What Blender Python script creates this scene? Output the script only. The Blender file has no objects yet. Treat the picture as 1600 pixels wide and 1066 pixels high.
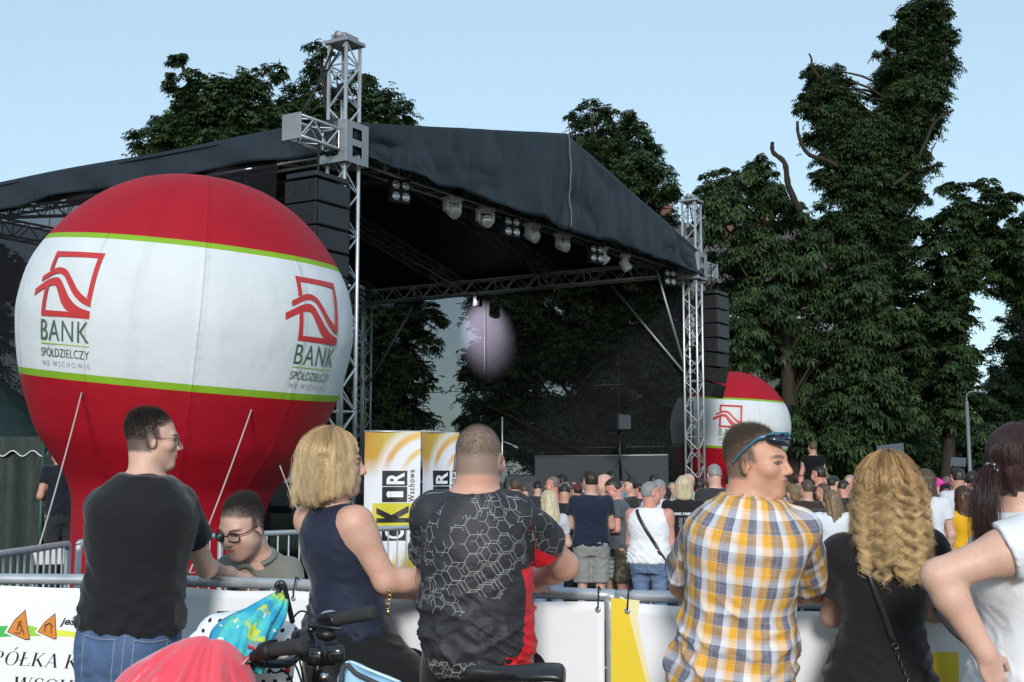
import bpy, bmesh, math, random
import numpy as np
from mathutils import Vector, Matrix
sc = bpy.context.scene
COL = sc.collection
R = math.radians

# ---------------------------------------------------------------- camera, sky, sun
EYE, F, TILT = 1.55, 2000.0, math.atan(217 / 2000.0)
cam = bpy.data.cameras.new("Camera")
cam.sensor_width = 36.0
cam.lens = 36.0 * F / 1600.0
cam.clip_start, cam.clip_end = 0.05, 3000
camo = bpy.data.objects.new("Camera", cam)
COL.objects.link(camo)
camo.location = (0, 0, EYE)
camo.rotation_euler = (math.pi / 2 + TILT, 0, 0)
sc.camera = camo

SUN_EL, SUN_AZ = R(20), R(183)          # azimuth the light comes from, clockwise from +Y
world = bpy.data.worlds.new("World")
sc.world = world
world.use_nodes = True
wn = world.node_tree
for n in list(wn.nodes):
    wn.nodes.remove(n)
sky = wn.nodes.new("ShaderNodeTexSky")
sky.sky_type = 'NISHITA'
sky.sun_disc = False
sky.sun_elevation = SUN_EL
sky.sun_rotation = SUN_AZ
sky.air_density, sky.dust_density, sky.ozone_density = 1.0, 0.6, 1.6
hsv = wn.nodes.new("ShaderNodeMixRGB")
hsv.blend_type = 'MULTIPLY'; hsv.inputs[0].default_value = 1.0
hsv.inputs[2].default_value = (0.90, 1.03, 1.04, 1)
bg = wn.nodes.new("ShaderNodeBackground")
bg.inputs[1].default_value = 0.092
wo = wn.nodes.new("ShaderNodeOutputWorld")
hs2 = wn.nodes.new("ShaderNodeHueSaturation")
hs2.inputs["Saturation"].default_value = 0.78
wn.links.new(sky.outputs[0], hs2.inputs["Color"])
wn.links.new(hs2.outputs[0], hsv.inputs[1])
veil = wn.nodes.new("ShaderNodeMixRGB")          # thin even cloud over the clear sky
veil.inputs[0].default_value = 0.6
veil.inputs[2].default_value = (3.0, 4.02, 4.85, 1)
wn.links.new(hsv.outputs[0], veil.inputs[1])
wn.links.new(veil.outputs[0], bg.inputs[0])
wn.links.new(bg.outputs[0], wo.inputs[0])
sun = bpy.data.lights.new("Sun", 'SUN')
sun.energy = 1.5
sun.angle = R(10)
sun.color = (1.0, 0.965, 0.93)
suno = bpy.data.objects.new("Sun", sun)
COL.objects.link(suno)
suno.rotation_euler = Vector((-math.sin(SUN_AZ) * math.cos(SUN_EL), -math.cos(SUN_AZ) * math.cos(SUN_EL), -math.sin(SUN_EL))).to_track_quat('-Z', 'Y').to_euler()
sc.view_settings.view_transform = 'Standard'
sc.view_settings.look = 'None'
sc.view_settings.exposure = 1.0
sc.view_settings.gamma = 1.0
try:
    sc.cycles.max_bounces = 6
    sc.cycles.transparent_max_bounces = 12
except Exception:
    pass

# ---------------------------------------------------------------- helpers
CT, ST = math.cos(TILT), math.sin(TILT)


def W(px, py, d):
    """point on the photo ray through (px, py) at distance d along +Y"""
    a, b = px - 800.0, 533.0 - py
    y = F * CT - b * ST
    z = F * ST + b * CT
    return np.array((a * d / y, d, EYE + z * d / y))


def tag(o, label=None, cat=None, group=None, kind=None):
    for k, v in (("label", label), ("category", cat), ("group", group), ("kind", kind)):
        if v:
            o[k] = v
    return o


def empty(name, loc=(0, 0, 0), rz=0.0, label=None, cat=None, group=None):
    o = bpy.data.objects.new(name, None)
    o.empty_display_size = 0.1
    COL.objects.link(o)
    o.location = [float(v) for v in loc]
    o.rotation_euler = (0, 0, rz)
    return tag(o, label, cat, group)


def kids(o):
    return [c for c in COL.objects if c.parent is o]


def copy_tree(o, parent=None):
    c = o.copy()
    COL.objects.link(c)
    if parent is not None:
        c.parent = parent
    for ch in kids(o):
        copy_tree(ch, c)
    return c


def unit(v):
    v = np.asarray(v, float)
    return v / (np.linalg.norm(v) + 1e-12)


def from_arrays(name, V, Fc, mat=None, parent=None, smooth=True, mats=None):
    me = bpy.data.meshes.new(name)
    V = np.asarray(V, np.float32)
    if isinstance(Fc, np.ndarray):
        n, k = Fc.shape
        me.vertices.add(len(V)); me.vertices.foreach_set("co", V.ravel())
        me.loops.add(n * k); me.loops.foreach_set("vertex_index", Fc.astype(np.int32).ravel())
        me.polygons.add(n)
        me.polygons.foreach_set("loop_start", np.arange(0, n * k, k, dtype=np.int32))
        me.polygons.foreach_set("loop_total", np.full(n, k, np.int32))
        me.update(calc_edges=True)
    else:
        me.from_pydata([tuple(map(float, v)) for v in V], [], [list(map(int, f)) for f in Fc])
        me.update()
    if smooth:
        me.polygons.foreach_set("use_smooth", np.ones(len(me.polygons), bool))
    o = bpy.data.objects.new(name, me)
    COL.objects.link(o)
    if parent is not None:
        o.parent = parent
    if mat is not None:
        me.materials.append(mat)
    return o


class MB:
    """collects shapes into one mesh"""
    def __init__(s):
        s.v, s.f = [], []

    def add(s, V, Fc):
        o = len(s.v)
        s.v += [tuple(map(float, p)) for p in V]
        s.f += [[i + o for i in f] for f in Fc]
        return s

    def box(s, c, size, ax=None, bev=0.0):
        c = np.asarray(c, float)
        h = np.asarray(size, float) / 2
        A = np.eye(3) if ax is None else np.array([unit(a) for a in ax])
        if bev <= 0:
            P = [c + A[0] * h[0] * x + A[1] * h[1] * y + A[2] * h[2] * z for x in (-1, 1) for y in (-1, 1) for z in (-1, 1)]
            return s.add(P, [(0, 1, 3, 2), (4, 6, 7, 5), (0, 4, 5, 1), (2, 3, 7, 6), (0, 2, 6, 4), (1, 5, 7, 3)])
        bm = bmesh.new()
        bmesh.ops.create_cube(bm, size=1.0)
        for v in bm.verts:
            v.co = Vector((v.co.x * h[0] * 2, v.co.y * h[1] * 2, v.co.z * h[2] * 2))
        bmesh.ops.bevel(bm, geom=list(bm.edges), offset=bev, segments=2, affect='EDGES', profile=0.5)
        P = [c + A[0] * v.co.x + A[1] * v.co.y + A[2] * v.co.z for v in bm.verts]
        bm.verts.index_update()
        Fc = [[v.index for v in f.verts] for f in bm.faces]
        bm.free()
        return s.add(P, Fc)

    def tube(s, pts, r, n=8, caps=True):
        pts = [np.asarray(p, float) for p in pts]
        m = len(pts)
        rr = r if hasattr(r, '__len__') else [r] * m
        t0 = unit(pts[1] - pts[0])
        up = np.array((0, 0, 1.0)) if abs(t0[2]) < 0.9 else np.array((1.0, 0, 0))
        a = unit(np.cross(up, t0))
        V = []
        for i in range(m):
            t = unit(pts[min(i + 1, m - 1)] - pts[max(i - 1, 0)])
            a = unit(a - t * np.dot(a, t))
            b = np.cross(t, a)
            for k in range(n):
                th = 2 * math.pi * k / n
                V.append(pts[i] + rr[i] * (math.cos(th) * a + math.sin(th) * b))
        Fc = [(i * n + k, i * n + (k + 1) % n, (i + 1) * n + (k + 1) % n, (i + 1) * n + k) for i in range(m - 1) for k in range(n)]
        if caps:
            Fc += [list(range(n))[::-1], [(m - 1) * n + k for k in range(n)]]
        return s.add(V, Fc)

    def lathe(s, prof, n=24, c=(0, 0, 0), ax=None):
        A = np.eye(3) if ax is None else np.array([unit(a) for a in ax])
        c = np.asarray(c, float)
        V = []
        for r, z in prof:
            for k in range(n):
                th = 2 * math.pi * k / n
                V.append(c + A[0] * r * math.cos(th) + A[1] * r * math.sin(th) + A[2] * z)
        m = len(prof)
        Fc = [(i * n + k, i * n + (k + 1) % n, (i + 1) * n + (k + 1) % n, (i + 1) * n + k) for i in range(m - 1) for k in range(n)]
        Fc += [list(range(n))[::-1], [(m - 1) * n + k for k in range(n)]]
        return s.add(V, Fc)

    def ball(s, c, r, n=12, ax=None):
        r = np.ones(3) * r
        prof = [(max(math.sin(math.pi * i / n), 1e-4), -math.cos(math.pi * i / n)) for i in range(n + 1)]
        A = np.eye(3) if ax is None else np.array([unit(a) for a in ax])
        t = MB().lathe(prof, n * 2)
        return s.add([np.asarray(c) + A.T @ (np.array(p) * r) for p in t.v], t.f)

    def prism(s, poly, axis_u, axis_v, origin, thick):
        """extruded outline; outline in (u, v), thickness along u x v, centred"""
        u, v, o = unit(axis_u), unit(axis_v), np.asarray(origin, float)
        w = np.cross(u, v)
        n = len(poly)
        V = [o + u * p[0] + v * p[1] + w * (q * thick / 2) for q in (-1, 1) for p in poly]
        return s.add(V, [list(range(n))[::-1], list(range(n, 2 * n))] + [(i, (i + 1) % n, n + (i + 1) % n, n + i) for i in range(n)])

    def build(s, name, mat, parent=None, smooth=False):
        return from_arrays(name, np.array(s.v, np.float32), s.f, mat, parent, smooth)


def autosmooth(o, ang=40):
    try:
        o.data.set_sharp_from_angle(angle=R(ang))
    except Exception:
        pass
    return o


def vnoise(P, seed=0):
    """value noise in [0,1] at points P (n,3)"""
    rs = np.random.RandomState(seed + 17)
    L = rs.rand(64, 64, 64).astype(np.float32)
    P = np.asarray(P, np.float64)
    i = np.floor(P).astype(int)
    f = P - i
    f = f * f * (3 - 2 * f)
    out = 0
    for dx in (0, 1):
        wx = f[:, 0] if dx else 1 - f[:, 0]
        for dy in (0, 1):
            wy = f[:, 1] if dy else 1 - f[:, 1]
            for dz in (0, 1):
                wz = f[:, 2] if dz else 1 - f[:, 2]
                out = out + wx * wy * wz * L[(i[:, 0] + dx) % 64, (i[:, 1] + dy) % 64, (i[:, 2] + dz) % 64]
    return out


# ---------------------------------------------------------------- node helper
class G:
    def __init__(s, name):
        s.m = bpy.data.materials.new(name)
        s.m.use_nodes = True
        s.t = s.m.node_tree
        for n in list(s.t.nodes):
            s.t.nodes.remove(n)
        s.out = s.t.nodes.new("ShaderNodeOutputMaterial")

    def put(s, sock, v):
        if hasattr(v, 'is_linked') or isinstance(v, bpy.types.NodeSocket):
            s.t.links.new(v, sock)
        elif v is not None:
            if hasattr(sock.default_value, '__len__'):
                v = tuple(v) if hasattr(v, '__len__') else (v,) * len(sock.default_value)
                if len(sock.default_value) == 4 and len(v) == 3:
                    v = v + (1.0,)
            sock.default_value = v

    def math(s, op, a, b=None, c=None, clamp=False):
        n = s.t.nodes.new("ShaderNodeMath")
        n.operation = op
        n.use_clamp = clamp
        for i, v in enumerate((a, b, c)):
            if v is not None:
                s.put(n.inputs[i], v)
        return n.outputs[0]

    def vm(s, op, a, b=None, c=None, scale=None):
        n = s.t.nodes.new("ShaderNodeVectorMath")
        n.operation = op
        for i, v in enumerate((a, b, c)):
            if v is not None:
                s.put(n.inputs[i], v)
        if scale is not None:
            s.put(n.inputs['Scale'], scale)
        return n.outputs['Value'] if op in ('DOT_PRODUCT', 'LENGTH', 'DISTANCE') else n.outputs[0]

    def mix(s, f, a, b, mode='MIX'):
        n = s.t.nodes.new("ShaderNodeMixRGB")
        n.blend_type = mode
        s.put(n.inputs[0], f); s.put(n.inputs[1], a); s.put(n.inputs[2], b)
        return n.outputs[0]

    def sep(s, v):
        n = s.t.nodes.new("ShaderNodeSeparateXYZ")
        s.put(n.inputs[0], v)
        return n.outputs

    def comb(s, x, y, z=0.0):
        n = s.t.nodes.new("ShaderNodeCombineXYZ")
        for i, v in enumerate((x, y, z)):
            s.put(n.inputs[i], v)
        return n.outputs[0]

    def obj(s):
        return s.t.nodes.new("ShaderNodeTexCoord").outputs['Object']

    def attr(s, name):
        n = s.t.nodes.new("ShaderNodeAttribute")
        n.attribute_name = name
        return n.outputs['Vector']

    def attrf(s, name):
        n = s.t.nodes.new("ShaderNodeAttribute")
        n.attribute_name = name
        return n.outputs['Fac']

    def noise(s, v, scale, detail=3.0, rough=0.5):
        n = s.t.nodes.new("ShaderNodeTexNoise")
        s.put(n.inputs['Vector'], v)
        n.inputs['Scale'].default_value = scale
        n.inputs['Detail'].default_value = detail
        n.inputs['Roughness'].default_value = rough
        return n.outputs['Fac']

    def voro(s, v, scale):
        n = s.t.nodes.new("ShaderNodeTexVoronoi")
        s.put(n.inputs['Vector'], v)
        n.inputs['Scale'].default_value = scale
        return n.outputs

    def ramp(s, f, stops, const=False):
        n = s.t.nodes.new("ShaderNodeValToRGB")
        s.put(n.inputs[0], f)
        cr = n.color_ramp
        if const:
            cr.interpolation = 'CONSTANT'
        while len(cr.elements) < len(stops):
            cr.elements.new(0.5)
        for e, (p, c) in zip(cr.elements, stops):
            e.position = p
            e.color = (c[0], c[1], c[2], 1) if hasattr(c, '__len__') else (c, c, c, 1)
        return n.outputs[0]

    def rng(s, v, a, b, c=0.0, d=1.0, smooth=False):
        n = s.t.nodes.new("ShaderNodeMapRange")
        n.clamp = True
        if smooth:
            n.interpolation_type = 'SMOOTHSTEP'
        for i, x in enumerate((v, a, b, c, d)):
            s.put(n.inputs[i], x)
        return n.outputs[0]

    def bump(s, h, strength=0.3, dist=0.01, normal=None):
        n = s.t.nodes.new("ShaderNodeBump")
        n.inputs['Strength'].default_value = strength
        n.inputs['Distance'].default_value = dist
        s.put(n.inputs['Height'], h)
        if normal is not None:
            s.put(n.inputs['Normal'], normal)
        return n.outputs[0]

    def bsdf(s, color, rough=0.6, metal=0.0, spec=0.5, normal=None, **kw):
        n = s.t.nodes.new("ShaderNodeBsdfPrincipled")
        s.put(n.inputs['Base Color'], color)
        s.put(n.inputs['Roughness'], rough)
        s.put(n.inputs['Metallic'], metal)
        s.put(n.inputs['Specular IOR Level'], spec)
        if normal is not None:
            s.put(n.inputs['Normal'], normal)
        for k, v in kw.items():
            s.put(n.inputs[k.replace('_', ' ')], v)
        return n.outputs[0]

    def done(s, shader):
        s.t.links.new(shader, s.out.inputs[0])
        return s.m


_M = {}


def plain(name, col, rough=0.6, metal=0.0, spec=0.5, var=0.12, scale=8.0, bump=0.0, bscale=60.0, bdist=0.002):
    """a surface with mild mottling and optional bump"""
    key = (name, tuple(col), rough, metal)
    if key in _M:
        return _M[key]
    g = G(name)
    co = g.obj()
    n = g.noise(co, scale, 4)
    c = g.mix(n, [v * (1 - var) for v in col], [min(1, v * (1 + var)) for v in col])
    nm = g.bump(g.noise(co, bscale, 3), bump, bdist) if bump > 0 else None
    _M[key] = g.done(g.bsdf(c, g.rng(n, 0, 1, max(0.03, rough - 0.08), min(1, rough + 0.08)), metal, spec, nm))
    return _M[key]


def fabric(name, col, rough=0.85, var=0.1, weave=420.0):
    key = ('fab', name, tuple(col))
    if key in _M:
        return _M[key]
    g = G(name)
    co = g.obj()
    n = g.noise(co, 5.0, 4)
    fz = g.noise(co, weave, 2)
    c = g.mix(n, [v * (1 - var) for v in col], [min(1, v * (1 + var)) for v in col])
    c = g.mix(g.rng(fz, .3, .7, 0, .25), c, [v * 0.72 for v in col])
    nm = g.bump(g.noise(co, 16, 4), .45, .012, g.bump(fz, .25, .0015))
    _M[key] = g.done(g.bsdf(c, rough, 0, .25, nm, Sheen_Weight=0.15))
    return _M[key]


def glyphs(text, size=1.0, spacing=1.0, shear=0.0, align='CENTER', offset=0.0):
    """flat triangles of a line of text, baseline at y=0"""
    cu = bpy.data.curves.new("lettering", 'FONT')
    cu.body = text
    cu.size = size
    cu.space_character = spacing
    cu.shear = shear
    cu.align_x = align
    cu.offset = offset
    cu.resolution_u = 6
    o = bpy.data.objects.new("lettering", cu)
    COL.objects.link(o)
    dg = bpy.context.evaluated_depsgraph_get()
    me = bpy.data.meshes.new_from_object(o.evaluated_get(dg))
    V = np.array([v.co[:] for v in me.vertices])
    Fc = [list(p.vertices) for p in me.polygons]
    bpy.data.objects.remove(o)
    bpy.data.curves.remove(cu)
    bpy.data.meshes.remove(me)
    return V, Fc


def fit(V, x0, x1, y0, y1):
    V = np.array(V)
    a, b = V.min(0), V.max(0)
    V[:, 0] = x0 + (V[:, 0] - a[0]) / (b[0] - a[0]) * (x1 - x0)
    V[:, 1] = y0 + (V[:, 1] - a[1]) / (b[1] - a[1]) * (y1 - y0)
    return V


def subdivided(V, Fc, maxlen):
    bm = bmesh.new()
    vs = [bm.verts.new((p[0], p[1], 0)) for p in V]
    for f in Fc:
        try:
            bm.faces.new([vs[i] for i in f])
        except Exception:
            pass
    bmesh.ops.triangulate(bm, faces=list(bm.faces))
    for _ in range(6):
        es = [e for e in bm.edges if e.calc_length() > maxlen]
        if not es:
            break
        bmesh.ops.subdivide_edges(bm, edges=es, cuts=1)
        bmesh.ops.triangulate(bm, faces=[f for f in bm.faces if len(f.verts) > 3])
    bm.verts.index_update()
    V2 = np.array([v.co[:] for v in bm.verts])
    F2 = [[v.index for v in f.verts] for f in bm.faces]
    bm.free()
    return V2, F2


def smoothpoly(pts, closed=False, n=6):
    """Catmull-Rom through pts"""
    P = [np.asarray(p, float) for p in pts]
    m = len(P)
    out = []
    for i in range(m if closed else m - 1):
        p0 = P[(i - 1) % m] if closed or i > 0 else P[0]
        p1, p2 = P[i], P[(i + 1) % m]
        p3 = P[(i + 2) % m] if closed or i + 2 < m else P[-1]
        for k in range(n):
            t = k / n
            out.append(0.5 * ((2 * p1) + (-p0 + p2) * t + (2 * p0 - 5 * p1 + 4 * p2 - p3) * t * t + (-p0 + 3 * p1 - 3 * p2 + p3) * t ** 3))
    if not closed:
        out.append(P[-1])
    return out
# ================================================================ ground
g = G("grass_soil")
co = g.obj()
n1, n2 = g.noise(co, 0.35, 5), g.noise(co, 30, 4)
c = g.mix(n1, (.022, .034, .012), (.045, .055, .022))
c = g.mix(g.rng(n2, .35, .75), c, (.016, .022, .009))
M_GROUND = g.done(g.bsdf(c, .95, 0, .2, g.bump(n2, .6, .05)))
nn = 40
gx, gy = np.meshgrid(np.linspace(-400, 400, nn), np.linspace(-30, 770, nn))
gv = np.stack([gx.ravel(), gy.ravel(), np.zeros(nn * nn)], 1)
gf = [(j * nn + i, j * nn + i + 1, (j + 1) * nn + i + 1, (j + 1) * nn + i) for j in range(nn - 1) for i in range(nn - 1)]
tag(from_arrays("ground", gv, gf, M_GROUND), "trampled dark grass ground under the crowd", "ground", kind="structure")

# grass tufts in the view between the barriers
rs = np.random.RandomState(5)
g = G("grass_blade")
M_GRASS = g.done(g.bsdf(g.mix(g.attrf("lv"), (.03, .055, .012), (.08, .10, .03)), .8, 0, .2))
N = 9000
gp = np.stack([rs.uniform(-3.5, 3.5, N), rs.uniform(5.2, 11.5, N), np.zeros(N)], 1)
ga = rs.uniform(0, 6.28, N); gh = rs.uniform(.03, .09, N); gl = rs.normal(0, .03, (N, 2))
dx = np.stack([np.cos(ga), np.sin(ga), 0 * ga], 1) * .006
tip = gp + np.concatenate([gl, gh[:, None]], 1)
V = np.stack([gp - dx, gp + dx, tip], 1).reshape(-1, 3)
o = from_arrays("grass", V, np.arange(3 * N).reshape(N, 3), M_GRASS, smooth=False)
a = o.data.attributes.new("lv", 'FLOAT', 'POINT')
a.data.foreach_set("value", np.repeat(rs.rand(N), 3).astype(np.float32))
tag(o, "short trampled grass between the two rows of barriers", "grass", kind="stuff")

# ================================================================ stage
L0 = np.array((-2.25, 16.7, 0)); SU = np.array((.524, .852, 0)); SV = np.array((-.852, .524, 0)); UP = np.array((0, 0, 1.0))
SU, SV = unit(SU), unit(SV)
SW, SD = 11.5, 8.7


def S(s, t, z=0.0):
    return L0 + SU * s + SV * t + UP * z


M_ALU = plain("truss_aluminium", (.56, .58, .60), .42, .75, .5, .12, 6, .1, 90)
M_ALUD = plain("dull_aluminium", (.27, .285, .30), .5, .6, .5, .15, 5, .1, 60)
M_BLACK = plain("black_plastic", (.009, .009, .0105), .55, 0, .3, .2)
M_BLACKM = plain("black_steel", (.012, .012, .014), .4, .2, .5, .2)
M_RUB = plain("rubber", (.022, .022, .024), .75, 0, .3, .15, 20, .15, 200, .001)
M_WHITEP = plain("white_plastic", (.68, .69, .71), .35, 0, .5, .06)
M_STEEL = plain("galvanised_steel", (.46, .49, .52), .42, .55, .5, .22, 14, .15, 60, .002)


def tarp(name, col, rough=.55):
    g = G(name)
    co = g.obj()
    w = g.noise(g.vm('MULTIPLY', co, (1.2, 1.2, .35)), 2.2, 4)
    c = g.mix(g.noise(co, .9, 5), [v * .72 for v in col], [v * 1.25 for v in col])
    c = g.mix(g.rng(g.noise(co, 6, 6, .65), .55, .8, 0, .3), c, [min(1, v * 2.2 + .01) for v in col])
    nm = g.bump(w, .55, .12, g.bump(g.noise(co, 300, 2), .15, .002))
    return g.done(g.bsdf(c, rough, 0, .4, nm))


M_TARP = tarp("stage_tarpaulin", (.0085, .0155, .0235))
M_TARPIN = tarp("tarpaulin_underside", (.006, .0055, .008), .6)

# open black gauze: mostly black threads, some of what lies behind shows through
g = G("black_gauze")
co = g.obj()
tr = g.t.nodes.new("ShaderNodeBsdfTransparent")
mx = g.t.nodes.new("ShaderNodeMixShader")
th = g.noise(co, 1.5, 3)
g.put(mx.inputs[0], g.rng(th, .2, .8, .76, .80))
g.t.links.new(tr.outputs[0], mx.inputs[1])
g.t.links.new(g.bsdf(g.mix(th, (.006, .0065, .009), (.010, .010, .013)), .9, 0, .1), mx.inputs[2])
M_GAUZE = g.done(mx.outputs[0])


def truss_mb(A, B, w=.29, r=.025, rd=.012, nx=None, pitch=None):
    """square box truss from A to B"""
    A, B = np.asarray(A, float), np.asarray(B, float)
    t = unit(B - A)
    if nx is None:
        nx = np.array((0, 0, 1.0)) if abs(t[2]) < .9 else SU
    a = unit(nx - t * np.dot(nx, t)); b = np.cross(t, a)
    h = w / 2
    cs = [a * h + b * h, a * h - b * h, -a * h - b * h, -a * h + b * h]
    mb = MB()
    for cc in cs:
        mb.tube([A + cc, B + cc], r, 8)
    ln = np.linalg.norm(B - A)
    n = max(2, int(round(ln / (pitch or w * .98))))
    for k in range(4):
        c0, c1 = cs[k], cs[(k + 1) % 4]
        for i in range(n):
            p, q = A + t * ln * i / n, A + t * ln * (i + 1) / n
            if (i + k) % 2:
                mb.tube([p + c0, q + c1], rd, 6, False)
            else:
                mb.tube([p + c1, q + c0], rd, 6, False)
            if i % 4 == 0:
                mb.tube([p + c0, p + c1], rd, 6, False)
    return mb


def tower(s, t, out, full, label):
    top = 7.35
    root = empty("truss_tower", S(s, t), 0, label, "truss tower", "aluminium truss towers carrying the stage roof")
    loc = L0 * 0
    Z = lambda z: UP * z
    truss_mb(Z(.12), Z(top)).build("mast", M_ALU, root, True)
    MB().box(Z(.06), (.9, .9, .1), (SU, SV, UP), .01).build("base_plate", M_ALUD, root)
    MB().box(Z(top + .03), (.40, .40, .05), (SU, SV, UP), .006).build("top_plate", M_ALUD, root)
    m = MB()
    m.tube([Z(top + .12) - SU * .17, Z(top + .12) + SU * .17], .05, 12)
    m.box(Z(top + .09) + SV * .1, (.3, .03, .1), (SU, SV, UP), .004).box(Z(top + .09) - SV * .1, (.3, .03, .1), (SU, SV, UP), .004)
    m.build("head_pulley", M_ALUD, root, True)
    m = MB()
    m.box(Z(top - .62) + SV * .03, (.13, .11, .2), (SU, SV, UP), .015)
    m.tube([Z(top - .5) + SU * .05, Z(top + .05) + SU * .05], .008, 6).tube([Z(top - .72), Z(6.3)], .006, 6)
    m.build("chain_hoist", M_BLACK, root, True)
    # sleeve block that rides on the mast
    zb = 5.98
    m = MB()
    for sg in (-1, 1):
        for ax, bx in ((SU, SV), (SV, SU)):
            c = Z(zb) + ax * sg * .235
            for q in (-1, 1):
                m.box(c + bx * q * .17, (.012, .13, .56), (ax, bx, UP), .003)
            for q in (-1, 0, 1):
                m.box(c + UP * q * .235, (.011, .22, .09), (ax, bx, UP), .003)
    for qx in (-1, 1):
        for qy in (-1, 1):
            m.tube([Z(zb - .27) + SU * .2 * qx + SV * .2 * qy, Z(zb + .27) + SU * .2 * qx + SV * .2 * qy], .025, 8)
    m.build("sleeve_block", M_ALUD, root, False)
    o2 = SU * out
    truss_mb(Z(zb + .02) + o2 * .26, Z(zb + .02) + o2 * 1.02, .27, .022, .011).build("outrigger", M_ALU, root, True)
    MB().box(Z(zb + .02) + o2 * 1.03, (.02, .31, .34), (o2, SV, UP), .004).build("end_plate", M_ALUD, root)
    if full:
        for k, w_ in enumerate((-.08, .09)):
            MB().tube([Z(top - .05) + o2 * .14 + SV * w_, Z(zb + .22) + o2 * (.95 - .25 * k) + SV * w_ * 1.2], .014, 6).build("guy_strap", M_BLACK, root, True)
    return root


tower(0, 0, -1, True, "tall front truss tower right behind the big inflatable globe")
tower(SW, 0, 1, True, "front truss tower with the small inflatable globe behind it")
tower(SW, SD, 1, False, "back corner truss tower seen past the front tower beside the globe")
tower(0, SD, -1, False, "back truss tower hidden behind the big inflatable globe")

ZE, ZR, ZV = 6.24, 7.44, 5.84


def roof_z(s):
    return ZE + (ZR - ZE) * (1 - abs(s - SW / 2) / (SW / 2 + .0))


roof = empty("stage_roof", S(SW / 2, SD / 2, ZE), 0, "dark grey tarpaulin gable roof over the open air stage", "stage roof")
RB = S(SW / 2, SD / 2, ZE)


def sheet(fn, nu, nv, name, mat, parent, off=RB, thick=.02):
    V = np.array([fn(i / nu, j / nv) - off for j in range(nv + 1) for i in range(nu + 1)])
    Fc = np.array([(j * (nu + 1) + i, j * (nu + 1) + i + 1, (j + 1) * (nu + 1) + i + 1, (j + 1) * (nu + 1) + i) for j in range(nv) for i in range(nu)])
    o = from_arrays(name, V, Fc, mat, parent)
    md = o.modifiers.new("thick", 'SOLIDIFY'); md.thickness = thick
    return o


rsr = np.random.RandomState(3)


def wav(x, f, ph):
    return math.sin(x * f + ph)


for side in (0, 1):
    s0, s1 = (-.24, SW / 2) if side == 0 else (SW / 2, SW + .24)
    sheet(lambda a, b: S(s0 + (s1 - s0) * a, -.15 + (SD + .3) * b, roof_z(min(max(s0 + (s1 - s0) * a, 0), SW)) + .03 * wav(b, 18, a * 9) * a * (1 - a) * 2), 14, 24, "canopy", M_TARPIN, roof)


_L = np.random.RandomState(30).rand(64, 64, 64)


def VN(P):
    i = np.floor(P).astype(int); f = P - i; f = f * f * (3 - 2 * f)
    out = 0
    for c_ in range(8):
        o_ = np.array((c_ & 1, c_ >> 1 & 1, c_ >> 2 & 1))
        out = out + np.prod(np.where(o_, f, 1 - f), 1) * _L[tuple(((i + o_) % 64).T)]
    return out


def valance(a, b):
    s = -.02 + (SW + .04) * a
    zt = roof_z(min(max(s, 0), SW)) + .03
    zb = ZV + .022 * wav(s, 2.6, .3) + .012 * wav(s, 5.1, 1) - .07 * math.exp(-((s - 5.75) / .6) ** 2) - (.1 if s > 10.8 else 0) * (s - 10.8)
    z = zt + (zb - zt) * b
    fold = .012 * wav(s, 7.5, b * .6 + .8 * math.sin(2.1 * s)) * (.3 + b) + .03 * wav(s, 1.9, 2 * b) * b + .04 * b * b * math.exp(-((s - 5.75) / .35) ** 2) * wav(s, 22, b * 5)
    q_ = np.array([[s * 1.5 + 20, b * 1.6 + 9 - .25 * s, 5.0], [s * 3.1 + 30, b * 2.4 + 19 + .3 * s, 7.0]])
    r_ = 1 - np.abs(2 * VN(q_) - 1)
    fold += (.10 * (r_[0] ** 2 - .4) + .045 * (r_[1] ** 2 - .4)) * (.15 + b) * (1.2 - .6 * b)
    fold += .010 * wav(s, 19 + 4 * math.sin(s), 1.5 * b) * b
    return S(s, -.2 + fold, z)


sheet(valance, 260, 18, "front_valance", M_TARP, roof, thick=.012)
MB().tube([valance(.5022 + .0012 * math.sin(k * .8), k / 30) - SV * .035 - RB for k in range(30)], .010, 6).build("seam_rope", plain("grey_cord", (.13, .14, .145), .9), roof, True)
for s_, nm in ((-.24, 0), (SW + .24, 1)):
    sg = -1 if nm == 0 else 1
    sheet(lambda a, b: S(s_ + sg * (.04 * wav(a, 40, b * 2) * b + .03 * wav(a, 13, 0)), -.1 + (SD + .2) * a, ZE + .05 - (.43 + .04 * wav(a, 17, 1)) * b), 90, 8, "side_valance", M_TARP, roof, thick=.012)
for t_ in (.75, 3.2, 5.8, 8.3):
    for a_, b_ in ((0, SW / 2), (SW, SW / 2)):
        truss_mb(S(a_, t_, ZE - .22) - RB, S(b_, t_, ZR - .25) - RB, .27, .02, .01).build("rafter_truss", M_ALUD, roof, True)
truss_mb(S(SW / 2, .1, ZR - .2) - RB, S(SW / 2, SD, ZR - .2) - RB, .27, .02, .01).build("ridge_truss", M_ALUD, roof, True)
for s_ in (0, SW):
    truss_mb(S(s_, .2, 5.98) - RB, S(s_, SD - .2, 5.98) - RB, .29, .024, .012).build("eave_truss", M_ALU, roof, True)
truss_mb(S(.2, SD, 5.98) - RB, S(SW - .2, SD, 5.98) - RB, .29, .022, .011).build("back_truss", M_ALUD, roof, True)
truss_mb(S(.25, .42, 6.06) - RB, S(SW - .25, .42, 6.06) - RB, .27, .022, .011).build("lighting_truss", M_ALUD, roof, True)
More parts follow.
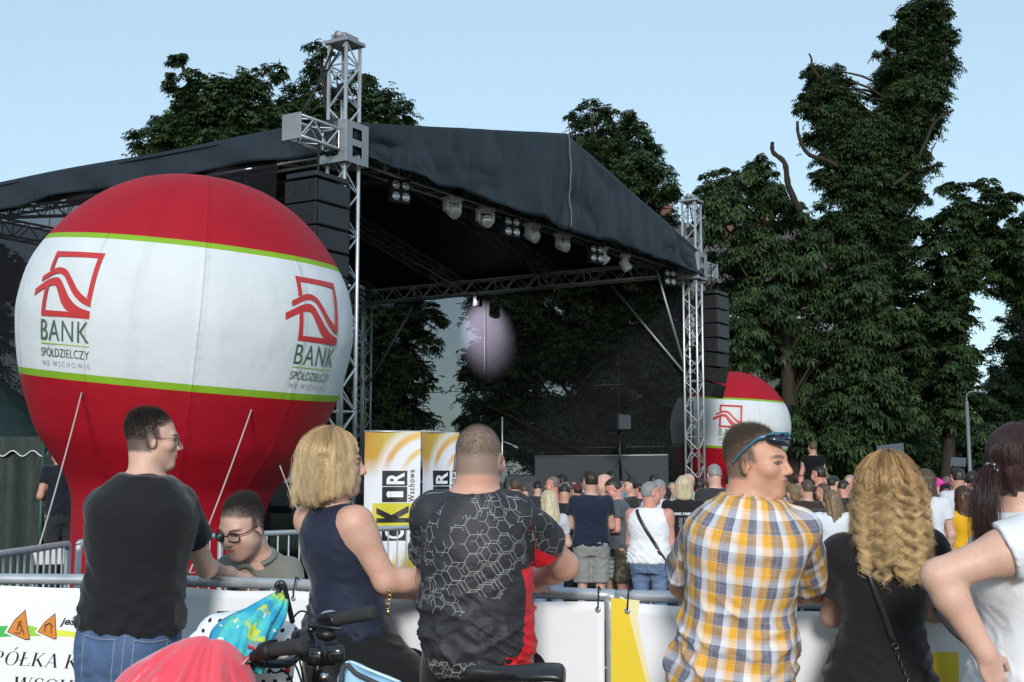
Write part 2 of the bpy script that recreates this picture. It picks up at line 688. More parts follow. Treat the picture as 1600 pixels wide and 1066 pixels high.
for a_, b_ in (((SW, .15, 3.7), (SW, 1.9, 5.75)), ((SW, .15, 3.7), (SW - .9, .4, 5.85)), ((SW, SD - .15, 3.8), (SW - .0, SD - 1.6, 5.8)), ((0, .15, 3.7), (0, 1.8, 5.8)), ((SW, SD, 3.9), (SW - 1.6, SD, 5.8))):
    MB().tube([S(*a_) - RB, S(*b_) - RB], .025, 8).build("knee_brace", M_ALUD, roof, True)

# gauze walls
for nm, A, B, lab in (("gauze_wall", (SW + .17, .1), (SW + .17, SD), "black gauze side wall of the stage with a round patch of lilac light"),
                      ("gauze_wall", (-.17, SD + .17), (SW + .17, SD + .17), "black gauze back wall of the stage behind the big globe"),
                      ("gauze_wall", (-.18, 1.0), (-.18, SD), "black gauze side wall of the stage left of the big globe")):
    P0 = S(A[0], A[1])
    root = empty(nm, P0, 0, lab, "gauze wall", None)
    V = []
    nu, nv = 30, 10
    for j in range(nv + 1):
        for i in range(nu + 1):
            p = S(A[0] + (B[0] - A[0]) * i / nu, A[1] + (B[1] - A[1]) * i / nu, .3 + 5.85 * j / nv)
            nrm = SV if A[1] == B[1] else SU
            V.append(p - P0 + nrm * .02 * math.sin(i * 1.7 + j * .4))
    from_arrays("gauze", V, np.array([(j * (nu + 1) + i, j * (nu + 1) + i + 1, (j + 1) * (nu + 1) + i + 1, (j + 1) * (nu + 1) + i) for j in range(nv) for i in range(nu)]), M_GAUZE, root)
    for k in (1, 2, 3, 4):
        q = k / 5
        a_ = S(A[0] + (B[0] - A[0]) * q, A[1] + (B[1] - A[1]) * q) - P0 - (SV if A[1] == B[1] else SU) * .03
        MB().tube([a_ + UP * .3, a_ + UP * 5.85], .007, 5).build("seam", M_BLACK, root, True)
    b_ = S(*B) - P0
    MB().tube([UP * 2.25, b_ + UP * 2.25], .012, 5).tube([UP * 3.6 + b_ * .15, b_ * .85 + UP * 3.6], .008, 5).build("cross_tube", M_BLACKM, root, True)

# deck
root = empty("stage_deck", S(SW / 2, SD / 2), 0, "black raised stage deck under the gable roof", "stage deck")
MB().box(UP * 1.15, (SW - .5, SD - .5, .1), (SU, SV, UP), .01).build("deck", M_BLACK, root)
m = MB()
for i in range(40):
    x = -SW / 2 + .3 + (SW - .6) * i / 40
    m.box(SU * (x + .14) - SV * (SD / 2 - .32 + .02 * (i % 2)) + UP * .56, ((SW - .6) / 40, .02, 1.08), (SU, SV, UP))
m.build("front_skirt", plain("black_drape", (.012, .012, .014), .95), root)
M_GREYP = plain("grey_board", (.050, .060, .068), .7, 0, .3, .12, 2)
p0 = S(SW - .35, 2.0, 1.2)
root = empty("low_partition", p0, 0, "long low grey partition standing at the side of the stage", "partition")
for k in range(6):
    MB().box(SV * (-1.55 + .53 * k + .26) + UP * .42, (.03, .525, .84), (SU, SV, UP), .004).build("panel", M_GREYP, root)
MB().tube([SV * -1.55 + UP * .86, SV * 1.63 + UP * .86], .02, 6).build("cap_rail", M_ALUD, root, True)
for (s_, t_, yw, lab) in ((9.2, 4.3, .3, "dark wedge monitor speaker facing the microphone stand"), (8.3, 3.2, -.2, "dark wedge monitor speaker nearest the tripod speaker"), (6.2, 1.0, .1, "dark wedge monitor speaker at the front edge of the stage")):
    r_ = empty("monitor_speaker", S(s_, t_, 1.2), yw, lab, "speaker", "wedge monitor speakers on the deck")
    MB().prism([(-.3, 0), (.3, 0), (.3, .2), (-.12, .42), (-.3, .3)], (0, 1, 0), (0, 0, 1), (0, 0, 0), .55).build("cabinet", M_GREYP, r_)
    MB().prism([(-.1, 0), (.29, -.19), (.29, -.175), (-.1, .015)], (0, 1, 0), (0, 0, 1), (0, 0, .425), .48).build("grille", M_BLACK, r_)
r_ = empty("tripod_speaker", S(10.05, 1.0, 1.2), .6, "black speaker on a tripod in front of the grey partition", "speaker")
MB().box((0, 0, 1.5), (.36, .32, .34), None, .02).build("cabinet", M_BLACK, r_)
MB().box((0, -.17, 1.5), (.3, .02, .28), None, .005).build("grille", M_GREYP, r_)
MB().tube([(0, 0, .3), (0, 0, 1.34)], .02, 8).build("pole", M_BLACKM, r_, True)
for k in range(3):
    a = k * 2.09
    MB().tube([(0, 0, .75), (.55 * math.cos(a), .55 * math.sin(a), .01)], .015, 6).build("leg", M_BLACKM, r_, True)
r_ = empty("microphone_stand", S(7.2, 2.0, 1.2), 0, "thin pale microphone stand on the dark stage", "microphone stand")
MB().tube([(0, 0, .02), (0, 0, 1.52)], .014, 6).build("pole", M_ALU, r_, True)
MB().tube([(-.02, 0, 1.08), (.22, -.05, .98)], .012, 6).tube([(.2, -.05, .99), (.29, -.07, .93)], .022, 8).build("microphone", M_ALUD, r_, True)
MB().lathe([(.15, 0), (.15, .02), (.02, .03)], 16).build("base", M_BLACKM, r_, True)

# moving heads
M_LENS = plain("lamp_lens", (.55, .58, .62), .08, .3, .8, .05)
M_LENSD = plain("dark_lens", (.10, .11, .13), .06, .2, .8, .05)


def moving_head(p, pitch, yaw, label):
    r_ = empty("moving_head_light", p, yaw, label, "stage light", "white moving head lights under the roof edge")
    MB().box((0, 0, .21), (.36, .26, .09), None, .02).build("base", M_WHITEP, r_)
    m = MB().tube([(-.08, 0, .24), (-.08, 0, .4), (.08, 0, .4), (.08, 0, .24)], .015, 6)
    m.build("clamp", M_BLACKM, r_)
    m = MB()
    for sg in (-1, 1):
        m.prism([(-.06, -.02), (.06, -.02), (.07, .12), (.05, .19), (-.05, .19), (-.07, .12)], (0, 1, 0), (0, 0, 1), (sg * .165, 0, -.02), .05)
    m.box((0, 0, .16), (.36, .12, .04), None, .01)
    m.build("yoke", M_WHITEP, r_)
    d = np.array((0, -math.cos(pitch), -math.sin(pitch))); e = np.array((1.0, 0, 0)); f = np.cross(d, e)
    c = np.array((0, 0, -.02))
    MB().lathe([(.03, -.17), (.09, -.165), (.115, -.1), (.125, 0), (.13, .1), (.125, .135), (.11, .14)], 20, c, (e, f, d)).build("head", M_WHITEP, r_, True)
    MB().lathe([(.105, .141), (.10, .146), (.06, .158), (.001, .165)], 20, c, (e, f, d)).build("lens", M_LENS, r_, True)
    r_.scale = (.78, .78, .78)
    return r_


MHL = ["white moving head light nearest the front tower beside the globe", "second white moving head light from the globe side, facing outward",
       "white moving head light just before the roof seam rope", "white moving head light just past the roof seam rope",
       "second last white moving head light toward the small globe, tilted sideways", "last white moving head light toward the small globe, hanging down"]
for k, (s_, pt, yw) in enumerate(((3.11, .6, .75), (4.05, .25, .5), (5.54, .45, 1.0), (6.6, .35, .9), (8.15, .75, 1.6), (9.1, .95, 1.5))):
    moving_head(S(s_, .36, 5.72), pt, yw, MHL[k])
PL = ["four-lamp blinder right beside the front tower", "four-lamp blinder between the second and third moving heads", "four-lamp blinder left of the tilted moving head", "four-lamp blinder nearest the far front tower"]
for k, s_ in enumerate((1.66, 4.75, 7.75, 11.0)):
    r_ = empty("blinder_light", S(s_, .3, 5.72), .62, PL[k], "stage light", "four-lamp blinders under the roof edge")
    MB().box((0, .02, 0), (.34, .1, .36), None, .015).build("housing", M_BLACK, r_)
    for i in (-1, 1):
        for j in (-1, 1):
            MB().lathe([(.064, 0), (.066, .02), (.05, .028), (.001, .034)], 14, (i * .082, -.03, j * .085), ((1, 0, 0), (0, 0, 1), (0, -1, 0))).build("lamp", M_LENS, r_, True)
    MB().tube([(0, .02, .18), (0, .02, .36)], .015, 6).build("clamp", M_BLACKM, r_)
# par cans on the far eave truss, one of them lit lilac
for k, (t_, lab) in enumerate(((3.6, "black par can lamp hanging far back over the lilac light patch"), (5.2, "black par can lamp under the far side beam"), (6.9, "black par can lamp close to the back corner tower"))):
    r_ = empty("par_can_light", S(SW - .25, t_, 5.62), .4 + k, lab, "stage light", "black par cans on the far side beam")
    MB().lathe([(.05, .12), (.1, .1), (.11, -.12), (.10, -.13)], 16).build("can", M_BLACK, r_, True)
    MB().lathe([(.09, -.131), (.001, -.14)], 16).build("lens", M_LENSD, r_, True)
    MB().tube([(-.12, 0, 0), (-.12, 0, .2), (.12, 0, .2), (.12, 0, 0)], .01, 6).build("bracket", M_BLACKM, r_, True)
sp = bpy.data.lights.new("stage_lamp", 'SPOT')
sp.energy = 5200; sp.color = (1.0, .87, .97); sp.spot_size = R(42); sp.spot_blend = 1.0; sp.shadow_soft_size = .06
spo = bpy.data.objects.new("stage_lamp", sp); COL.objects.link(spo)
spo.location = S(SW - 1.5, 5.75, 6.05)
spo.rotation_euler = Vector(S(SW, 5.35, 5.1) - S(SW - 1.5, 5.75, 6.05)).to_track_quat('-Z', 'Y').to_euler()
r_ = empty("spot_light", S(SW - 1.5, 5.75, 6.12), 0, "black spotlight throwing the lilac patch onto the gauze", "stage light")
MB().lathe([(.05, -.16), (.09, -.12), (.1, .1), (.09, .12)], 16, (-.02, 0, .03), (SV, UP, SU)).build("can", M_BLACK, r_, True)
MB().tube([(0, 0, .1), (0, 0, .55)], .012, 6).build("clamp", M_BLACKM, r_)


def line_array(p, n, label, curve=.05):
    r_ = empty("line_array_speaker", p, 0, label, "loudspeaker", "hanging black loudspeaker columns beside the stage")
    z, off, ang = 0.0, 0.0, 0.0
    MB().box((0, 0, .06), (.66, .5, .07), (SU, SV, UP), .01).build("rigging_bar", M_BLACKM, r_)
    MB().tube([(0, 0, .09), (0, 0, .8)], .015, 6).build("chain", M_BLACKM, r_)
    for k in range(n):
        h = .30
        c = UP * (z - h / 2) + SV * off
        fw = SV * math.cos(ang) + UP * math.sin(ang); uu = UP * math.cos(ang) - SV * math.sin(ang)
        cb = MB().box(c, (.68, .52, h - .015), (SU, fw, uu), .012).build("cabinet", M_BLACK, r_)
        MB().box(c - fw * .263, (.6, .008, h - .05), (SU, fw, uu), .002).build("grille", M_BLACKM, cb)
        m = MB()
        for q in (-.12, .12):
            m.tube([c - SU * .335 + fw * q, c - SU * .35 + fw * q], .03, 10)
        m.build("handle", M_BLACKM, cb)
        z -= h * math.cos(ang); off += h * math.sin(ang) * 1.0
        ang += curve * (k / n) * 1.6
    return r_


line_array(S(-.62, -.1, 5.32), 8, "black loudspeaker column hanging beside the front tower by the globe", .03)
line_array(S(12.15, -.15, 5.42), 7, "black loudspeaker column hanging above the small inflatable globe", .09)

# ================================================================ balloons
PROF = [(0, .87), (.12, .866), (.25, .848), (.4, .802), (.55, .722), (.68, .620), (.8, .492), (.9, .345), (.965, .2), (1.0, 0), (.992, -.15), (.965, -.32), (.93, -.46), (.88, -.60), (.825, -.73), (.765, -.82),
        (.695, -.91), (.635, -.99), (.595, -1.08), (.57, -1.2), (.555, -1.5), (.55, -1.8), (.53, -2.02)]
PP = np.array(smoothpoly(PROF, False, 4))
ZS, RS_ = PP[::-1, 1], PP[::-1, 0]


def bal_pt(lon, z, off=0.0):
    r = np.interp(z, ZS, RS_)
    dz = .02
    dr = (np.interp(z + dz, ZS, RS_) - np.interp(z - dz, ZS, RS_)) / (2 * dz)
    nrm = np.stack([np.sin(lon), -np.cos(lon), -dr], -1)
    nrm /= np.linalg.norm(nrm, axis=-1, keepdims=True)
    return np.stack([r * np.sin(lon), -r * np.cos(lon), z + 0 * lon], -1) + nrm * off


g = G("inflatable_vinyl")
co = g.obj()
z = g.sep(g.attr("bz"))[0]
red = g.mix(g.noise(co, 2.5, 4), (.27, .0025, .010), (.36, .005, .018))
wht = g.mix(g.noise(co, 3, 5), (.52, .55, .58), (.62, .65, .68))
stn = g.rng(g.noise(g.vm('MULTIPLY', co, (3, 3, .7)), 2.2, 6, .7), .58, .75, 0, .30)
wht = g.mix(stn, wht, (.40, .41, .40))
grn = (.20, .37, .02)
band = g.ramp(g.rng(z, -1, 1), [(0, (1, 0, 0)), (.286, (0, 1, 0)), (.305, (0, 0, 1)), (.680, (0, 1, 0)), (.699, (1, 0, 0))], True)
bs = g.sep(band)
c = g.mix(bs[1], g.mix(bs[2], red, wht), grn)
lon = g.sep(g.attr("bz"))[1]
seam = g.math('ABSOLUTE', g.math('SUBTRACT', g.math('FRACT', g.math('MULTIPLY', lon, 10 / (2 * math.pi))), .5))
pk = g.rng(seam, 0, .006)
c = g.mix(g.math('MULTIPLY', g.math('SUBTRACT', 1.0, pk), .10), c, (.12, .03, .04))
pkr = g.math('MULTIPLY', g.rng(seam, 0, .05, 1, 0), g.noise(g.comb(g.math('MULTIPLY', lon, 2), g.math('MULTIPLY', z, 26), 0), 1.0, 3))
nm = g.bump(g.math('ADD', pk, g.math('MULTIPLY', pkr, .8)), .5, .03, g.bump(g.noise(co, 3, 5), .3, .06, g.bump(g.noise(co, 350, 2), .1, .001)))
M_BAL = g.done(g.bsdf(c, .62, 0, .25, nm))
M_LRED = plain("print_red", (.45, .03, .03), .5, 0, .4, .06)
M_LGRN = plain("print_dark_green", (.06, .12, .075), .5, 0, .4, .05)
M_LGRY = plain("print_grey", (.30, .33, .35), .5, 0, .4, .05)
M_LLIME = plain("print_lime", (.28, .46, .03), .5, 0, .4, .05)


def thickstroke(top, bot):
    return top + bot[::-1]


def balloon(loc, Rr, rx, ry, lons, label):
    root = empty("inflatable_globe", loc, 0, label, "inflatable globe", None)
    rot = empty("envelope_pose", (0, 0, 0))
    bpy.data.objects.remove(rot)
    root.rotation_euler = (rx, ry, 0)
    NL, NZ = 96, len(ZS)
    lo = np.linspace(0, 2 * math.pi, NL, endpoint=False)
    V = np.concatenate([bal_pt(lo, np.full(NL, zz)) for zz in ZS])
    bz = np.concatenate([np.stack([np.full(NL, zz), lo, 0 * lo], 1) for zz in ZS])
    # soft gores: the panels bulge a little between the seams
    gore = 1 - .006 * np.abs(np.cos(np.concatenate([lo] * NZ) * 5)) ** 6
    V[:, :2] *= gore[:, None]
    Fc = np.array([(j * NL + i, j * NL + (i + 1) % NL, (j + 1) * NL + (i + 1) % NL, (j + 1) * NL + i) for j in range(NZ - 1) for i in range(NL)])
    V[:, 2] += 2.02
    o = from_arrays("envelope", V * Rr, Fc, M_BAL, root)
    a = o.data.attributes.new("bz", 'FLOAT_VECTOR', 'POINT')
    a.data.foreach_set("vector", bz.astype(np.float32).ravel())

    def wrap(V2, F2, lon0, z0, s, name, mat, parent, off=.0025):
        V3, F3 = subdivided(np.asarray(V2), F2, .12)
        zz = z0 + V3[:, 1] * s
        lonv = lon0 + V3[:, 0] * s / np.interp(zz, ZS, RS_)
        P = bal_pt(lonv, zz, off)
        P[:, 2] += 2.02
        return from_arrays(name, P * Rr, F3, mat, parent, True)
    for lon0 in lons:
        s = .365
        z0 = -.085
        polys = []
        t_ = .085
        polys.append([(.0, 1.0), (1.0, 1.0), (1.0, 1 - t_), (0, 1 - t_)])            # top bar
        polys.append([(1 - t_, 1 - t_), (1, 1 - t_), (1, .26), (.96, .28), (.9, .33), (1 - t_, .34)])     # right bar
        polys.append([(0, 0), (1, 0), (1, .12), (.8, t_), (0, t_)])                                       # bottom bar
        polys.append([(0, t_), (t_, t_), (t_, .47), (0, .44)])                                            # lower left bar
        polys.append([(0, .68), (t_, .71), (t_ + .0, 1 - t_), (0, 1 - t_)])                               # upper left bar
        up = smoothpoly([(-.14, .60), (.0, .665), (.14, .73), (.28, .745), (.42, .70), (.56, .58), (.7, .44), (.84, .34), (1.0, .27)], False, 4)
        lo_ = smoothpoly([(-.14, .51), (.0, .575), (.14, .635), (.28, .65), (.40, .60), (.52, .48), (.66, .34), (.82, .235), (1.0, .17)], False, 4)
        wv = [[up[i], up[i + 1], lo_[i + 1], lo_[i]] for i in range(len(up) - 1)]
        up2 = smoothpoly([(-.27, .40), (-.1, .485), (.05, .555), (.2, .59), (.32, .565), (.46, .43), (.6, .285), (.78, .17), (1.0, .115)], False, 4)
        lo2 = smoothpoly([(-.27, .29), (-.1, .375), (.05, .44), (.18, .465), (.27, .44), (.37, .31), (.47, .18), (.62, .085), (1.0, .04)], False, 4)
        wv += [[up2[i], up2[i + 1], lo2[i + 1], lo2[i]] for i in range(len(up2) - 1)]
        V2, F2 = [], []
        for pl in polys + wv:
            F2.append(list(range(len(V2), len(V2) + len(pl))))
            V2 += [(p[0] - .5, p[1]) for p in pl]
        wrap(V2, F2, lon0, z0, s, "emblem", M_LRED, root)
        Vt, Ft = glyphs("BANK", 1, 1.12)
        wrap(fit(Vt, -.5, .5, -.36, -.05), Ft, lon0, z0, s, "lettering", M_LGRN, root)
        wrap([(-.5, -.40), (.5, -.40), (.5, -.415), (-.5, -.415)], [[0, 1, 2, 3]], lon0, z0, s, "rule", M_LLIME, root)
        Vt, Ft = glyphs("SPÓŁDZIELCZY", 1, 1.0)
        wrap(fit(Vt, -.5, .5, -.60, -.44), Ft, lon0, z0, s, "lettering", M_LGRN, root)
        Vt, Ft = glyphs("WE WSCHOWIE", 1, 1.6)
        wrap(fit(Vt, -.48, .5, -.74, -.66), Ft, lon0, z0, s, "lettering", M_LGRY, root)
    return root


BR = 1.515
pb = W(245, 900, 12.0); pb[2] = 0
big = balloon(pb, BR, R(4.0), R(5.5), (R(-27), R(62), R(180)), "giant red and white inflatable globe with two bank emblems near the front")
pb2 = W(1131, 700, 31.0); pb2[2] = 0
balloon(pb2, 1.44, R(2), R(3), (R(-9.5), R(100), R(-100)), "smaller red and white inflatable globe far behind the stage tower")
bpy.context.view_layer.update()
# guy ropes of the big globe
M_ROPE = plain("white_rope", (.40, .37, .34), .9)
for (a, b, d0, d1, lab) in (((135, 585), (60, 858), 10.75, 8.9, "white guy rope tied down on the tent side of the globe"), ((400, 620), (292, 905), 10.9, 9.3, "white guy rope running down the middle of the globe"),
                            ((437, 727), (492, 850), 11.4, 11.6, "white guy rope behind the blonde woman on the globe's neck")):
    A, B = W(*a, d0), W(*b, d1)
    r_ = tag(MB().tube([(A - B) * (1 - k / 12) + UP * -.12 * math.sin(math.pi * k / 12) * .3 for k in range(13)], .0062, 6).build("guy_rope", M_ROPE, None, True), lab, "rope")
    r_.location = B
# ================================================================ trees
def leaf_mat(name, a, b):
    g = G(name)
    lv = g.attrf("lv")
    c = g.mix(lv, a, b)
    tl = g.t.nodes.new("ShaderNodeBsdfTranslucent")
    g.put(tl.inputs[0], g.mix(.5, c, (.06, .09, .01)))
    mx = g.t.nodes.new("ShaderNodeMixShader")
    mx.inputs[0].default_value = .18
    g.t.links.new(g.bsdf(c, .55, 0, .3), mx.inputs[1])
    g.t.links.new(tl.outputs[0], mx.inputs[2])
    return g.done(mx.outputs[0])


M_LEAF = leaf_mat("chestnut_leaf", (.015, .033, .014), (.060, .102, .038))
M_LEAF2 = leaf_mat("ivy_leaf", (.016, .034, .015), (.058, .098, .038))
M_LEAF3 = leaf_mat("pale_leaf", (.016, .036, .017), (.056, .096, .040))
g = G("bark")
co = g.obj()
n = g.noise(g.vm('MULTIPLY', co, (4, 4, .8)), 3, 5)
M_BARK = g.done(g.bsdf(g.mix(n, (.020, .016, .012), (.055, .045, .036)), .95, 0, .1, g.bump(n, .8, .05)))


def fans(cen, nrm_up, rs, size, droop, nl=6):
    """palmate fans: nl leaflets round each centre"""
    n = len(cen)
    az0 = rs.uniform(0, 2 * math.pi, n)
    # fan plane: up vector tilted
    upv = np.stack([rs.normal(0, .35, n), rs.normal(0, .35, n), np.ones(n)], 1) + nrm_up * .5
    upv /= np.linalg.norm(upv, axis=1, keepdims=True)
    ref = np.stack([np.cos(az0), np.sin(az0), np.zeros(n)], 1)
    e1 = ref - upv * (ref * upv).sum(1, keepdims=True); e1 /= np.linalg.norm(e1, axis=1, keepdims=True)
    e2 = np.cross(upv, e1)
    sz = size * rs.uniform(.65, 1.25, n)
    V = []
    for k in range(nl):
        th = 2 * math.pi * k / nl + rs.normal(0, .15, n)
        d = e1 * np.cos(th)[:, None] + e2 * np.sin(th)[:, None]
        w = np.cross(upv, d)
        L = (sz * rs.uniform(.75, 1.1, n))[:, None]
        dr = np.array((0, 0, -1.0)) * droop
        p0 = cen
        pm = cen + (d + dr * .35) * L * .6
        pt = cen + (d + dr) * L
        V.append(np.stack([p0, pm - w * L * .2, pt, pm + w * L * .2], 1))
    V = np.concatenate(V, 1).reshape(-1, 3)
    return V, nl


def tree(name, label, base, d, clumps, size=.2, dens=1.0, mat=None, seed=0, droop=.45, trunk=.35, nl=6, jit=1.2, group="tall leafy trees behind the stage", fork=None, flat=.55, extra=None, cat="tree", nsub=26, grow=1.0, maxlat=99):
    rs = np.random.RandomState(seed)
    b = W(base, 750, d); b[2] = 0
    root = empty(name, b, 0, label, cat, group)
    C, Rr = [], []
    for cpx in clumps:
        px, py, rp = cpx[:3]
        dd = d + (cpx[3] if len(cpx) > 3 else rs.uniform(-jit, jit))
        C.append(W(px, py, dd) - b); Rr.append(rp * d / 2000.0)
    C = np.array(C); Rr = np.array(Rr)
    size = size * .86
    Rr = Rr * np.where(np.array([q[1] for q in clumps]) < 300, grow, 1.0)
    # wood
    if trunk > 0:
        zc = C[:, 2]
        top = C[np.argmax(zc)]
        zf = max(1.5, np.percentile(zc, 15))
        fk = np.array((C[:, 0].mean() * .35, 0, zf)) if fork is None else np.array(fork, float)
        m = MB()
        pts = smoothpoly([(0, 0, -.1), fk * .45 + np.array((.1, 0, 0)), fk, fk * .4 + top * .6 + np.array((.15, .1, 0)), top], False, 5)
        m.tube(pts, [trunk * (1.25 if i == 0 else 1 - .93 * i / (len(pts) - 1)) + .01 for i in range(len(pts))], 10)
        tr = m.build("trunk", M_BARK, root, True)
        for c, r in zip(C, Rr):
            if np.hypot(c[0], c[1]) > maxlat:
                continue
            t = rs.uniform(.35, .9)
            zz = min(fk[2] + (top[2] - fk[2]) * .7, max(fk[2] * .7, c[2] - np.hypot(*(c[:2])) * 1.5))
            j = int(np.argmin([abs(p[2] - zz) for p in pts]))
            a = np.array(pts[j])
            mid = (a + c) / 2 + np.array((rs.normal(0, .25), rs.normal(0, .25), rs.uniform(-.1, .5)))
            q = smoothpoly([a, mid, c, c + (c - mid) * .08 + rs.normal(0, .08, 3)], False, 4)
            rb = max(.018, trunk * .16 * min(1, np.linalg.norm(c - a) / 5))
            mm = MB().tube(q, [rb * (1 - .9 * i / (len(q) - 1)) for i in range(len(q))], 6)
            for _ in range(4):
                dv = unit(rs.normal(0, 1, 3) * (1, 1, .6)) * r * rs.uniform(.4, .8)
                s0 = q[rs.randint(len(q) // 2, len(q))]
                mm.tube([s0, (s0 + c + dv) / 2 + rs.normal(0, .1, 3), c + dv], [rb * .35, rb * .2, .008], 5)
            mm.build("limb", M_BARK, root, True)
    if extra:
        for pts, r0 in extra:
            q = smoothpoly([W(x, y, d + dz) - b for x, y, dz in pts], False, 5)
            MB().tube(q, [r0 * (1 - .45 * i / (len(q) - 1)) * (1 + .12 * math.sin(i * 2.3)) for i in range(len(q))], 8).build("bare_limb", M_BARK, root, True)
    cen, nu, lv = [], [], []
    for c, r in zip(C, Rr):
        nsb = max(8, int(nsub * (r / 1.0) ** 1.4))
        dirs = rs.normal(0, 1, (nsb, 3)); dirs /= np.linalg.norm(dirs, axis=1, keepdims=True)
        sub = dirs * (r * rs.uniform(.45, 1.0, nsb))[:, None] * np.array((1, 1, .92))
        for s_, dv in zip(sub, dirs):
            sr = r * rs.uniform(.22, .42)
            k = max(12, int(dens * 85 * (sr / .4) ** 2 * (.2 / size) ** 2))
            q = rs.normal(0, 1, (k, 3)) * np.array((.62, .62, .62 * flat)) * sr
            rad = np.hypot(q[:, 0], q[:, 1])
            q[:, 2] -= .35 * rad * rad / max(sr, .1)
            cen.append(c + s_ + q); nu.append(np.tile(dv, (k, 1)))
            lv.append(np.clip(rs.uniform(.2, .8) + rs.normal(0, .18, k), 0, 1))
    cen, nu, lv = np.concatenate(cen), np.concatenate(nu), np.concatenate(lv)
    keep = cen[:, 2] > .15
    cen, nu, lv = cen[keep], nu[keep], lv[keep]
    V, nl = fans(cen, nu, rs, size, droop, nl)
    o = from_arrays("crown", V, np.arange(len(V)).reshape(-1, 4), mat or M_LEAF, root, False)
    a = o.data.attributes.new("lv", 'FLOAT', 'POINT')
    a.data.foreach_set("value", np.repeat(lv, nl * 4).astype(np.float32))
    return root


tree("chestnut_tree", "spreading chestnut above the roof left of the tall truss tower", 330, 40,
     [(245, 210, 34), (285, 175, 32), (300, 120, 16), (280, 92, 13), (268, 128, 12), (330, 150, 34), (330, 205, 45), (375, 185, 42), (375, 135, 30), (410, 120, 22), (438, 110, 14), (420, 165, 35), (390, 230, 40), (290, 235, 35), (440, 205, 30), (240, 240, 22),
      (330, 290, 55), (420, 290, 55), (260, 290, 40), (350, 380, 60), (440, 390, 55)], .19, .62, seed=1, trunk=.38, flat=.5, jit=1.6, grow=1.22)
tree("chestnut_tree", "looser chestnut directly behind the top of the tall truss tower", 520, 43,
     [(490, 110, 18), (500, 75, 12), (470, 160, 24), (500, 150, 26), (480, 195, 25), (535, 165, 24), (545, 120, 13), (575, 125, 11), (585, 160, 24), (610, 180, 24), (628, 188, 11), (565, 195, 30), (520, 200, 30), (600, 215, 30), (480, 260, 45), (560, 270, 50), (620, 290, 45), (560, 370, 60), (630, 420, 45), (600, 480, 60), (655, 500, 36), (668, 540, 22), (600, 570, 60), (650, 590, 32), (580, 650, 50), (640, 650, 40), (510, 560, 70), (510, 680, 60), (610, 720, 40), (690, 500, 10), (675, 480, 12)], .18, .42, seed=2, trunk=.30, flat=.6, jit=1.6, grow=1.5)
tree("maple_tree", "dense dark tree rising behind the right slope of the stage roof", 930, 44,
     [(895, 190, 14), (925, 178, 20), (955, 180, 14), (985, 182, 14), (915, 215, 25), (960, 215, 30), (1000, 215, 22), (1020, 240, 18), (990, 255, 35), (940, 260, 40), (1030, 285, 24), (1052, 300, 14), (1010, 310, 35), (960, 330, 50), (1040, 345, 22), (900, 330, 50), (1000, 390, 45), (850, 400, 60), (930, 430, 70), (1020, 470, 55), (800, 470, 55), (760, 480, 35), (745, 540, 22), (735, 620, 20), (780, 560, 60), (860, 540, 70), (950, 550, 70), (1040, 570, 60), (760, 650, 40), (830, 660, 70), (920, 670, 70), (1010, 680, 70), (740, 700, 24), (880, 740, 60), (980, 750, 60), (1050, 700, 50), (725, 585, 12), (722, 660, 14)], .18, .8, grow=1.25, seed=3, trunk=.45, flat=.6, nl=5)
tree("chestnut_tree", "broad drooping chestnut between the far tower and the tall ivy tree", 1230, 39,
     [(1190, 255, 16), (1165, 270, 22), (1205, 285, 22), (1100, 300, 18), (1130, 300, 24), (1150, 330, 34), (1215, 330, 34), (1110, 350, 30), (1180, 390, 45), (1250, 330, 26), (1290, 350, 35), (1250, 400, 42), (1320, 380, 38), (1130, 430, 45), (1200, 460, 50), (1280, 460, 55), (1350, 440, 45), (1395, 500, 38), (1160, 520, 50), (1240, 540, 60), (1330, 540, 60), (1400, 560, 35), (1130, 570, 35), (1270, 620, 60), (1350, 620, 60), (1240, 665, 35), (1400, 650, 50), (1330, 700, 50), (1110, 410, 20), (1430, 540, 22), (1127, 283, 25), (1188, 288, 28), (1150, 300, 28), (1205, 315, 28), (1120, 320, 28)], .23, .8, seed=4, grow=1.15, droop=.6, trunk=.34, flat=.4,
     extra=[([(1250, 330, -1), (1232, 290, -1.3), (1226, 255, -1.5), (1208, 238, -1.5), (1207, 222, -1.6)], .10)])
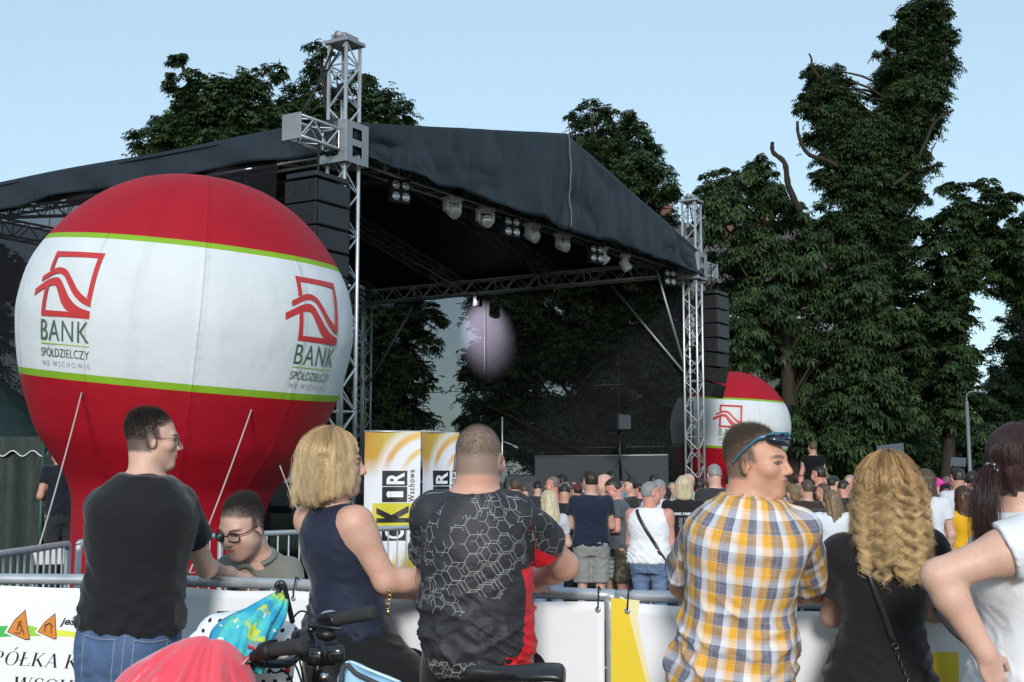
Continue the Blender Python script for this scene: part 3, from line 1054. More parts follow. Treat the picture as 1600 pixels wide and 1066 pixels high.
tree("ivy_clad_tree", "tallest tree, ivy clad with two leafy spires and bare side limbs", 1345, 43,
     [(1445, 8, 30), (1465, 20, 22), (1430, 45, 28), (1470, 55, 22), (1440, 80, 35), (1410, 65, 18), (1390, 55, 14), (1385, 80, 16), (1420, 110, 38), (1465, 95, 24), (1475, 100, 14), (1400, 130, 30), (1440, 150, 34), (1460, 125, 20), (1395, 175, 30), (1430, 190, 30), (1455, 185, 14), (1300, 110, 20), (1280, 130, 22), (1265, 120, 12), (1318, 132, 14), (1265, 150, 14), (1300, 160, 28), (1270, 180, 14), (1330, 170, 22), (1320, 205, 34), (1360, 200, 30), (1290, 195, 18), (1400, 215, 34), (1350, 245, 40), (1420, 240, 24), (1300, 240, 22), (1390, 270, 40), (1440, 245, 12), (1330, 290, 34), (1370, 320, 40), (1290, 275, 20), (1420, 300, 24), (1455, 265, 14), (1390, 370, 40), (1340, 360, 45), (1380, 430, 45), (1420, 350, 22), (1440, 310, 16), (1330, 440, 50), (1370, 520, 50), (1340, 600, 55), (1380, 640, 50), (1285, 118, 24), (1268, 150, 20), (1305, 140, 26), (1325, 185, 26), (1275, 215, 18), (1350, 225, 30), (1255, 165, 12), (1335, 150, 16)], .17, 1.0, mat=M_LEAF2, seed=5, grow=1.22, trunk=.55, flat=.7, nl=5, droop=.5, jit=.8, fork=(.2, 0, 8.2),
     extra=[([(1320, 265, -1), (1290, 250, -1.2), (1262, 240, -1.3), (1248, 212, -1.4), (1246, 190, -1.4)], .09), ([(1395, 290, -1), (1425, 265, -1), (1445, 225, -1), (1462, 190, -1), (1490, 172, -1)], .07), ([(1290, 130, -.5), (1270, 108, -.5), (1268, 92, -.5), (1264, 84, -.6)], .05), ([(1460, 250, -1), (1455, 238, -1), (1463, 222, -1)], .03)])
tree("chestnut_tree", "tree with a rounded top at the right edge behind the lamp post", 1468, 40,
     [(1480, 295, 16), (1510, 300, 22), (1545, 290, 20), (1500, 330, 30), (1545, 325, 30), (1580, 315, 22), (1470, 345, 24), (1440, 360, 20), (1600, 350, 30), (1530, 370, 40), (1470, 400, 35), (1580, 400, 35), (1440, 420, 28), (1500, 440, 38), (1545, 440, 30), (1620, 440, 40), (1460, 480, 34), (1480, 530, 30), (1510, 490, 16), (1455, 560, 40), (1490, 590, 34), (1440, 620, 40), (1600, 480, 22), (1670, 380, 60), (1650, 300, 40), (1700, 450, 60), (1480, 640, 30), (1520, 345, 34), (1560, 360, 34), (1490, 370, 30), (1510, 415, 36), (1465, 440, 30), (1600, 390, 34), (1450, 520, 34), (1470, 580, 34), (1430, 580, 34), (1590, 420, 40), (1640, 330, 40), (1475, 500, 40), (1495, 545, 34), (1445, 500, 40), (1425, 470, 34), (1420, 530, 34), (1470, 610, 40), (1500, 620, 34)], .21, .95, seed=6, maxlat=1.6, trunk=.26, flat=.42)
tree("ash_tree", "paler feathery tree at the right edge behind the lamp post", 1600, 48,
     [(1575, 500, 18), (1600, 510, 30), (1570, 545, 26), (1605, 560, 35), (1550, 580, 22), (1590, 610, 40), (1640, 560, 50), (1550, 630, 30), (1640, 640, 50), (1600, 660, 40), (1690, 600, 50), (1540, 665, 26), (1600, 580, 34), (1570, 600, 34), (1580, 640, 34), (1620, 620, 36), (1590, 470, 24), (1630, 500, 40)], .17, .8, mat=M_LEAF3, seed=7, trunk=.3, flat=.6, nl=5)
tree("chestnut_tree", "dark tree dimly visible through the gauze at the left edge", 10, 38,
     [(-20, 440, 50), (25, 430, 30), (40, 470, 18), (-30, 530, 50), (15, 500, 22), (-90, 480, 70), (-60, 600, 60), (0, 400, 34), (-100, 380, 60), (-40, 650, 50), (20, 660, 40)], .21, .7, seed=8, trunk=.36, flat=.42)
for k, (px, dd, cl, lab) in enumerate(((1180, 46, [(1120, 690, 45), (1180, 680, 50), (1240, 700, 45), (1150, 730, 40), (1215, 735, 40)], "dark hedge bush behind the small globe"),
                                      (1320, 47, [(1290, 700, 45), (1350, 690, 50), (1320, 730, 40), (1390, 720, 40)], "dark hedge bush behind the boy on shoulders"),
                                      (1450, 48, [(1410, 690, 40), (1455, 680, 45), (1500, 690, 40), (1440, 730, 40), (1490, 730, 40)], "dark hedge bush at the foot of the lamp post"),
                                      (1580, 46, [(1540, 690, 40), (1590, 670, 45), (1640, 690, 50), (1560, 730, 40), (1610, 735, 40)], "mid green hedge bush at the right edge"),
                                      (650, 50, [(560, 720, 45), (620, 735, 35), (680, 742, 22), (730, 735, 35)], "low dark hedge bush seen through the gauze"))):
    tree("hedge_bush", lab, px, dd, cl, .17, .8, mat=M_LEAF3 if k in (2, 3) else M_LEAF, seed=20 + k, trunk=0, nl=5, group="hedge bushes behind the crowd", cat="bush")

# ================================================================ house behind the trees
g = G("brick_masonry")
co = g.obj()
br = g.t.nodes.new("ShaderNodeTexBrick")
xyz = g.sep(co)
g.put(br.inputs['Vector'], g.comb(g.math('ADD', xyz[0], xyz[1]), xyz[2]))
br.inputs['Scale'].default_value = 3.0
br.inputs['Color1'].default_value = (.12, .055, .04, 1); br.inputs['Color2'].default_value = (.16, .075, .055, 1); br.inputs['Mortar'].default_value = (.16, .15, .14, 1)
M_BRICK = g.done(g.bsdf(g.mix(g.noise(co, 1.5, 4), br.outputs[0], (.13, .06, .045)), .9, 0, .2))
g = G("roof_tiles")
co = g.obj()
wv = g.t.nodes.new("ShaderNodeTexWave")
g.put(wv.inputs['Vector'], co); wv.bands_direction = 'Z'; wv.inputs['Scale'].default_value = 2.2; wv.inputs['Distortion'].default_value = .6
M_TILE = g.done(g.bsdf(g.mix(wv.outputs['Fac'], (.05, .045, .05), (.13, .11, .11)), .85, 0, .2, g.bump(wv.outputs['Fac'], .6, .05)))
M_PLASTER = plain("pale_plaster", (.36, .33, .30), .9, 0, .2, .2, 1.5)
M_GLASS = plain("dark_window_glass", (.03, .035, .045), .08, 0, .7, .1)
hb = W(1150, 750, 62.0); hb[2] = 0
house = empty("brick_house", hb, R(-8), "old brick house with dark tiled roof and chimneys hidden behind the trees", "house")
MB().box((0, 4, 5.1), (15, 9, 10.2)).build("wall", M_PLASTER, house)
m = MB()
m.prism([(-5.2, 10.15), (5.2, 10.15), (0, 15.0)], (0, 1, 0), (0, 0, 1), (0, 4, 0), 15.8)
rf = m.build("roof", M_TILE, house)
for x, y, zt in ((-.2, 2.6, 16.6), (1.75, 2.6, 16.2), (-3.4, 2.4, 15.4)):
    MB().box((x, y, zt - 2), (.95, .8, 4), None, .02).box((x, y, zt + .05), (1.1, .95, .18), None, .02).build("chimney", M_BRICK, rf)
for x in (-5.6, -2.8, 0, 2.8, 5.6):
    for z in (2.2, 5.4, 8.4):
        f = MB().box((x, -.56, z), (1.3, .12, 1.9), None, .01).build("window", M_WHITEP, house)
        MB().box((x, -.60, z), (1.1, .08, 1.7)).build("pane", M_GLASS, f)
for z in (3.75, 6.95):
    MB().box((0, -.53, z), (15.1, .1, .22), None, .01).build("string_course", M_BRICK, house)
# pale shed glimpsed low between the trunks
pt = W(1252, 680, 56); pt[2] = 0
sh = empty("garden_shed", pt, .2, "pale shed glimpsed low between the tree trunks", "shed")
MB().box((0, 1, 1.5), (1.6, 2, 3.0)).build("wall", M_PLASTER, sh)
MB().prism([(-1.1, 3.0), (1.1, 3.0), (0, 3.7)], (1, 0, 0), (0, 0, 1), (0, 1, 0), 2.4).build("roof", M_TILE, sh)

# lamp post
M_POST = plain("grey_painted_post", (.14, .15, .155), .6)
p = W(1516, 740, 36); p[2] = 0
r_ = empty("street_lamp", p, 0, "slim grey lamp post with a curved arm in front of the dark trees", "street lamp")
hh = W(1513, 622, 36)[2]
MB().tube([(0, 0, 0), (0, 0, 1.0), (-.02, 0, hh - .1)], [.075, .06, .045], 10).build("post", M_POST, r_, True)
MB().tube(smoothpoly([(-.02, 0, hh - .12), (-.02, 0, hh + .06), (.06, -.1, hh + .16), (.22, -.2, hh + .17)], False, 4), .025, 8).build("arm", M_POST, r_, True)
MB().ball((.3, -.25, hh + .15), (.16, .09, .05), 8).build("lantern", M_LENSD, r_, True)
# boards beyond the crowd
M_SLATE = plain("slate_board", (.085, .10, .12), .6, 0, .3, .12)
for px, py, w, h, d, rot, lab in ((1391, 703, 42, 17, 27, .12, "slanted grey board sticking up behind the curly haired woman"), (1497, 722, 24, 14, 30, -.05, "small dark board standing among the far heads by the lamp post")):
    c = W(px, py, d)
    r_ = empty("display_board", (c[0], c[1], 0), 0, lab, "board")
    ww, hh = w * d / 2000, h * d / 2000
    ax = (np.array((math.cos(rot), 0, math.sin(rot))), np.array((0, 1, .25)), np.array((-math.sin(rot), -.25, math.cos(rot))))
    MB().box((0, 0, c[2]), (ww, .03, hh), ax, .004).build("panel", M_SLATE, r_)
    MB().tube([(-ww * .35, .02, 0), (-ww * .35, .02, c[2])], .02, 6).build("leg", M_BLACKM, r_, True)
    MB().tube([(ww * .35, .02, 0), (ww * .35, .02, c[2])], .02, 6).build("leg", M_BLACKM, r_, True)
    if px < 1450:
        q = W(1411, 716, d - .1)
        MB().box((q[0] - c[0], -.05, q[2]), (.09, .06, .16), None, .01).build("lamp_box", M_WHITEP, r_)

# ================================================================ tent at the left edge
M_TENT = tarp("green_tent_fabric", (.004, .016, .013), .6)
tp = W(66, 750, 16.0); tp[2] = 0
tent = empty("gazebo_tent", tp, 0, "dark green gazebo tent with a wavy white trimmed valance", "tent")
zt = W(66, 700, 16)[2]
V = []
for j in range(9):
    for i in range(9):
        a, b = i / 8, j / 8
        x, y = -3.0 + 3.0 * a, 3.0 * b
        h = 1 - max(abs(a - .5), abs(b - .5)) * 2
        V.append((x, y, zt + .12 + 1.05 * h ** 1.25))
from_arrays("roof", np.array(V), np.array([(j * 9 + i, j * 9 + i + 1, (j + 1) * 9 + i + 1, (j + 1) * 9 + i) for j in range(8) for i in range(8)]), M_TENT, tent)
for fx in range(2):
    V, trim = [], []
    for i in range(121):
        a = i / 120
        p_ = np.array((-3.0 + 3.0 * a, -.02, 0)) if fx == 0 else np.array((.02, 3.0 * a, 0))
        zb = zt - .07 - .035 * math.cos(a * 3.0 / .25 * 2 * math.pi)
        V += [p_ + UP * (zt + .14), p_ + UP * zb]
        trim.append(p_ + UP * zb)
    from_arrays("valance", np.array(V), np.array([(2 * i, 2 * i + 1, 2 * i + 3, 2 * i + 2) for i in range(120)]), M_TENT, tent)
    MB().tube(trim, .009, 5).build("trim", plain("white_piping", (.55, .57, .58), .7), tent, True)
V = []
for j in range(7):
    for i in range(61):
        a = i / 60
        V.append((-2.95 + 2.93 * a, .03 + .03 * math.sin(a * 45) * (1 - j / 9), zt * (1 - j / 6) + .02))
from_arrays("side_panel", np.array(V), np.array([(j * 61 + i, j * 61 + i + 1, (j + 1) * 61 + i + 1, (j + 1) * 61 + i) for j in range(6) for i in range(60)]), M_TENT, tent)
for x, y in ((-3, 0), (0, 0), (0, 3), (-3, 3)):
    MB().tube([(x, y, 0), (x, y, zt + .12)], .028, 8).build("leg", plain("green_pole", (.015, .05, .042), .5), tent, True)

# ================================================================ barriers
RAIL = 1.135


def barrier(A, B, label, group, foot_n=None, mesh=False, h=RAIL):
    A, B = np.array((A[0], A[1], 0.)), np.array((B[0], B[1], 0.))
    t = unit(B - A); ln = np.linalg.norm(B - A); n = np.array((t[1], -t[0], 0))
    root = empty("crowd_barrier", A, 0, label, "barrier", group)
    e = .022
    pts = smoothpoly([t * e + UP * .2, t * e + UP * (h - .16), t * (e + .012) + UP * (h - .04), t * (e + .06) + UP * (h - .024), t * (ln / 2) + UP * (h - .024), t * (ln - e - .06) + UP * (h - .024), t * (ln - e - .012) + UP * (h - .04), t * (ln - e) + UP * (h - .16), t * (ln - e) + UP * .2], False, 4)
    MB().tube(pts, .0235, 12).build("frame_tube", M_STEEL, root, True)
    MB().tube([t * e + UP * .2, t * (ln - e) + UP * .2], .019, 8).build("bottom_rail", M_STEEL, root, True)
    m = MB()
    k = int(ln / .115)
    for i in range(1, k):
        x = e + (ln - 2 * e) * i / k
        m.tube([t * x + UP * .2, t * x + UP * (h - .04)], .0065 if mesh else .008, 6, False)
    if mesh:
        for z in (.36, .52, .68, .84):
            m.tube([t * e + UP * z + n * .012, t * (ln - e) + UP * z + n * .012], .005, 6, False)
    m.build("infill_bars", M_STEEL, root, True)
    for x in (e + .12, ln - e - .12):
        MB().tube([t * x - n * .3 + UP * .02, t * x - n * .26 + UP * .03, t * x + UP * .2, t * x + n * .26 + UP * .03, t * x + n * .3 + UP * .02], .016, 6).build("foot", M_STEEL, root, True)
    m = MB()
    for z in (.35, h - .25):
        m.tube([t * (ln - e) + UP * z, t * (ln - e + .05) + UP * z, t * (ln - e + .055) + UP * (z - .06)], .009, 6)
    m.build("hook", M_STEEL, root, True)
    return root


def gp_(px, py, d):
    p = W(px, py, d)
    return p[:2]


BA0, BA1, BB1, BC1, BD1 = np.array((-3.75, 5.98)), np.array((-1.47, 5.69)), np.array((.40, 4.97)), np.array((2.32, 4.17)), np.array((4.2, 3.4))
FG = "front crowd barriers the people lean on"
barrier(BA0, BA1, "galvanised barrier behind the man in the black t-shirt, hung with the lettered banner", FG, mesh=True)
barrier(BA1, BB1, "galvanised barrier the blonde woman leans on, hung with the plain white banner", FG, mesh=True)
barrier(BB1, BC1, "galvanised barrier the man in the checked shirt leans on", FG, mesh=True)
barrier(BC1, BD1, "galvanised barrier at the right edge beyond the woman in white", FG, mesh=True)
SG = "second row barriers in front of the globe"
b0, b1 = gp_(-20, 868, 7.5), gp_(108, 852, 8.95)
b2, b3, b4, b5 = gp_(119, 850, 9.1), gp_(348, 838, 10.25), gp_(360, 838, 10.35), gp_(665, 825, 12.1)
barrier(b0, b1, "low steel barrier running toward the tent at the left edge", SG)
barrier(b2, b3, "low steel barrier in front of the globe's red neck behind the black t-shirt", SG, mesh=True)
barrier(b4, b5, "low steel barrier behind the boy and the blonde woman, in front of the yellow banners", SG)

# ---------------------------------------------------------------- banners on the front barriers
g = G("vinyl_banner")
co = g.obj()
c = g.mix(g.noise(co, 2.5, 5), (.74, .75, .78), (.82, .83, .85))
w = g.noise(g.vm('MULTIPLY', co, (1, 1, .25)), 3.5, 4)
M_VINYL = g.done(g.bsdf(c, .38, 0, .4, g.bump(w, .35, .03)))
M_INK = plain("black_print", (.012, .012, .014), .45, 0, .4, .05)
M_GR1 = plain("print_green", (.06, .42, .08), .45, 0, .4, .05)
M_GR2 = plain("print_yellow_green", (.30, .55, .06), .45, 0, .4, .05)
M_GR3 = plain("print_lemon", (.68, .70, .08), .45, 0, .4, .05)
M_ORG = plain("print_orange", (.62, .22, .035), .45, 0, .4, .1, 20)
M_YEL = plain("print_yellow", (.80, .60, .045), .45, 0, .4, .06)
M_YELP = plain("print_pale_yellow", (.82, .74, .42), .45, 0, .4, .06)
M_BRN = plain("print_brown", (.16, .05, .02), .5, 0, .4, .05)


def banner(A, B, u0, u1, z0, z1, label, ties, seed=0):
    """cloth hung 35 mm on the camera side of the barrier line A-B, u in metres along it"""
    A3, t = np.array((A[0], A[1], 0.)), unit(np.array((B[0] - A[0], B[1] - A[1], 0.)))
    n = np.array((t[1], -t[0], 0))          # toward the camera
    off = A3 + n * .036
    root = empty("banner", off, 0, label, "banner", None)

    def shape(u, z):
        f = (z1 - z) / (z1 - z0)
        return .010 * math.sin(u * 5.5 + seed + f * 1.2) * f + .004 * math.sin(u * 17 + seed * 2 + f * 2) * (1 - f * .5)

    def pt(u, z, o=0.0):
        return t * u + UP * z + n * (shape(u, z) + .012 + o)
    nu, nv = 60, 24
    V = []
    for j in range(nv + 1):
        for i in range(nu + 1):
            u, f = u0 + (u1 - u0) * i / nu, j / nv
            sag = 0.0
            if ties:
                dm = min(abs(u - q) for q in ties)
                sag = .012 * min(1, dm / .35) * (1 - f) ** 2
            V.append(pt(u, z1 - sag + (z0 - z1) * f))
    o = from_arrays("cloth", np.array(V), np.array([(j * (nu + 1) + i, j * (nu + 1) + i + 1, (j + 1) * (nu + 1) + i + 1, (j + 1) * (nu + 1) + i) for j in range(nv) for i in range(nu)]), M_VINYL, root)
    md = o.modifiers.new("thick", 'SOLIDIFY'); md.thickness = .0012
    for q in ties:
        MB().tube([pt(q, z1 - .028, .004), pt(q + .004, z1 + .0, .012), t * q - n * .03 + UP * (z1 + .055) + n * .03, t * q - n * .062 + UP * (RAIL - .02), t * q - n * .03 + UP * (RAIL - .055)], .0035, 6).build("cable_tie", M_BLACK, root, True)
        tk = np.cross(t, UP)
        MB().lathe([(.005, 0), (.012, .001), (.012, .003), (.005, .004)], 12, pt(q, z1 - .03, .001), (t, UP, n)).build("eyelet", M_STEEL, root, True)

    def on(px, py):
        """banner coordinates (u, z) seen at a pixel"""
        lo, hi = 1.5, 14.0
        for _ in range(50):
            md_ = (lo + hi) / 2
            if np.dot(W(px, py, md_) - off - n * .012, n) > 0:
                lo = md_
            else:
                hi = md_
        p = W(px, py, lo) - off
        return float(np.dot(p, t)), float(p[2])

    def prt(V2, F2, name, mat, lift=.002, fine=.06):
        V3, F3 = subdivided(np.asarray(V2), F2, fine)
        return from_arrays(name, np.array([pt(u, z, lift) for u, z in V3[:, :2]]), F3, mat, root)

    def poly(pix, name, mat, lift=.002, closed_smooth=False):
        uv = [on(*p) for p in pix]
        if closed_smooth:
            uv = [tuple(p) for p in smoothpoly(uv, True, 5)]
        return prt(uv, [list(range(len(uv)))], name, mat, lift)

    def line(pix, wd, name, mat, lift=.004):
        P = [np.array(on(*p)) for p in pix]
        V2, F2 = [], []
        for i, p in enumerate(P):
            d = unit(P[min(i + 1, len(P) - 1)] - P[max(i - 1, 0)])
            nn_ = np.array((-d[1], d[0])) * wd / 2
            V2 += [tuple(p + nn_), tuple(p - nn_)]
        F2 = [[2 * i, 2 * i + 1, 2 * i + 3, 2 * i + 2] for i in range(len(P) - 1)]
        return prt(V2, F2, name, mat, lift)

    def text(s, pxa, pxb, name, mat, shear=0.0, spacing=1.0, offset=0.0, serif=False, lift=.002):
        """pxa = pixel of the lower left, pxb = pixel of the upper right"""
        (ua, za), (ub, zb) = on(*pxa), on(*pxb)
        V2, F2 = glyphs(s, 1, spacing, shear, 'LEFT', offset)
        V2 = fit(V2, ua, ub, za, zb)
        return prt(V2, F2, name, mat, lift, .05)
    return dict(root=root, on=on, poly=poly, line=line, text=text, prt=prt, pt=pt)


# --- serif capitals, drawn as thick and thin strokes with feet
def serif_word(word, slant=.22):
    """outlines for the capitals needed, unit cap height; returns V, F"""
    V, Fc = [], []
    TH, TN, SF = .135, .045, .16

    def quad(*p):
        Fc.append(list(range(len(V), len(V) + len(p))))
        V.extend(p)

    def stem(x, y0, y1, th=TH, foot=True, head=True):
        quad((x, y0), (x + th, y0), (x + th, y1), (x, y1))
        e = .085
        if foot:
            quad((x - e, y0), (x + th + e, y0), (x + th + e, y0 + .028), (x - e, y0 + .028))
        if head:
            quad((x - e, y1 - .028), (x + th + e, y1 - .028), (x + th + e, y1), (x - e, y1))

    def ring(cx, cy, rx, ry, a0=0, a1=360, thick=TH, thin=TN):
        n = 28
        pts = []
        for i in range(n + 1):
            a = R(a0 + (a1 - a0) * i / n)
            tk = thin + (thick - thin) * abs(math.cos(a)) ** 1.2
            pts.append(((cx + rx * math.cos(a), cy + ry * math.sin(a)), (cx + (rx - tk) * math.cos(a), cy + (ry - thin) * math.sin(a))))
        for i in range(n):
            quad(pts[i][0], pts[i + 1][0], pts[i + 1][1], pts[i][1])

    def bar(x0, y0, x1, y1, th):
        d = unit(np.array((x1 - x0, y1 - y0))); nn_ = np.array((-d[1], d[0])) * th / 2
        quad((x0 + nn_[0], y0 + nn_[1]), (x0 - nn_[0], y0 - nn_[1]), (x1 - nn_[0], y1 - nn_[1]), (x1 + nn_[0], y1 + nn_[1]))

    def foot(x, y, e=.12):
        quad((x - e, y), (x + e, y), (x + e, y + .028), (x - e, y + .028))
    x = 0.0
    for ch in word:
        i0 = len(V)
        w = .75
        if ch in 'SC':
            if ch == 'C':
                ring(.4, .5, .36, .51, 48, 312); bar(.655, .62, .655, .92, .04); bar(.63, .12, .66, .3, .03); w = .80
            else:
                ring(.29, .74, .24, .27, 30, 235, .11); ring(.29, .255, .26, .27, 55, -150, .12); bar(.14, .66, .44, .36, .13); bar(.49, .72, .49, .96, .035); bar(.05, .04, .05, .3, .035); w = .62
        elif ch == 'P':
            stem(.1, 0, 1); ring(.28, .74, .27, .26, -90, 90); bar(.2, .985, .3, .985, .035); bar(.2, .48, .3, .48, .035); w = .66
        elif ch in 'OÓ':
            ring(.42, .5, .38, .51); w = .88
            if ch == 'Ó':
                bar(.40, 1.1, .56, 1.32, .07)
        elif ch in 'LŁ':
            stem(.1, 0, 1); bar(.2, .018, .6, .018, .04); bar(.59, 0, .63, .25, .04); w = .70
            if ch == 'Ł':
                bar(0, .36, .42, .62, .06)
        elif ch == 'K':
            stem(.1, 0, 1); bar(.22, .42, .62, .97, TN); bar(.32, .56, .68, .03, TH); foot(.70, 0); foot(.62, .972); w = .84
        elif ch == 'A':
            bar(.10, 0, .40, 1.0, TN); bar(.40, 1.0, .70, 0, TH); bar(.2, .33, .6, .33, TN); foot(.09, 0); foot(.70, 0); w = .82
        elif ch == 'M':
            stem(.1, 0, 1, TN); stem(.76, 0, 1); bar(.14, 1, .46, .05, TH); bar(.46, .05, .79, 1, TN); w = 1.04
        elif ch == 'U':
            stem(.1, .3, 1, TH, False); stem(.6, .3, 1, TN, False); ring(.37, .32, .27, .33, 180, 360); w = .8
        elif ch == 'N':
            stem(.1, 0, 1, TN); stem(.62, 0, 1, TN, False); bar(.12, 1, .64, .02, TH); w = .84
        elif ch == 'W':
            for q in (0, .42):
                bar(.08 + q, 1, .28 + q, 0, TH); bar(.28 + q, 0, .48 + q, 1, TN)
            foot(.08, .972); foot(.50, .972); foot(.92, .972); w = 1.06
        elif ch == 'H':
            stem(.1, 0, 1); stem(.58, 0, 1); bar(.2, .5, .6, .5, TN); w = .86
        elif ch == ' ':
            w = .38
        for q in range(i0, len(V)):
            V[q] = (V[q][0] + x + V[q][1] * slant, V[q][1])
        x += w
    return np.array(V), Fc


lenA = np.linalg.norm(BA1 - BA0)
ban = banner(BA0, BA1, .03, lenA + .0, .12, RAIL - .045, "white banner with slanted serif lettering and orange triangles at the left edge", [lenA - .03, 1.4, .3], .4)


def serif_on(ban, word, p0, p1, cap):
    V2, F2 = serif_word(word)
    (ua, za), (ub, zb) = ban['on'](*p0), ban['on'](*p1)
    s = (ub - ua) / V2[:, 0].max()
    hs = cap
    U = np.stack([ua + V2[:, 0] * s, za + (zb - za) * V2[:, 0] / V2[:, 0].max() + V2[:, 1] * hs], 1)
    ban['prt'](U, F2, "lettering", M_INK, .002, .08)


serif_on(ban, "SPÓŁKA KOMUNALNA", (-28, 1037), (300, 1056), .060)
serif_on(ban, "WSCHOWA", (17, 1079), (190, 1090), .060)
ban['poly']([(-60, 982), (-20, 980), (18, 977), (24, 994), (-20, 997), (-60, 999)], "green_swoosh", M_GR1)
ban['poly']([(24, 978), (45, 977), (62, 982), (80, 990), (60, 994), (30, 995)], "green_swoosh", M_GR2, .0022)
ban['poly']([(80, 985), (100, 985), (150, 992), (200, 1003), (200, 1012), (150, 1003), (110, 995), (84, 994)], "green_swoosh", M_GR3)
for tri in ([(39.5, 955), (42, 975), (46, 998), (40, 999), (14, 987), (24, 970)], [(86, 960), (87, 978), (88, 997), (84, 998), (60, 987), (70, 973)]):
    c_ = np.mean(tri, 0)
    ban['poly']([tuple(c_ + (np.array(p) - c_) * 1.24 + np.array((-1.2, 0))) for p in tri], "halo", M_VINYL, .0035)
    ban['poly']([tuple(c_ + (np.array(p) - c_) * 1.09) for p in tri], "outline", M_INK, .0045)
    ban['poly'](tri, "triangle", M_ORG, .0055)
ban['line']([(28, 985), (31, 971), (34, 970), (33, 976), (30, 977), (35, 979), (34, 986)], .006, "scribble", M_BRN, .007)
ban['line']([(24, 988), (30, 990), (37, 984), (38, 992)], .006, "scribble", M_BRN, .007)
ban['line']([(70, 978), (78, 974), (83, 980)], .006, "scribble", M_INK, .007)
ban['line']([(70, 988), (71, 979), (72, 977)], .005, "scribble", M_BRN, .007)
ban['line']([(81, 990), (80, 980)], .005, "scribble", M_BRN, .007)
ban['text']("jest", (93, 980), (127, 966), "lettering", M_INK, .35, 1.0, .03)

lenB = np.linalg.norm(BB1 - BA1)
ban = banner(BA1, BB1, .03, lenB - .035, .12, RAIL - .045, "plain white banner with black printed discs behind the jersey and the bicycle", [.05, .62, 1.25, lenB - .06], 2.0)
ban['poly']([(340, 955), (364, 955), (364, 985), (340, 985)], "printed_bar", M_INK)
for cx, cy, r in ((640, 1047, 35), (823, 1046, 31)):
    ban['poly']([(cx + r * math.cos(a), cy + r * math.sin(a)) for a in np.linspace(0, 2 * math.pi, 25)[:-1]], "printed_disc", M_INK)
lenC = np.linalg.norm(BC1 - BB1)
ban = banner(BB1, BC1, .035, lenC - .03, .12, RAIL - .045, "white banner with a yellow wedge and a yellow square behind the checked shirt", [.06, .9, lenC - .08], 3.3)
ban['poly']([(955, 934), (978, 936), (986, 970), (998, 1020), (1012, 1075), (1014, 1110), (955, 1110)], "yellow_wedge", M_YEL, .002)
ban['poly']([(978, 936), (1000, 938), (997, 965), (1004, 1010), (1020, 1075), (1024, 1110), (1014, 1110), (1012, 1075), (998, 1020), (986, 970)], "pale_wedge", M_YELP, .002)
ban['poly']([(1452, 1019), (1498, 1019), (1499, 1110), (1452, 1110)], "yellow_square", M_YEL, .002)
lenD = np.linalg.norm(BD1 - BC1)
banner(BC1, BD1, .03, lenD - .03, .12, RAIL - .045, "white banner at the far right beyond the woman in white", [.05, 1.0, lenD - .05], 4.0)

# ---------------------------------------------------------------- yellow and white roll-up banners
g = G("festival_banner_cloth")
uv = g.attr("buv")
x, y, _ = g.sep(uv)
gold = g.mix(g.noise(uv, 3.0, 4), (.40, .27, .03), (.52, .46, .07))
gold = g.mix(g.rng(x, 0, .55), g.mix(.55, gold, (.55, .17, .02)), gold)
# two sweeping arcs: distance from circles
white = (.66, .68, .74)


def arc(cx, cy, r, w0, soft=.03):
    d = g.vm('DISTANCE', g.comb(x, g.math('MULTIPLY', y, 2.35)), (cx, cy, 0))
    e = g.math('ABSOLUTE', g.math('SUBTRACT', d, r))
    return g.rng(e, w0, w0 + soft, 1, 0)


d0 = g.vm('DISTANCE', g.comb(x, g.math('MULTIPLY', y, 2.35)), (1.1, 1.55, 0))
corner = g.rng(d0, .80, .98, 0, 1)
corner = g.math('MULTIPLY', corner, g.rng(y, .70, .84))
d1 = g.vm('DISTANCE', g.comb(x, g.math('MULTIPLY', y, 2.35)), (-.15, .65, 0))
low = g.math('MULTIPLY', g.rng(d1, .78, .92, 0, 1), g.rng(y, .3, .2))
c = g.mix(g.math('MAXIMUM', corner, low), white, gold)
streak = g.math('MULTIPLY', g.math('MAXIMUM', arc(1.1, 1.55, .76, .025, .06), arc(1.25, 1.50, .62, .012, .05)), g.rng(y, .74, .84))
c = g.mix(g.math('MULTIPLY', streak, .9), c, g.mix(x, (.50, .15, .02), (.66, .42, .03)))
s2 = g.math('MULTIPLY', arc(-.15, .65, .74, .03, .05), g.rng(y, .28, .18))
c = g.mix(g.math('MULTIPLY', s2, .9), c, (.52, .34, .03))
M_FEST = g.done(g.bsdf(c, .45, 0, .4, g.bump(g.noise(g.vm('MULTIPLY', g.obj(), (1, 1, .3)), 6, 3), .4, .03)))
M_CHROME = plain("print_mustard", (.55, .50, .03), .5, 0, .4, .06)
M_PWHITE = plain("print_white", (.72, .74, .78), .45, 0, .4, .04)


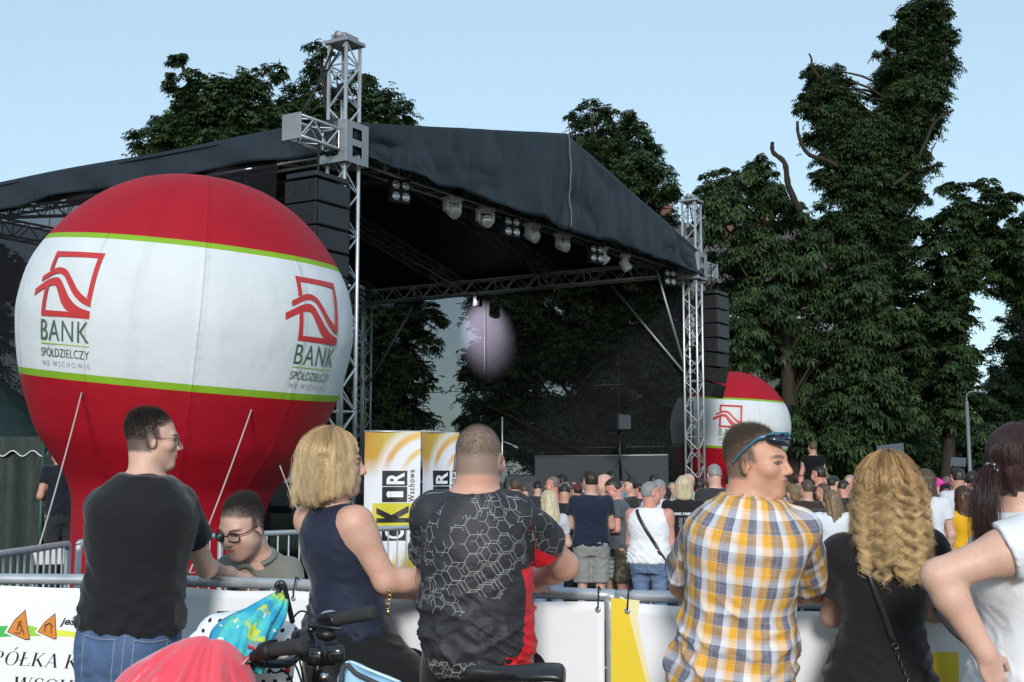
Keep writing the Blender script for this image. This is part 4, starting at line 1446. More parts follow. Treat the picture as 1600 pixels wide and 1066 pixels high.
def rollup(pxl, pxr, dl, dr, label):
    A, B = W(pxl, 674, dl), W(pxr, 674, dr)
    zt, zb = A[2], .42
    A[2] = B[2] = 0
    t = unit(B - A); w = np.linalg.norm(B - A); n = np.array((t[1], -t[0], 0))
    root = empty("roll_up_banner", A, 0, label, "banner", "yellow and white upright banners")

    def pt(u, v, o=0.0):
        bow = .018 * math.sin(u * 5 + v * 3) + .012 * math.sin(u * 13 - v * 5) * (1 - v)
        return t * (u * w) + UP * (zb + (zt - zb) * v) + n * (bow + o)
    nu, nv = 24, 40
    V = [pt(i / nu, j / nv) for j in range(nv + 1) for i in range(nu + 1)]
    o = from_arrays("cloth", np.array(V), np.array([(j * (nu + 1) + i, j * (nu + 1) + i + 1, (j + 1) * (nu + 1) + i + 1, (j + 1) * (nu + 1) + i) for j in range(nv) for i in range(nu)]), M_FEST, root)
    a = o.data.attributes.new("buv", 'FLOAT_VECTOR', 'POINT')
    a.data.foreach_set("vector", np.array([(i / nu, j / nv, 0) for j in range(nv + 1) for i in range(nu + 1)], np.float32).ravel())

    def box(u0, u1, v0, v1, name, mat, lift):
        V3, F3 = subdivided(np.array([(u0, v0), (u1, v0), (u1, v1), (u0, v1)]), [[0, 1, 2, 3]], .06)
        return from_arrays(name, np.array([pt(p[0], p[1], lift) for p in V3]), F3, mat, root)

    def rtext(s, u0, u1, v0, v1, mat, lift, spacing=1.0, off=0.02):
        V2, F2 = glyphs(s, 1, spacing, 0, 'LEFT', off)
        V2 = fit(V2, v0, v1, u0, u1)         # x runs up the banner
        V3, F3 = subdivided(V2, F2, .06)
        return from_arrays("lettering", np.array([pt(u1 + u0 - p[1], p[0], lift) for p in V3]), F3, mat, root)
    # bottom to top: C  K  i  R
    box(.32, .77, .324, .412, "black_box", M_INK, .003); rtext("C", .38, .72, .336, .402, M_PWHITE, .005)
    box(.15, .87, .416, .556, "mustard_box", M_CHROME, .003); rtext("K", .22, .80, .435, .54, M_INK, .005, 1, .06)
    box(.32, .77, .561, .656, "black_box", M_INK, .003); rtext("i", .40, .70, .59, .63, M_PWHITE, .005, 1, .05)
    box(.32, .77, .661, .756, "black_box", M_INK, .003); rtext("R", .40, .72, .672, .745, M_PWHITE, .005, 1, .03)
    rtext("Wschowa", .79, .90, .562, .762, M_INK, .003, 1.25, .02)
    MB().tube([t * -.01 + UP * zt - n * .01, t * (w + .01) + UP * zt - n * .01], .011, 8).build("top_rod", M_STEEL, root, True)
    MB().tube([t * w / 2 - n * .06, t * w / 2 - n * .04 + UP * zt], .014, 8).build("pole", M_BLACKM, root, True)
    MB().box(t * w / 2 + UP * .05 - n * .04, (w, .2, .1), (t, n, UP), .01).box(t * w / 2 + UP * .26 - n * .02, (w, .02, .34), (t, n, UP), .003).build("base_cassette", M_STEEL, root)
    return root


rollup(570, 657, 12.9, 13.0, "left of two yellow and white upright banners, fully visible beside the blonde woman")
rollup(659, 716, 13.05, 13.5, "right of two yellow and white upright banners, partly behind the jersey man's head")
# ================================================================ figures: implicit bodies turned into one continuous surface
def axis(lo, hi, h, fine=(), hf=None):
    xs = [lo]
    while xs[-1] < hi:
        x = xs[-1]
        st = h
        for a, b in fine:
            if a - h < x < b:
                st = hf
        xs.append(x + st)
    return np.array(xs, np.float32)


class Field:
    def __init__(s, lo, hi, h, fine=(), hf=None):
        s.ax = [axis(lo[i], hi[i], h, [(f[0][i], f[1][i]) for f in fine], hf or h) for i in range(3)]
        s.h = h
        s.D = np.full([len(a) for a in s.ax], .25, np.float32)

    def sl(s, lo, hi):
        out = []
        for i in range(3):
            a = int(np.searchsorted(s.ax[i], lo[i])); b = int(np.searchsorted(s.ax[i], hi[i]))
            out.append((max(0, a - 1), min(len(s.ax[i]), b + 1)))
        return out

    def app(s, fn, lo, hi, k=.0, op='u', m=.05):
        q = s.sl(np.asarray(lo) - m, np.asarray(hi) + m)
        if any(b - a < 1 for a, b in q):
            return s
        X = s.ax[0][q[0][0]:q[0][1]][:, None, None]; Y = s.ax[1][q[1][0]:q[1][1]][None, :, None]; Z = s.ax[2][q[2][0]:q[2][1]][None, None, :]
        d = fn(X, Y, Z)
        S_ = np.s_[q[0][0]:q[0][1], q[1][0]:q[1][1], q[2][0]:q[2][1]]
        D = s.D[S_]
        if op == 'u':
            if k > 0:
                h = np.clip(.5 + .5 * (D - d) / k, 0, 1)
                s.D[S_] = D + (d - D) * h - k * h * (1 - h)
            else:
                s.D[S_] = np.minimum(D, d)
        elif op == 's':            # smooth subtraction
            d = -d
            if k > 0:
                h = np.clip(.5 - .5 * (D - d) / k, 0, 1)
                s.D[S_] = D + (d - D) * h + k * h * (1 - h)
            else:
                s.D[S_] = np.maximum(D, d)
        else:                      # intersection
            s.D[S_] = np.maximum(D, d)
        return s

    def cone(s, a, b, ra, rb, k=.02, op='u'):
        a, b = np.asarray(a, float), np.asarray(b, float)
        ba = b - a; L = float(ba @ ba) + 1e-9

        def fn(X, Y, Z):
            px, py, pz = X - a[0], Y - a[1], Z - a[2]
            t = np.clip((px * ba[0] + py * ba[1] + pz * ba[2]) / L, 0, 1)
            return np.sqrt((px - t * ba[0]) ** 2 + (py - t * ba[1]) ** 2 + (pz - t * ba[2]) ** 2) - (ra + t * (rb - ra))
        r = max(ra, rb)
        return s.app(fn, np.minimum(a, b) - r, np.maximum(a, b) + r, k, op, .05 + k)

    def ell(s, c, r, A=None, k=.02, op='u'):
        c = np.asarray(c, float); r = np.ones(3) * r
        A = np.eye(3) if A is None else A

        def fn(X, Y, Z):
            px, py, pz = X - c[0], Y - c[1], Z - c[2]
            q = [(A[i][0] * px + A[i][1] * py + A[i][2] * pz) / r[i] for i in range(3)]
            k0 = np.sqrt(q[0] ** 2 + q[1] ** 2 + q[2] ** 2) + 1e-6
            k1 = np.sqrt((q[0] / r[0]) ** 2 + (q[1] / r[1]) ** 2 + (q[2] / r[2]) ** 2) + 1e-6
            return k0 * (k0 - 1) / k1
        R_ = max(r)
        return s.app(fn, c - R_, c + R_, k, op, .05 + k)

    def plane(s, p, n):
        """keep the side n points away from"""
        p, n = np.asarray(p, float), unit(n)
        lo = [a[0] for a in s.ax]; hi = [a[-1] for a in s.ax]
        return s.app(lambda X, Y, Z: (X - p[0]) * n[0] + (Y - p[1]) * n[1] + (Z - p[2]) * n[2], lo, hi, 0, 'i', 0)

    def mesh(s):
        D = s.D
        ins = D < 0
        nx, ny, nz = D.shape
        cnt = np.zeros((nx - 1, ny - 1, nz - 1), np.int8)
        for i in (0, 1):
            for j in (0, 1):
                for k in (0, 1):
                    cnt += ins[i:nx - 1 + i, j:ny - 1 + j, k:nz - 1 + k]
        act = (cnt > 0) & (cnt < 8)
        I = np.argwhere(act)
        idx = np.full(act.shape, -1, np.int32)
        idx[act] = np.arange(len(I))
        acc = np.zeros((len(I), 3)); num = np.zeros(len(I))
        for axn in range(3):
            o1, o2 = [a for a in range(3) if a != axn]
            for a in (0, 1):
                for b in (0, 1):
                    c0 = I.copy(); c0[:, o1] += a; c0[:, o2] += b
                    c1 = c0.copy(); c1[:, axn] += 1
                    d0 = D[tuple(c0.T)]; d1 = D[tuple(c1.T)]
                    m = (d0 < 0) != (d1 < 0)
                    t = d0[m] / (d0[m] - d1[m])
                    P = np.stack([s.ax[q][c0[m][:, q]] for q in range(3)], 1).astype(float)
                    P[:, axn] += t * (s.ax[axn][c1[m][:, axn]] - s.ax[axn][c0[m][:, axn]])
                    acc[m] += P; num[m] += 1
        V = acc / num[:, None]
        Fs = []
        for axn in range(3):
            o1, o2 = (axn + 1) % 3, (axn + 2) % 3
            sl0 = [slice(None)] * 3; sl1 = [slice(None)] * 3
            sl0[axn] = slice(0, -1); sl1[axn] = slice(1, None)
            a_, b_ = ins[tuple(sl0)], ins[tuple(sl1)]
            E = np.argwhere(a_ != b_)
            fl = a_[tuple(E.T)]
            ok = (E[:, o1] > 0) & (E[:, o2] > 0) & (E[:, o1] < D.shape[o1] - 1) & (E[:, o2] < D.shape[o2] - 1)
            E, fl = E[ok], fl[ok]
            q = []
            for da, db in ((1, 1), (0, 1), (0, 0), (1, 0)):
                c = E.copy(); c[:, o1] -= da; c[:, o2] -= db
                q.append(idx[tuple(c.T)])
            q = np.stack(q, 1)
            q[~fl] = q[~fl][:, ::-1]
            Fs.append(q)
        Fc = np.concatenate(Fs)
        return V, Fc[(Fc >= 0).all(1)]


def vnormals(V, Fc):
    n = np.cross(V[Fc[:, 2]] - V[Fc[:, 0]], V[Fc[:, 3]] - V[Fc[:, 1]])
    N = np.zeros_like(V)
    for k in range(4):
        for a in range(3):
            N[:, a] += np.bincount(Fc[:, k], n[:, a], len(V))
    return N / (np.linalg.norm(N, axis=1, keepdims=True) + 1e-12)


def relax(V, Fc, it=1, w=.5):
    for _ in range(it):
        S_ = np.zeros_like(V); c = np.zeros(len(V))
        for a, b in ((0, 1), (1, 2), (2, 3), (3, 0)):
            for i, j in ((a, b), (b, a)):
                for q in range(3):
                    S_[:, q] += np.bincount(Fc[:, i], V[Fc[:, j], q], len(V))
                c += np.bincount(Fc[:, i], minlength=len(V))
        V = V + w * (S_ / np.maximum(c, 1)[:, None] - V)
    return V


def vattr(o, name, arr):
    arr = np.asarray(arr, np.float32)
    if arr.ndim == 1:
        a = o.data.attributes.new(name, 'FLOAT', 'POINT'); a.data.foreach_set("value", arr)
    else:
        a = o.data.attributes.new(name, 'FLOAT_VECTOR', 'POINT'); a.data.foreach_set("vector", arr.ravel())


def skin_mat(tone=(.50, .27, .19), brow=(.06, .035, .02), iris=(.10, .08, .05), stubble=0.0, scalp=None, lips=(.42, .15, .13), flush=.5, gaze=0.0):
    key = ('skin', gaze, tuple(tone), tuple(brow), tuple(iris), stubble, scalp, tuple(lips))
    if key in _M:
        return _M[key]
    g = G("skin")
    h = g.attr("hc")
    x, y, z = g.sep(h)
    ax = g.math('ABSOLUTE', x)
    co = g.obj()
    n = g.noise(co, 14, 4)
    red = (min(1, tone[0] * 1.0), tone[1] * .80, tone[2] * .78)
    c = g.mix(g.rng(n, .35, .75, 0, .5), tone, red)
    c = g.mix(g.rng(g.noise(co, 130, 4), .52, .72, 0, .35), c, [v * .72 for v in tone])
    c = g.mix(g.rng(g.noise(co, 34, 4), .45, .7, 0, .30), c, [tone[0] * .88, tone[1] * .70, tone[2] * .62])
    hs = g.comb(ax, y, z)

    def blob(p, r0, r1):
        return g.rng(g.vm('DISTANCE', hs, p), r0, r1, 1, 0, True)
    # cheeks, nose, ears redder
    c = g.mix(g.math('MULTIPLY', blob((.045, .075, -.03), .0, .04), flush), c, red)
    c = g.mix(g.math('MULTIPLY', blob((.0, .115, -.03), .0, .03), flush), c, red)
    c = g.mix(g.math('MULTIPLY', blob((.085, -.01, -.012), .0, .04), .7), c, red)
    if stubble > 0:
        sv = g.math('MULTIPLY', g.rng(z, -.035, -.055), g.rng(y, -.01, .03))
        sv = g.math('MULTIPLY', sv, g.rng(g.noise(co, 500, 2), .35, .65))
        inh = g.rng(g.vm('LENGTH', h), .17, .15)
        c = g.mix(g.math('MULTIPLY', g.math('MULTIPLY', sv, inh), stubble), c, (.10, .075, .06))
    if scalp:
        fz = scalp[3] if len(scalp) > 3 else .066
        e1 = g.math('SUBTRACT', g.math('ADD', z, g.math('MULTIPLY', ax, .12)), g.math('ADD', fz, g.math('MULTIPLY', g.math('SUBTRACT', y, .05), .35)))
        e2 = g.math('MINIMUM', g.math('SUBTRACT', g.math('SUBTRACT', -.012, y), g.math('MULTIPLY', z, .10)), g.math('ADD', z, .060))
        e3 = g.math('MINIMUM', g.math('SUBTRACT', .026, g.math('ADD', y, g.math('MULTIPLY', g.math('ABSOLUTE', z), .25))), g.math('ADD', z, .008))
        e3 = g.math('MINIMUM', e3, g.math('SUBTRACT', ax, .05))
        e = g.math('MAXIMUM', e1, g.math('MAXIMUM', e2, e3))
        e = g.math('ADD', e, g.math('MULTIPLY', g.math('SUBTRACT', g.noise(h, 90, 3), .5), .012))
        sv = g.math('MULTIPLY', g.rng(e, -.008, .014, 0, 1, True), g.rng(g.vm('LENGTH', h), .19, .17))
        c = g.mix(g.math('MULTIPLY', sv, .88), c, scalp[:3])
    # lips
    lv = g.vm('LENGTH', g.vm('MULTIPLY', g.vm('SUBTRACT', hs, (0, .098, -.0625)), (1 / .024, 1 / .02, 1 / .0095)))
    c = g.mix(g.rng(lv, .8, 1.1, .85, 0), c, lips)
    ml = g.vm('LENGTH', g.vm('MULTIPLY', g.vm('SUBTRACT', hs, (0, .10, -.0628)), (1 / .023, 1 / .02, 1 / .0016)))
    c = g.mix(g.rng(ml, .6, 1.1, .8, 0), c, (.12, .03, .025))
    # brows
    bz_ = g.math('SUBTRACT', z, g.math('ADD', .020, g.math('MULTIPLY', g.math('POWER', g.math('SUBTRACT', ax, .036), 2.0), -9.0)))
    bm_ = g.math('MULTIPLY', g.rng(g.math('ABSOLUTE', bz_), .003, .0065, 1, 0), g.math('MULTIPLY', g.rng(ax, .012, .018), g.math('MULTIPLY', g.rng(ax, .058, .05), g.rng(y, .04, .055))))
    bm_ = g.math('MULTIPLY', bm_, g.rng(g.noise(g.vm('MULTIPLY', h, (1, 1, 3)), 300, 2), .3, .55, .45, 1))
    c = g.mix(bm_, c, brow)
    # eyes: almond white, iris, pupil, dark lash line
    al = g.vm('LENGTH', g.comb(g.math('DIVIDE', g.math('SUBTRACT', ax, .0325), .0145), g.math('DIVIDE', g.math('SUBTRACT', z, -.002), .0056)))
    fr = g.rng(y, .06, .068)
    lash = g.math('MULTIPLY', g.rng(al, 1.12, 1.38, 1, 0), fr)
    c = g.mix(lash, c, (.06, .03, .025))
    white = g.math('MULTIPLY', g.rng(al, .88, 1.02, 1, 0), fr)
    ic = g.vm('LENGTH', g.comb(g.math('SUBTRACT', ax, .0325 + gaze), g.math('SUBTRACT', z, -.0012)))
    ec = g.mix(g.rng(ic, .0068, .0076, 1, 0), (.36, .32, .30), iris)
    ec = g.mix(g.rng(ic, .0020, .0026, 1, 0), ec, (.006, .006, .006))
    c = g.mix(white, c, ec)
    rough = g.math('SUBTRACT', .52, g.math('MULTIPLY', white, .42))
    nm = g.bump(g.noise(co, 260, 4), .3, .0014, g.bump(g.noise(co, 36, 4), .3, .004))
    sh = g.bsdf(c, rough, 0, .4, nm, Subsurface_Weight=.08, Subsurface_Scale=.01)
    _M[key] = g.done(sh)
    return _M[key]


def hair_mat(a, b, rough=.4, tipc=None):
    key = ('hair', tuple(a), tuple(b), tipc)
    if key in _M:
        return _M[key]
    g = G("hair")
    hi = g.t.nodes.new("ShaderNodeHairInfo")
    co = g.obj()
    st = g.noise(g.vm('MULTIPLY', co, (60, 60, 6)), 2.0, 4)
    f = g.mix(hi.outputs['Is Strand'], st, g.math('ADD', g.math('MULTIPLY', hi.outputs['Random'], .35), g.math('MULTIPLY', g.attrf('lock'), .65)))
    c = g.mix(f, a, b)
    if tipc:
        c = g.mix(g.math('MULTIPLY', g.math('MULTIPLY', hi.outputs['Is Strand'], g.rng(hi.outputs['Intercept'], .15, .6)), g.rng(g.attrf('lock'), 0, 1, .15, 1)), c, tipc)
    nm = g.bump(st, .7, .006)
    _M[key] = g.done(g.bsdf(c, rough, 0, .35, nm))
    return _M[key]


def strands(name, P, rad, mat, parent, lock=None):
    """P (n, k, 3) polyline strands, tapered"""
    n, k = P.shape[:2]
    h = bpy.data.hair_curves.new(name)
    h.add_curves([k] * n)
    h.position_data.foreach_set("vector", P.astype(np.float32).ravel())
    tp = np.linspace(1, .35, k)
    r = h.attributes.get("radius") or h.attributes.new("radius", 'FLOAT', 'POINT')
    rr = np.asarray(rad) * np.ones(n)
    r.data.foreach_set("value", (rr[:, None] * tp[None]).astype(np.float32).ravel())
    lk = h.attributes.new("lock", 'FLOAT', 'CURVE')
    lk.data.foreach_set("value", (np.random.RandomState(n).rand(n) if lock is None else lock).astype(np.float32))
    h.materials.append(mat)
    o = bpy.data.objects.new(name, h)
    COL.objects.link(o)
    o.parent = parent
    return o


TORSO_M = [(-.24, .135, .105, 0), (-.05, .170, .125, -.005), (.18, .163, .118, 0), (.38, .152, .110, .005), (.62, .168, .122, 0), (.80, .172, .115, -.005), (.92, .125, .088, -.004), (1.0, .075, .068, 0)]
TORSO_F = [(-.24, .14, .105, 0), (-.05, .180, .128, -.01), (.18, .158, .110, 0), (.40, .128, .095, .005), (.62, .148, .118, .012), (.80, .150, .105, 0), (.92, .11, .078, 0), (1.0, .062, .058, 0)]


class Person:
    """joints in metres relative to base (on the ground); every joint is a 3-vector"""
    def __init__(s, J, male=True, wid=1.0, dep=1.0, limb=1.0, hs=1.0, torso=None, child=False, h=.016, hf=None, ears=True, headp=None, armr=None, hands=None):
        s.J = {k: np.asarray(v, float) for k, v in J.items()}
        s.male, s.limb, s.hs, s.h, s.hf, s.ears = male, limb, hs, h, hf, ears
        s.child = child
        s.armr = armr or (.052, .044, .040, .027)
        s.hands = hands or {}
        J = s.J
        s.U = unit(J['neck'] - J['pelvis']); s.Lt = np.linalg.norm(J['neck'] - J['pelvis'])
        lat = J['sr'] - J['sl']
        lat = lat - s.U * (lat @ s.U)
        s.lat = unit(J.get('lat', lat)); s.lat = unit(s.lat - s.U * (s.lat @ s.U))
        s.fwd = np.cross(s.U, s.lat)          # forward = up x right
        st = np.array(torso or (TORSO_M if male else TORSO_F), float)
        k = s.Lt / .52
        st[:, 1] *= wid * k; st[:, 2] *= dep * k; st[:, 3] *= k
        s.st = np.array(smoothpoly(st, False, 6))
        hf_ = unit(J['hf']); hu = J.get('hu', np.array((0, 0, 1.0)))
        r = unit(np.cross(hf_, hu)); u = np.cross(r, hf_)
        s.A = np.array([r, hf_, u]); s.H = J['head']

    def hw(s, p):
        """head coordinates -> local"""
        return s.H + s.A.T @ (np.asarray(p, float) * s.hs)

    def loftfn(s, e=0.0, smin=-.24, smax=1.0, p=2.3):
        P, U, La, Fw, Lt, st = s.J['pelvis'], s.U, s.lat, s.fwd, s.Lt, s.st

        def fn(X, Y, Z):
            px, py, pz = X - P[0], Y - P[1], Z - P[2]
            t = (px * U[0] + py * U[1] + pz * U[2]) / Lt
            a = np.interp(t, st[:, 0], st[:, 1]) + e
            b = np.interp(t, st[:, 0], st[:, 2]) + e
            o = np.interp(t, st[:, 0], st[:, 3])
            x = px * La[0] + py * La[1] + pz * La[2]
            y = px * Fw[0] + py * Fw[1] + pz * Fw[2] - o
            d = ((np.abs(x / a) ** p + np.abs(y / b) ** p) ** (1 / p) - 1) * np.minimum(a, b)
            return np.maximum(np.maximum(d, (t - smax) * Lt), (smin - t) * Lt).astype(np.float32)
        return fn

    def bounds(s, pts, m):
        P = np.array(pts)
        return P.min(0) - m, P.max(0) + m

    def loft(s, F, e=0.0, smin=-.24, smax=1.0, k=.03):
        J = s.J
        w = s.st[:, 1].max() + e + .03
        a, b = J['pelvis'] + s.U * s.Lt * smin, J['pelvis'] + s.U * s.Lt * smax
        F.app(s.loftfn(e, smin, smax), np.minimum(a, b) - w, np.maximum(a, b) + w, k, 'u', .02)

    def head(s, F):
        w, q = s.hw, s.hs
        A = s.A
        E = lambda c, r, k, op='u', AA=A: F.ell(w(c), np.array(r) * q, AA, k * q, op)
        C = lambda a, b, ra, rb, k, op='u': F.cone(w(a), w(b), ra * q, rb * q, k * q, op)
        m = 1.0 if s.male else .94
        E((0, -.014, .030), (.076 * m, .098, .086), .0)
        E((0, .028, -.028), (.062 * m, .064, .084), .03)
        for g_ in (-1, 1):
            C((g_ * .046 * m, .004, -.068), (g_ * .012, .066, -.100), .020, .018, .03)
            E((g_ * .044, .056, -.026), (.022, .022, .018), .025)
            C((g_ * .042, .070, .020), (g_ * .010, .086, .016), .010, .010, .016)
        E((0, .070, -.100), (.021 * m, .018, .017), .02)
        for g_ in (-1, 1):
            E((g_ * .0325, .098, -.002), (.0175, .016, .0115), .012, 's')
        E((0, .074, -.062), (.028, .022, .022), .02)
        C((0, .087, .012), (0, .110, -.030), .0075, .0115, .012)
        for g_ in (-1, 1):
            E((g_ * .0115, .099, -.036), (.008, .009, .0075), .007)
        if s.child:
            for g_ in (-1, 1):
                E((g_ * .040, .040, -.048), (.036, .036, .036), .03)
            E((0, .045, -.085), (.045, .035, .03), .03)
        E((0, .0915, -.0575), (.022, .0085, .0050), .006)
        E((0, .0895, -.0685), (.019, .009, .0060), .006)
        for g_ in (-1, 1):
            E((g_ * .0325, .0715, -.002), (.0135, .0135, .0125), .002)
            C((g_ * .021, .0835, .0055), (g_ * .046, .0765, .0045), .0032, .0030, .004)
        if s.ears:
            for g_ in (-1, 1):
                rr = unit(A[0] * g_ + A[1] * -.55); ff = unit(np.cross(A[2], rr)) ; uu = unit(A[2] - A[1] * .25)
                AA = np.array([rr, np.cross(uu, rr), uu])
                E((g_ * .081 * m, -.014, -.012), (.0085, .019, .032), .006, 'u', AA)
                E((g_ * .0905 * m, -.013, -.010), (.006, .0105, .019), .004, 's', AA)
                E((g_ * .078 * m, .0, -.012), (.008, .008, .011), .006)
        # neck
        nb = s.J['neck']
        nr = (.060 if s.male else .048) * q * (1 if s.hs <= 1.05 else .9) * s.J.get('neckr', 1.0)
        F.cone(nb - s.U * .03, w((0, -.028, -.055)), nr * 1.08, nr * .98, .03)
        F.cone(nb - s.U * .02, w((0, -.045, -.02)), nr * .85, nr * .8, .03)

    def hand(s, F, W_, d, lat, nrm, curl=.5, q=1.0):
        d, lat, nrm = unit(d), unit(lat), unit(nrm)
        lat = unit(lat - d * (lat @ d)); nrm = np.cross(d, lat) * (1 if np.cross(d, lat) @ nrm > 0 else -1)
        A = np.array([lat, d, nrm])
        F.ell(W_ + d * .048 * q, np.array((.038, .052, .016)) * q, A, .012)
        F.cone(W_ - d * .01, W_ + d * .03 * q, .024 * q, .022 * q, .02)
        for i, (x, L) in enumerate(((-.029, .062), (-.010, .074), (.010, .078), (.029, .070))):
            p = W_ + d * (.088 - abs(x) * .25) * q + lat * x * q
            a = .15 + i * .04
            for sg, f in enumerate((.45, .32, .23)):
                a += curl * (.6 if sg == 0 else .8)
                nd = d * math.cos(a) + nrm * math.sin(a) + lat * x * 1.5
                p2 = p + unit(nd) * L * f * q
                F.cone(p, p2, (.0092 - .001 * sg) * q, (.0084 - .001 * sg) * q, .004)
                p = p2
        p = W_ + d * .025 * q + lat * .028 * q
        p1 = p + (d * .6 + lat * .75 + nrm * .25) * .038 * q
        F.cone(p, p1, .013 * q, .0105 * q, .01)
        F.cone(p1, p1 + (d * .9 + lat * .25 + nrm * .3) * .030 * q, .010 * q, .0078 * q, .004)

    def body(s, mat, name="body", parent=None, torso_e=-.006, bare_shoulders=False):
        J, l = s.J, s.limb
        pts = [J[k] for k in J if k in ('pelvis', 'neck', 'sl', 'sr', 'el', 'er', 'wl', 'wr', 'kl', 'kr', 'al', 'ar', 'head')]
        lo, hi = s.bounds(pts, .26)
        lo[2] = min(lo[2], -.02) if lo[2] < .3 else lo[2]
        fine = []
        if s.hf:
            fine.append((s.H - .15 * s.hs, s.H + .15 * s.hs))
            for k in s.hands:
                c = J['w' + k] + unit(s.hands[k][0]) * .07
                fine.append((c - .12, c + .12))
        F = Field(lo, hi, s.h, fine, s.hf)
        s.loft(F, torso_e, -.24, 1.0, 0)
        for q in 'lr':
            S_ = J['s' + q]
            F.cone(J['neck'] - s.U * .035, S_, .040 * l, .040 * l, .06)
            F.cone(S_, S_ + (J['e' + q] - S_) * .25, s.armr[0] * l * 1.08, s.armr[0] * l, .05)
            F.cone(S_, J['e' + q], s.armr[0] * l, s.armr[1] * l, .03)
            fm = J['e' + q] + (J['w' + q] - J['e' + q]) * .28
            F.cone(J['e' + q], fm, s.armr[1] * l * .96, s.armr[2] * 1.06 * l, .02)
            F.cone(fm, J['w' + q], s.armr[2] * 1.04 * l, s.armr[3] * l, .02)
            if q in s.hands:
                s.hand(F, J['w' + q], *s.hands[q])
            else:
                d = unit(J['w' + q] - J['e' + q])
                s.hand(F, J['w' + q], d, np.cross(d, s.U) + s.lat * .1, np.cross(d, np.cross(d, s.U)), .5)
            if 'k' + q in J:
                hp = J['pelvis'] + s.lat * (.088 if q == 'r' else -.088) - s.U * .05
                F.cone(hp, J['k' + q], .088 * l, .058 * l, .05)
                cm = J['k' + q] + (J['a' + q] - J['k' + q]) * .3
                F.cone(J['k' + q], cm, .056 * l, .058 * l, .02)
                F.cone(cm, J['a' + q], .058 * l, .036 * l, .02)
                F.cone(J['a' + q] - (0, 0, .03), J['a' + q] + s.fwd * .13 - (0, 0, .055), .035, .03, .02)
        s.head(F)
        V, Fc = F.mesh()
        V = relax(V, Fc, 1, .35)
        o = from_arrays(name, V, Fc, mat, parent)
        vattr(o, "hc", (V - s.H) @ s.A.T / s.hs)
        return o

    def garment(s, name, mat, parent, e=.012, hem=-.15, top=1.0, sleeve=.55, sr_=.068, neck=.012, wr=.007, seed=0, h=None, hemflare=0.0, armhole=None, cuffs=True, sidevent=0.0, necklow=(0, 0), fold=(7, 7, 13), shoulder=.052):
        J, l = s.J, s.limb
        h = h or s.h
        pts = [J['pelvis'] + s.U * s.Lt * hem, J['neck'], J['sl'], J['sr']]
        if sleeve > 0:
            pts += [J['s' + q] + (J['e' + q] - J['s' + q]) * min(1, sleeve * 1.1) for q in 'lr']
            if sleeve > 1:
                pts += [J['w' + q] for q in 'lr']
        lo, hi = s.bounds(pts, .22 + e)
        F = Field(lo, hi, h)
        s.loft(F, e, hem, top, 0)
        for q in 'lr':
            S_, E_, W_ = J['s' + q], J['e' + q], J['w' + q]
            F.cone(J['neck'] - s.U * .045, S_, .036 * l + e, shoulder * l * .9 if armhole is None else .035 * l + e * .5, .05)
            if sleeve > 0:
                d = unit(E_ - S_); Lz = np.linalg.norm(E_ - S_)
                a = (J['neck'] - S_) * .12

                def fn(X, Y, Z, S_=S_, d=d, Lz=Lz, E_=E_):
                    px, py, pz = X - S_[0], Y - S_[1], Z - S_[2]
                    t = px * d[0] + py * d[1] + pz * d[2]
                    tc = np.clip(t, 0, Lz * min(sleeve, 1.0))
                    r = s.armr[0] * l * 1.12 + e + (sr_ - s.armr[0] * 1.12 - e) * tc / (Lz * .55)
                    d_ = np.sqrt((px - tc * d[0]) ** 2 + (py - tc * d[1]) ** 2 + (pz - tc * d[2]) ** 2) - r
                    return np.maximum(d_, t - Lz * sleeve) if sleeve <= 1 else d_
                F.app(fn, np.minimum(S_, E_) - .12, np.maximum(S_, E_) + .12, .022, 'u', .03)
                if sleeve > 1:
                    F.cone(E_, E_ + (W_ - E_) * (sleeve - 1), s.armr[1] * l + e, s.armr[3] * l + e, .03)
                elif cuffs:
                    c0 = S_ + d * (Lz * sleeve - .022)
                    F.cone(c0, S_ + d * (Lz * sleeve + .05), s.armr[0] * l * .98 + .004, s.armr[1] * l + .012, .004, 's')
            elif armhole:
                F.cone(S_ + s.lat * (.03 if q == 'r' else -.03) - s.U * .03, S_ + s.lat * (.12 if q == 'r' else -.12) - s.U * .06, armhole, armhole * 1.1, .012, 's')
        nk = s.hw((0, -.03, -.06))
        nr = (.060 if s.male else .048) * s.hs * s.J.get('neckr', 1.0)
        F.cone(J['neck'] - s.U * .01 + s.fwd * (.02 + necklow[0]) - s.U * necklow[1], nk, nr * 1.05 + neck, nr + neck, .008, 's')
        F.plane(J['pelvis'] + s.U * s.Lt * hem, -s.U)
        V, Fc = F.mesh()
        V = relax(V, Fc, 1, .4)
        N = vnormals(V, Fc)
        fx = np.array(fold)
        loc = np.stack([(V - J['pelvis']) @ s.lat, (V - J['pelvis']) @ s.fwd, (V - J['pelvis']) @ s.U], 1)
        tt = loc[:, 2] / s.Lt
        q1 = vnoise(loc * fx + 20 + seed * 7.3, 1)
        sk = np.stack([loc[:, 0] + .5 * loc[:, 2], loc[:, 1], loc[:, 2] - .5 * loc[:, 0]], 1)
        q2 = 1 - np.abs(2 * vnoise(sk * fx * 1.5 + 40 + seed * 3.1, 2) - 1)
        q3 = vnoise(loc * 32 + 60, 3) - .5
        low = np.clip((.65 - tt) * 2.2, .25, 1.2)
        sk2 = np.stack([loc[:, 0] - .7 * loc[:, 2], loc[:, 1], loc[:, 2] + .7 * loc[:, 0]], 1)
        q4 = 1 - np.abs(2 * vnoise(sk2 * fx * (1.2, 1.2, 2.0) + 25 + seed * 2.3, 8) - 1)
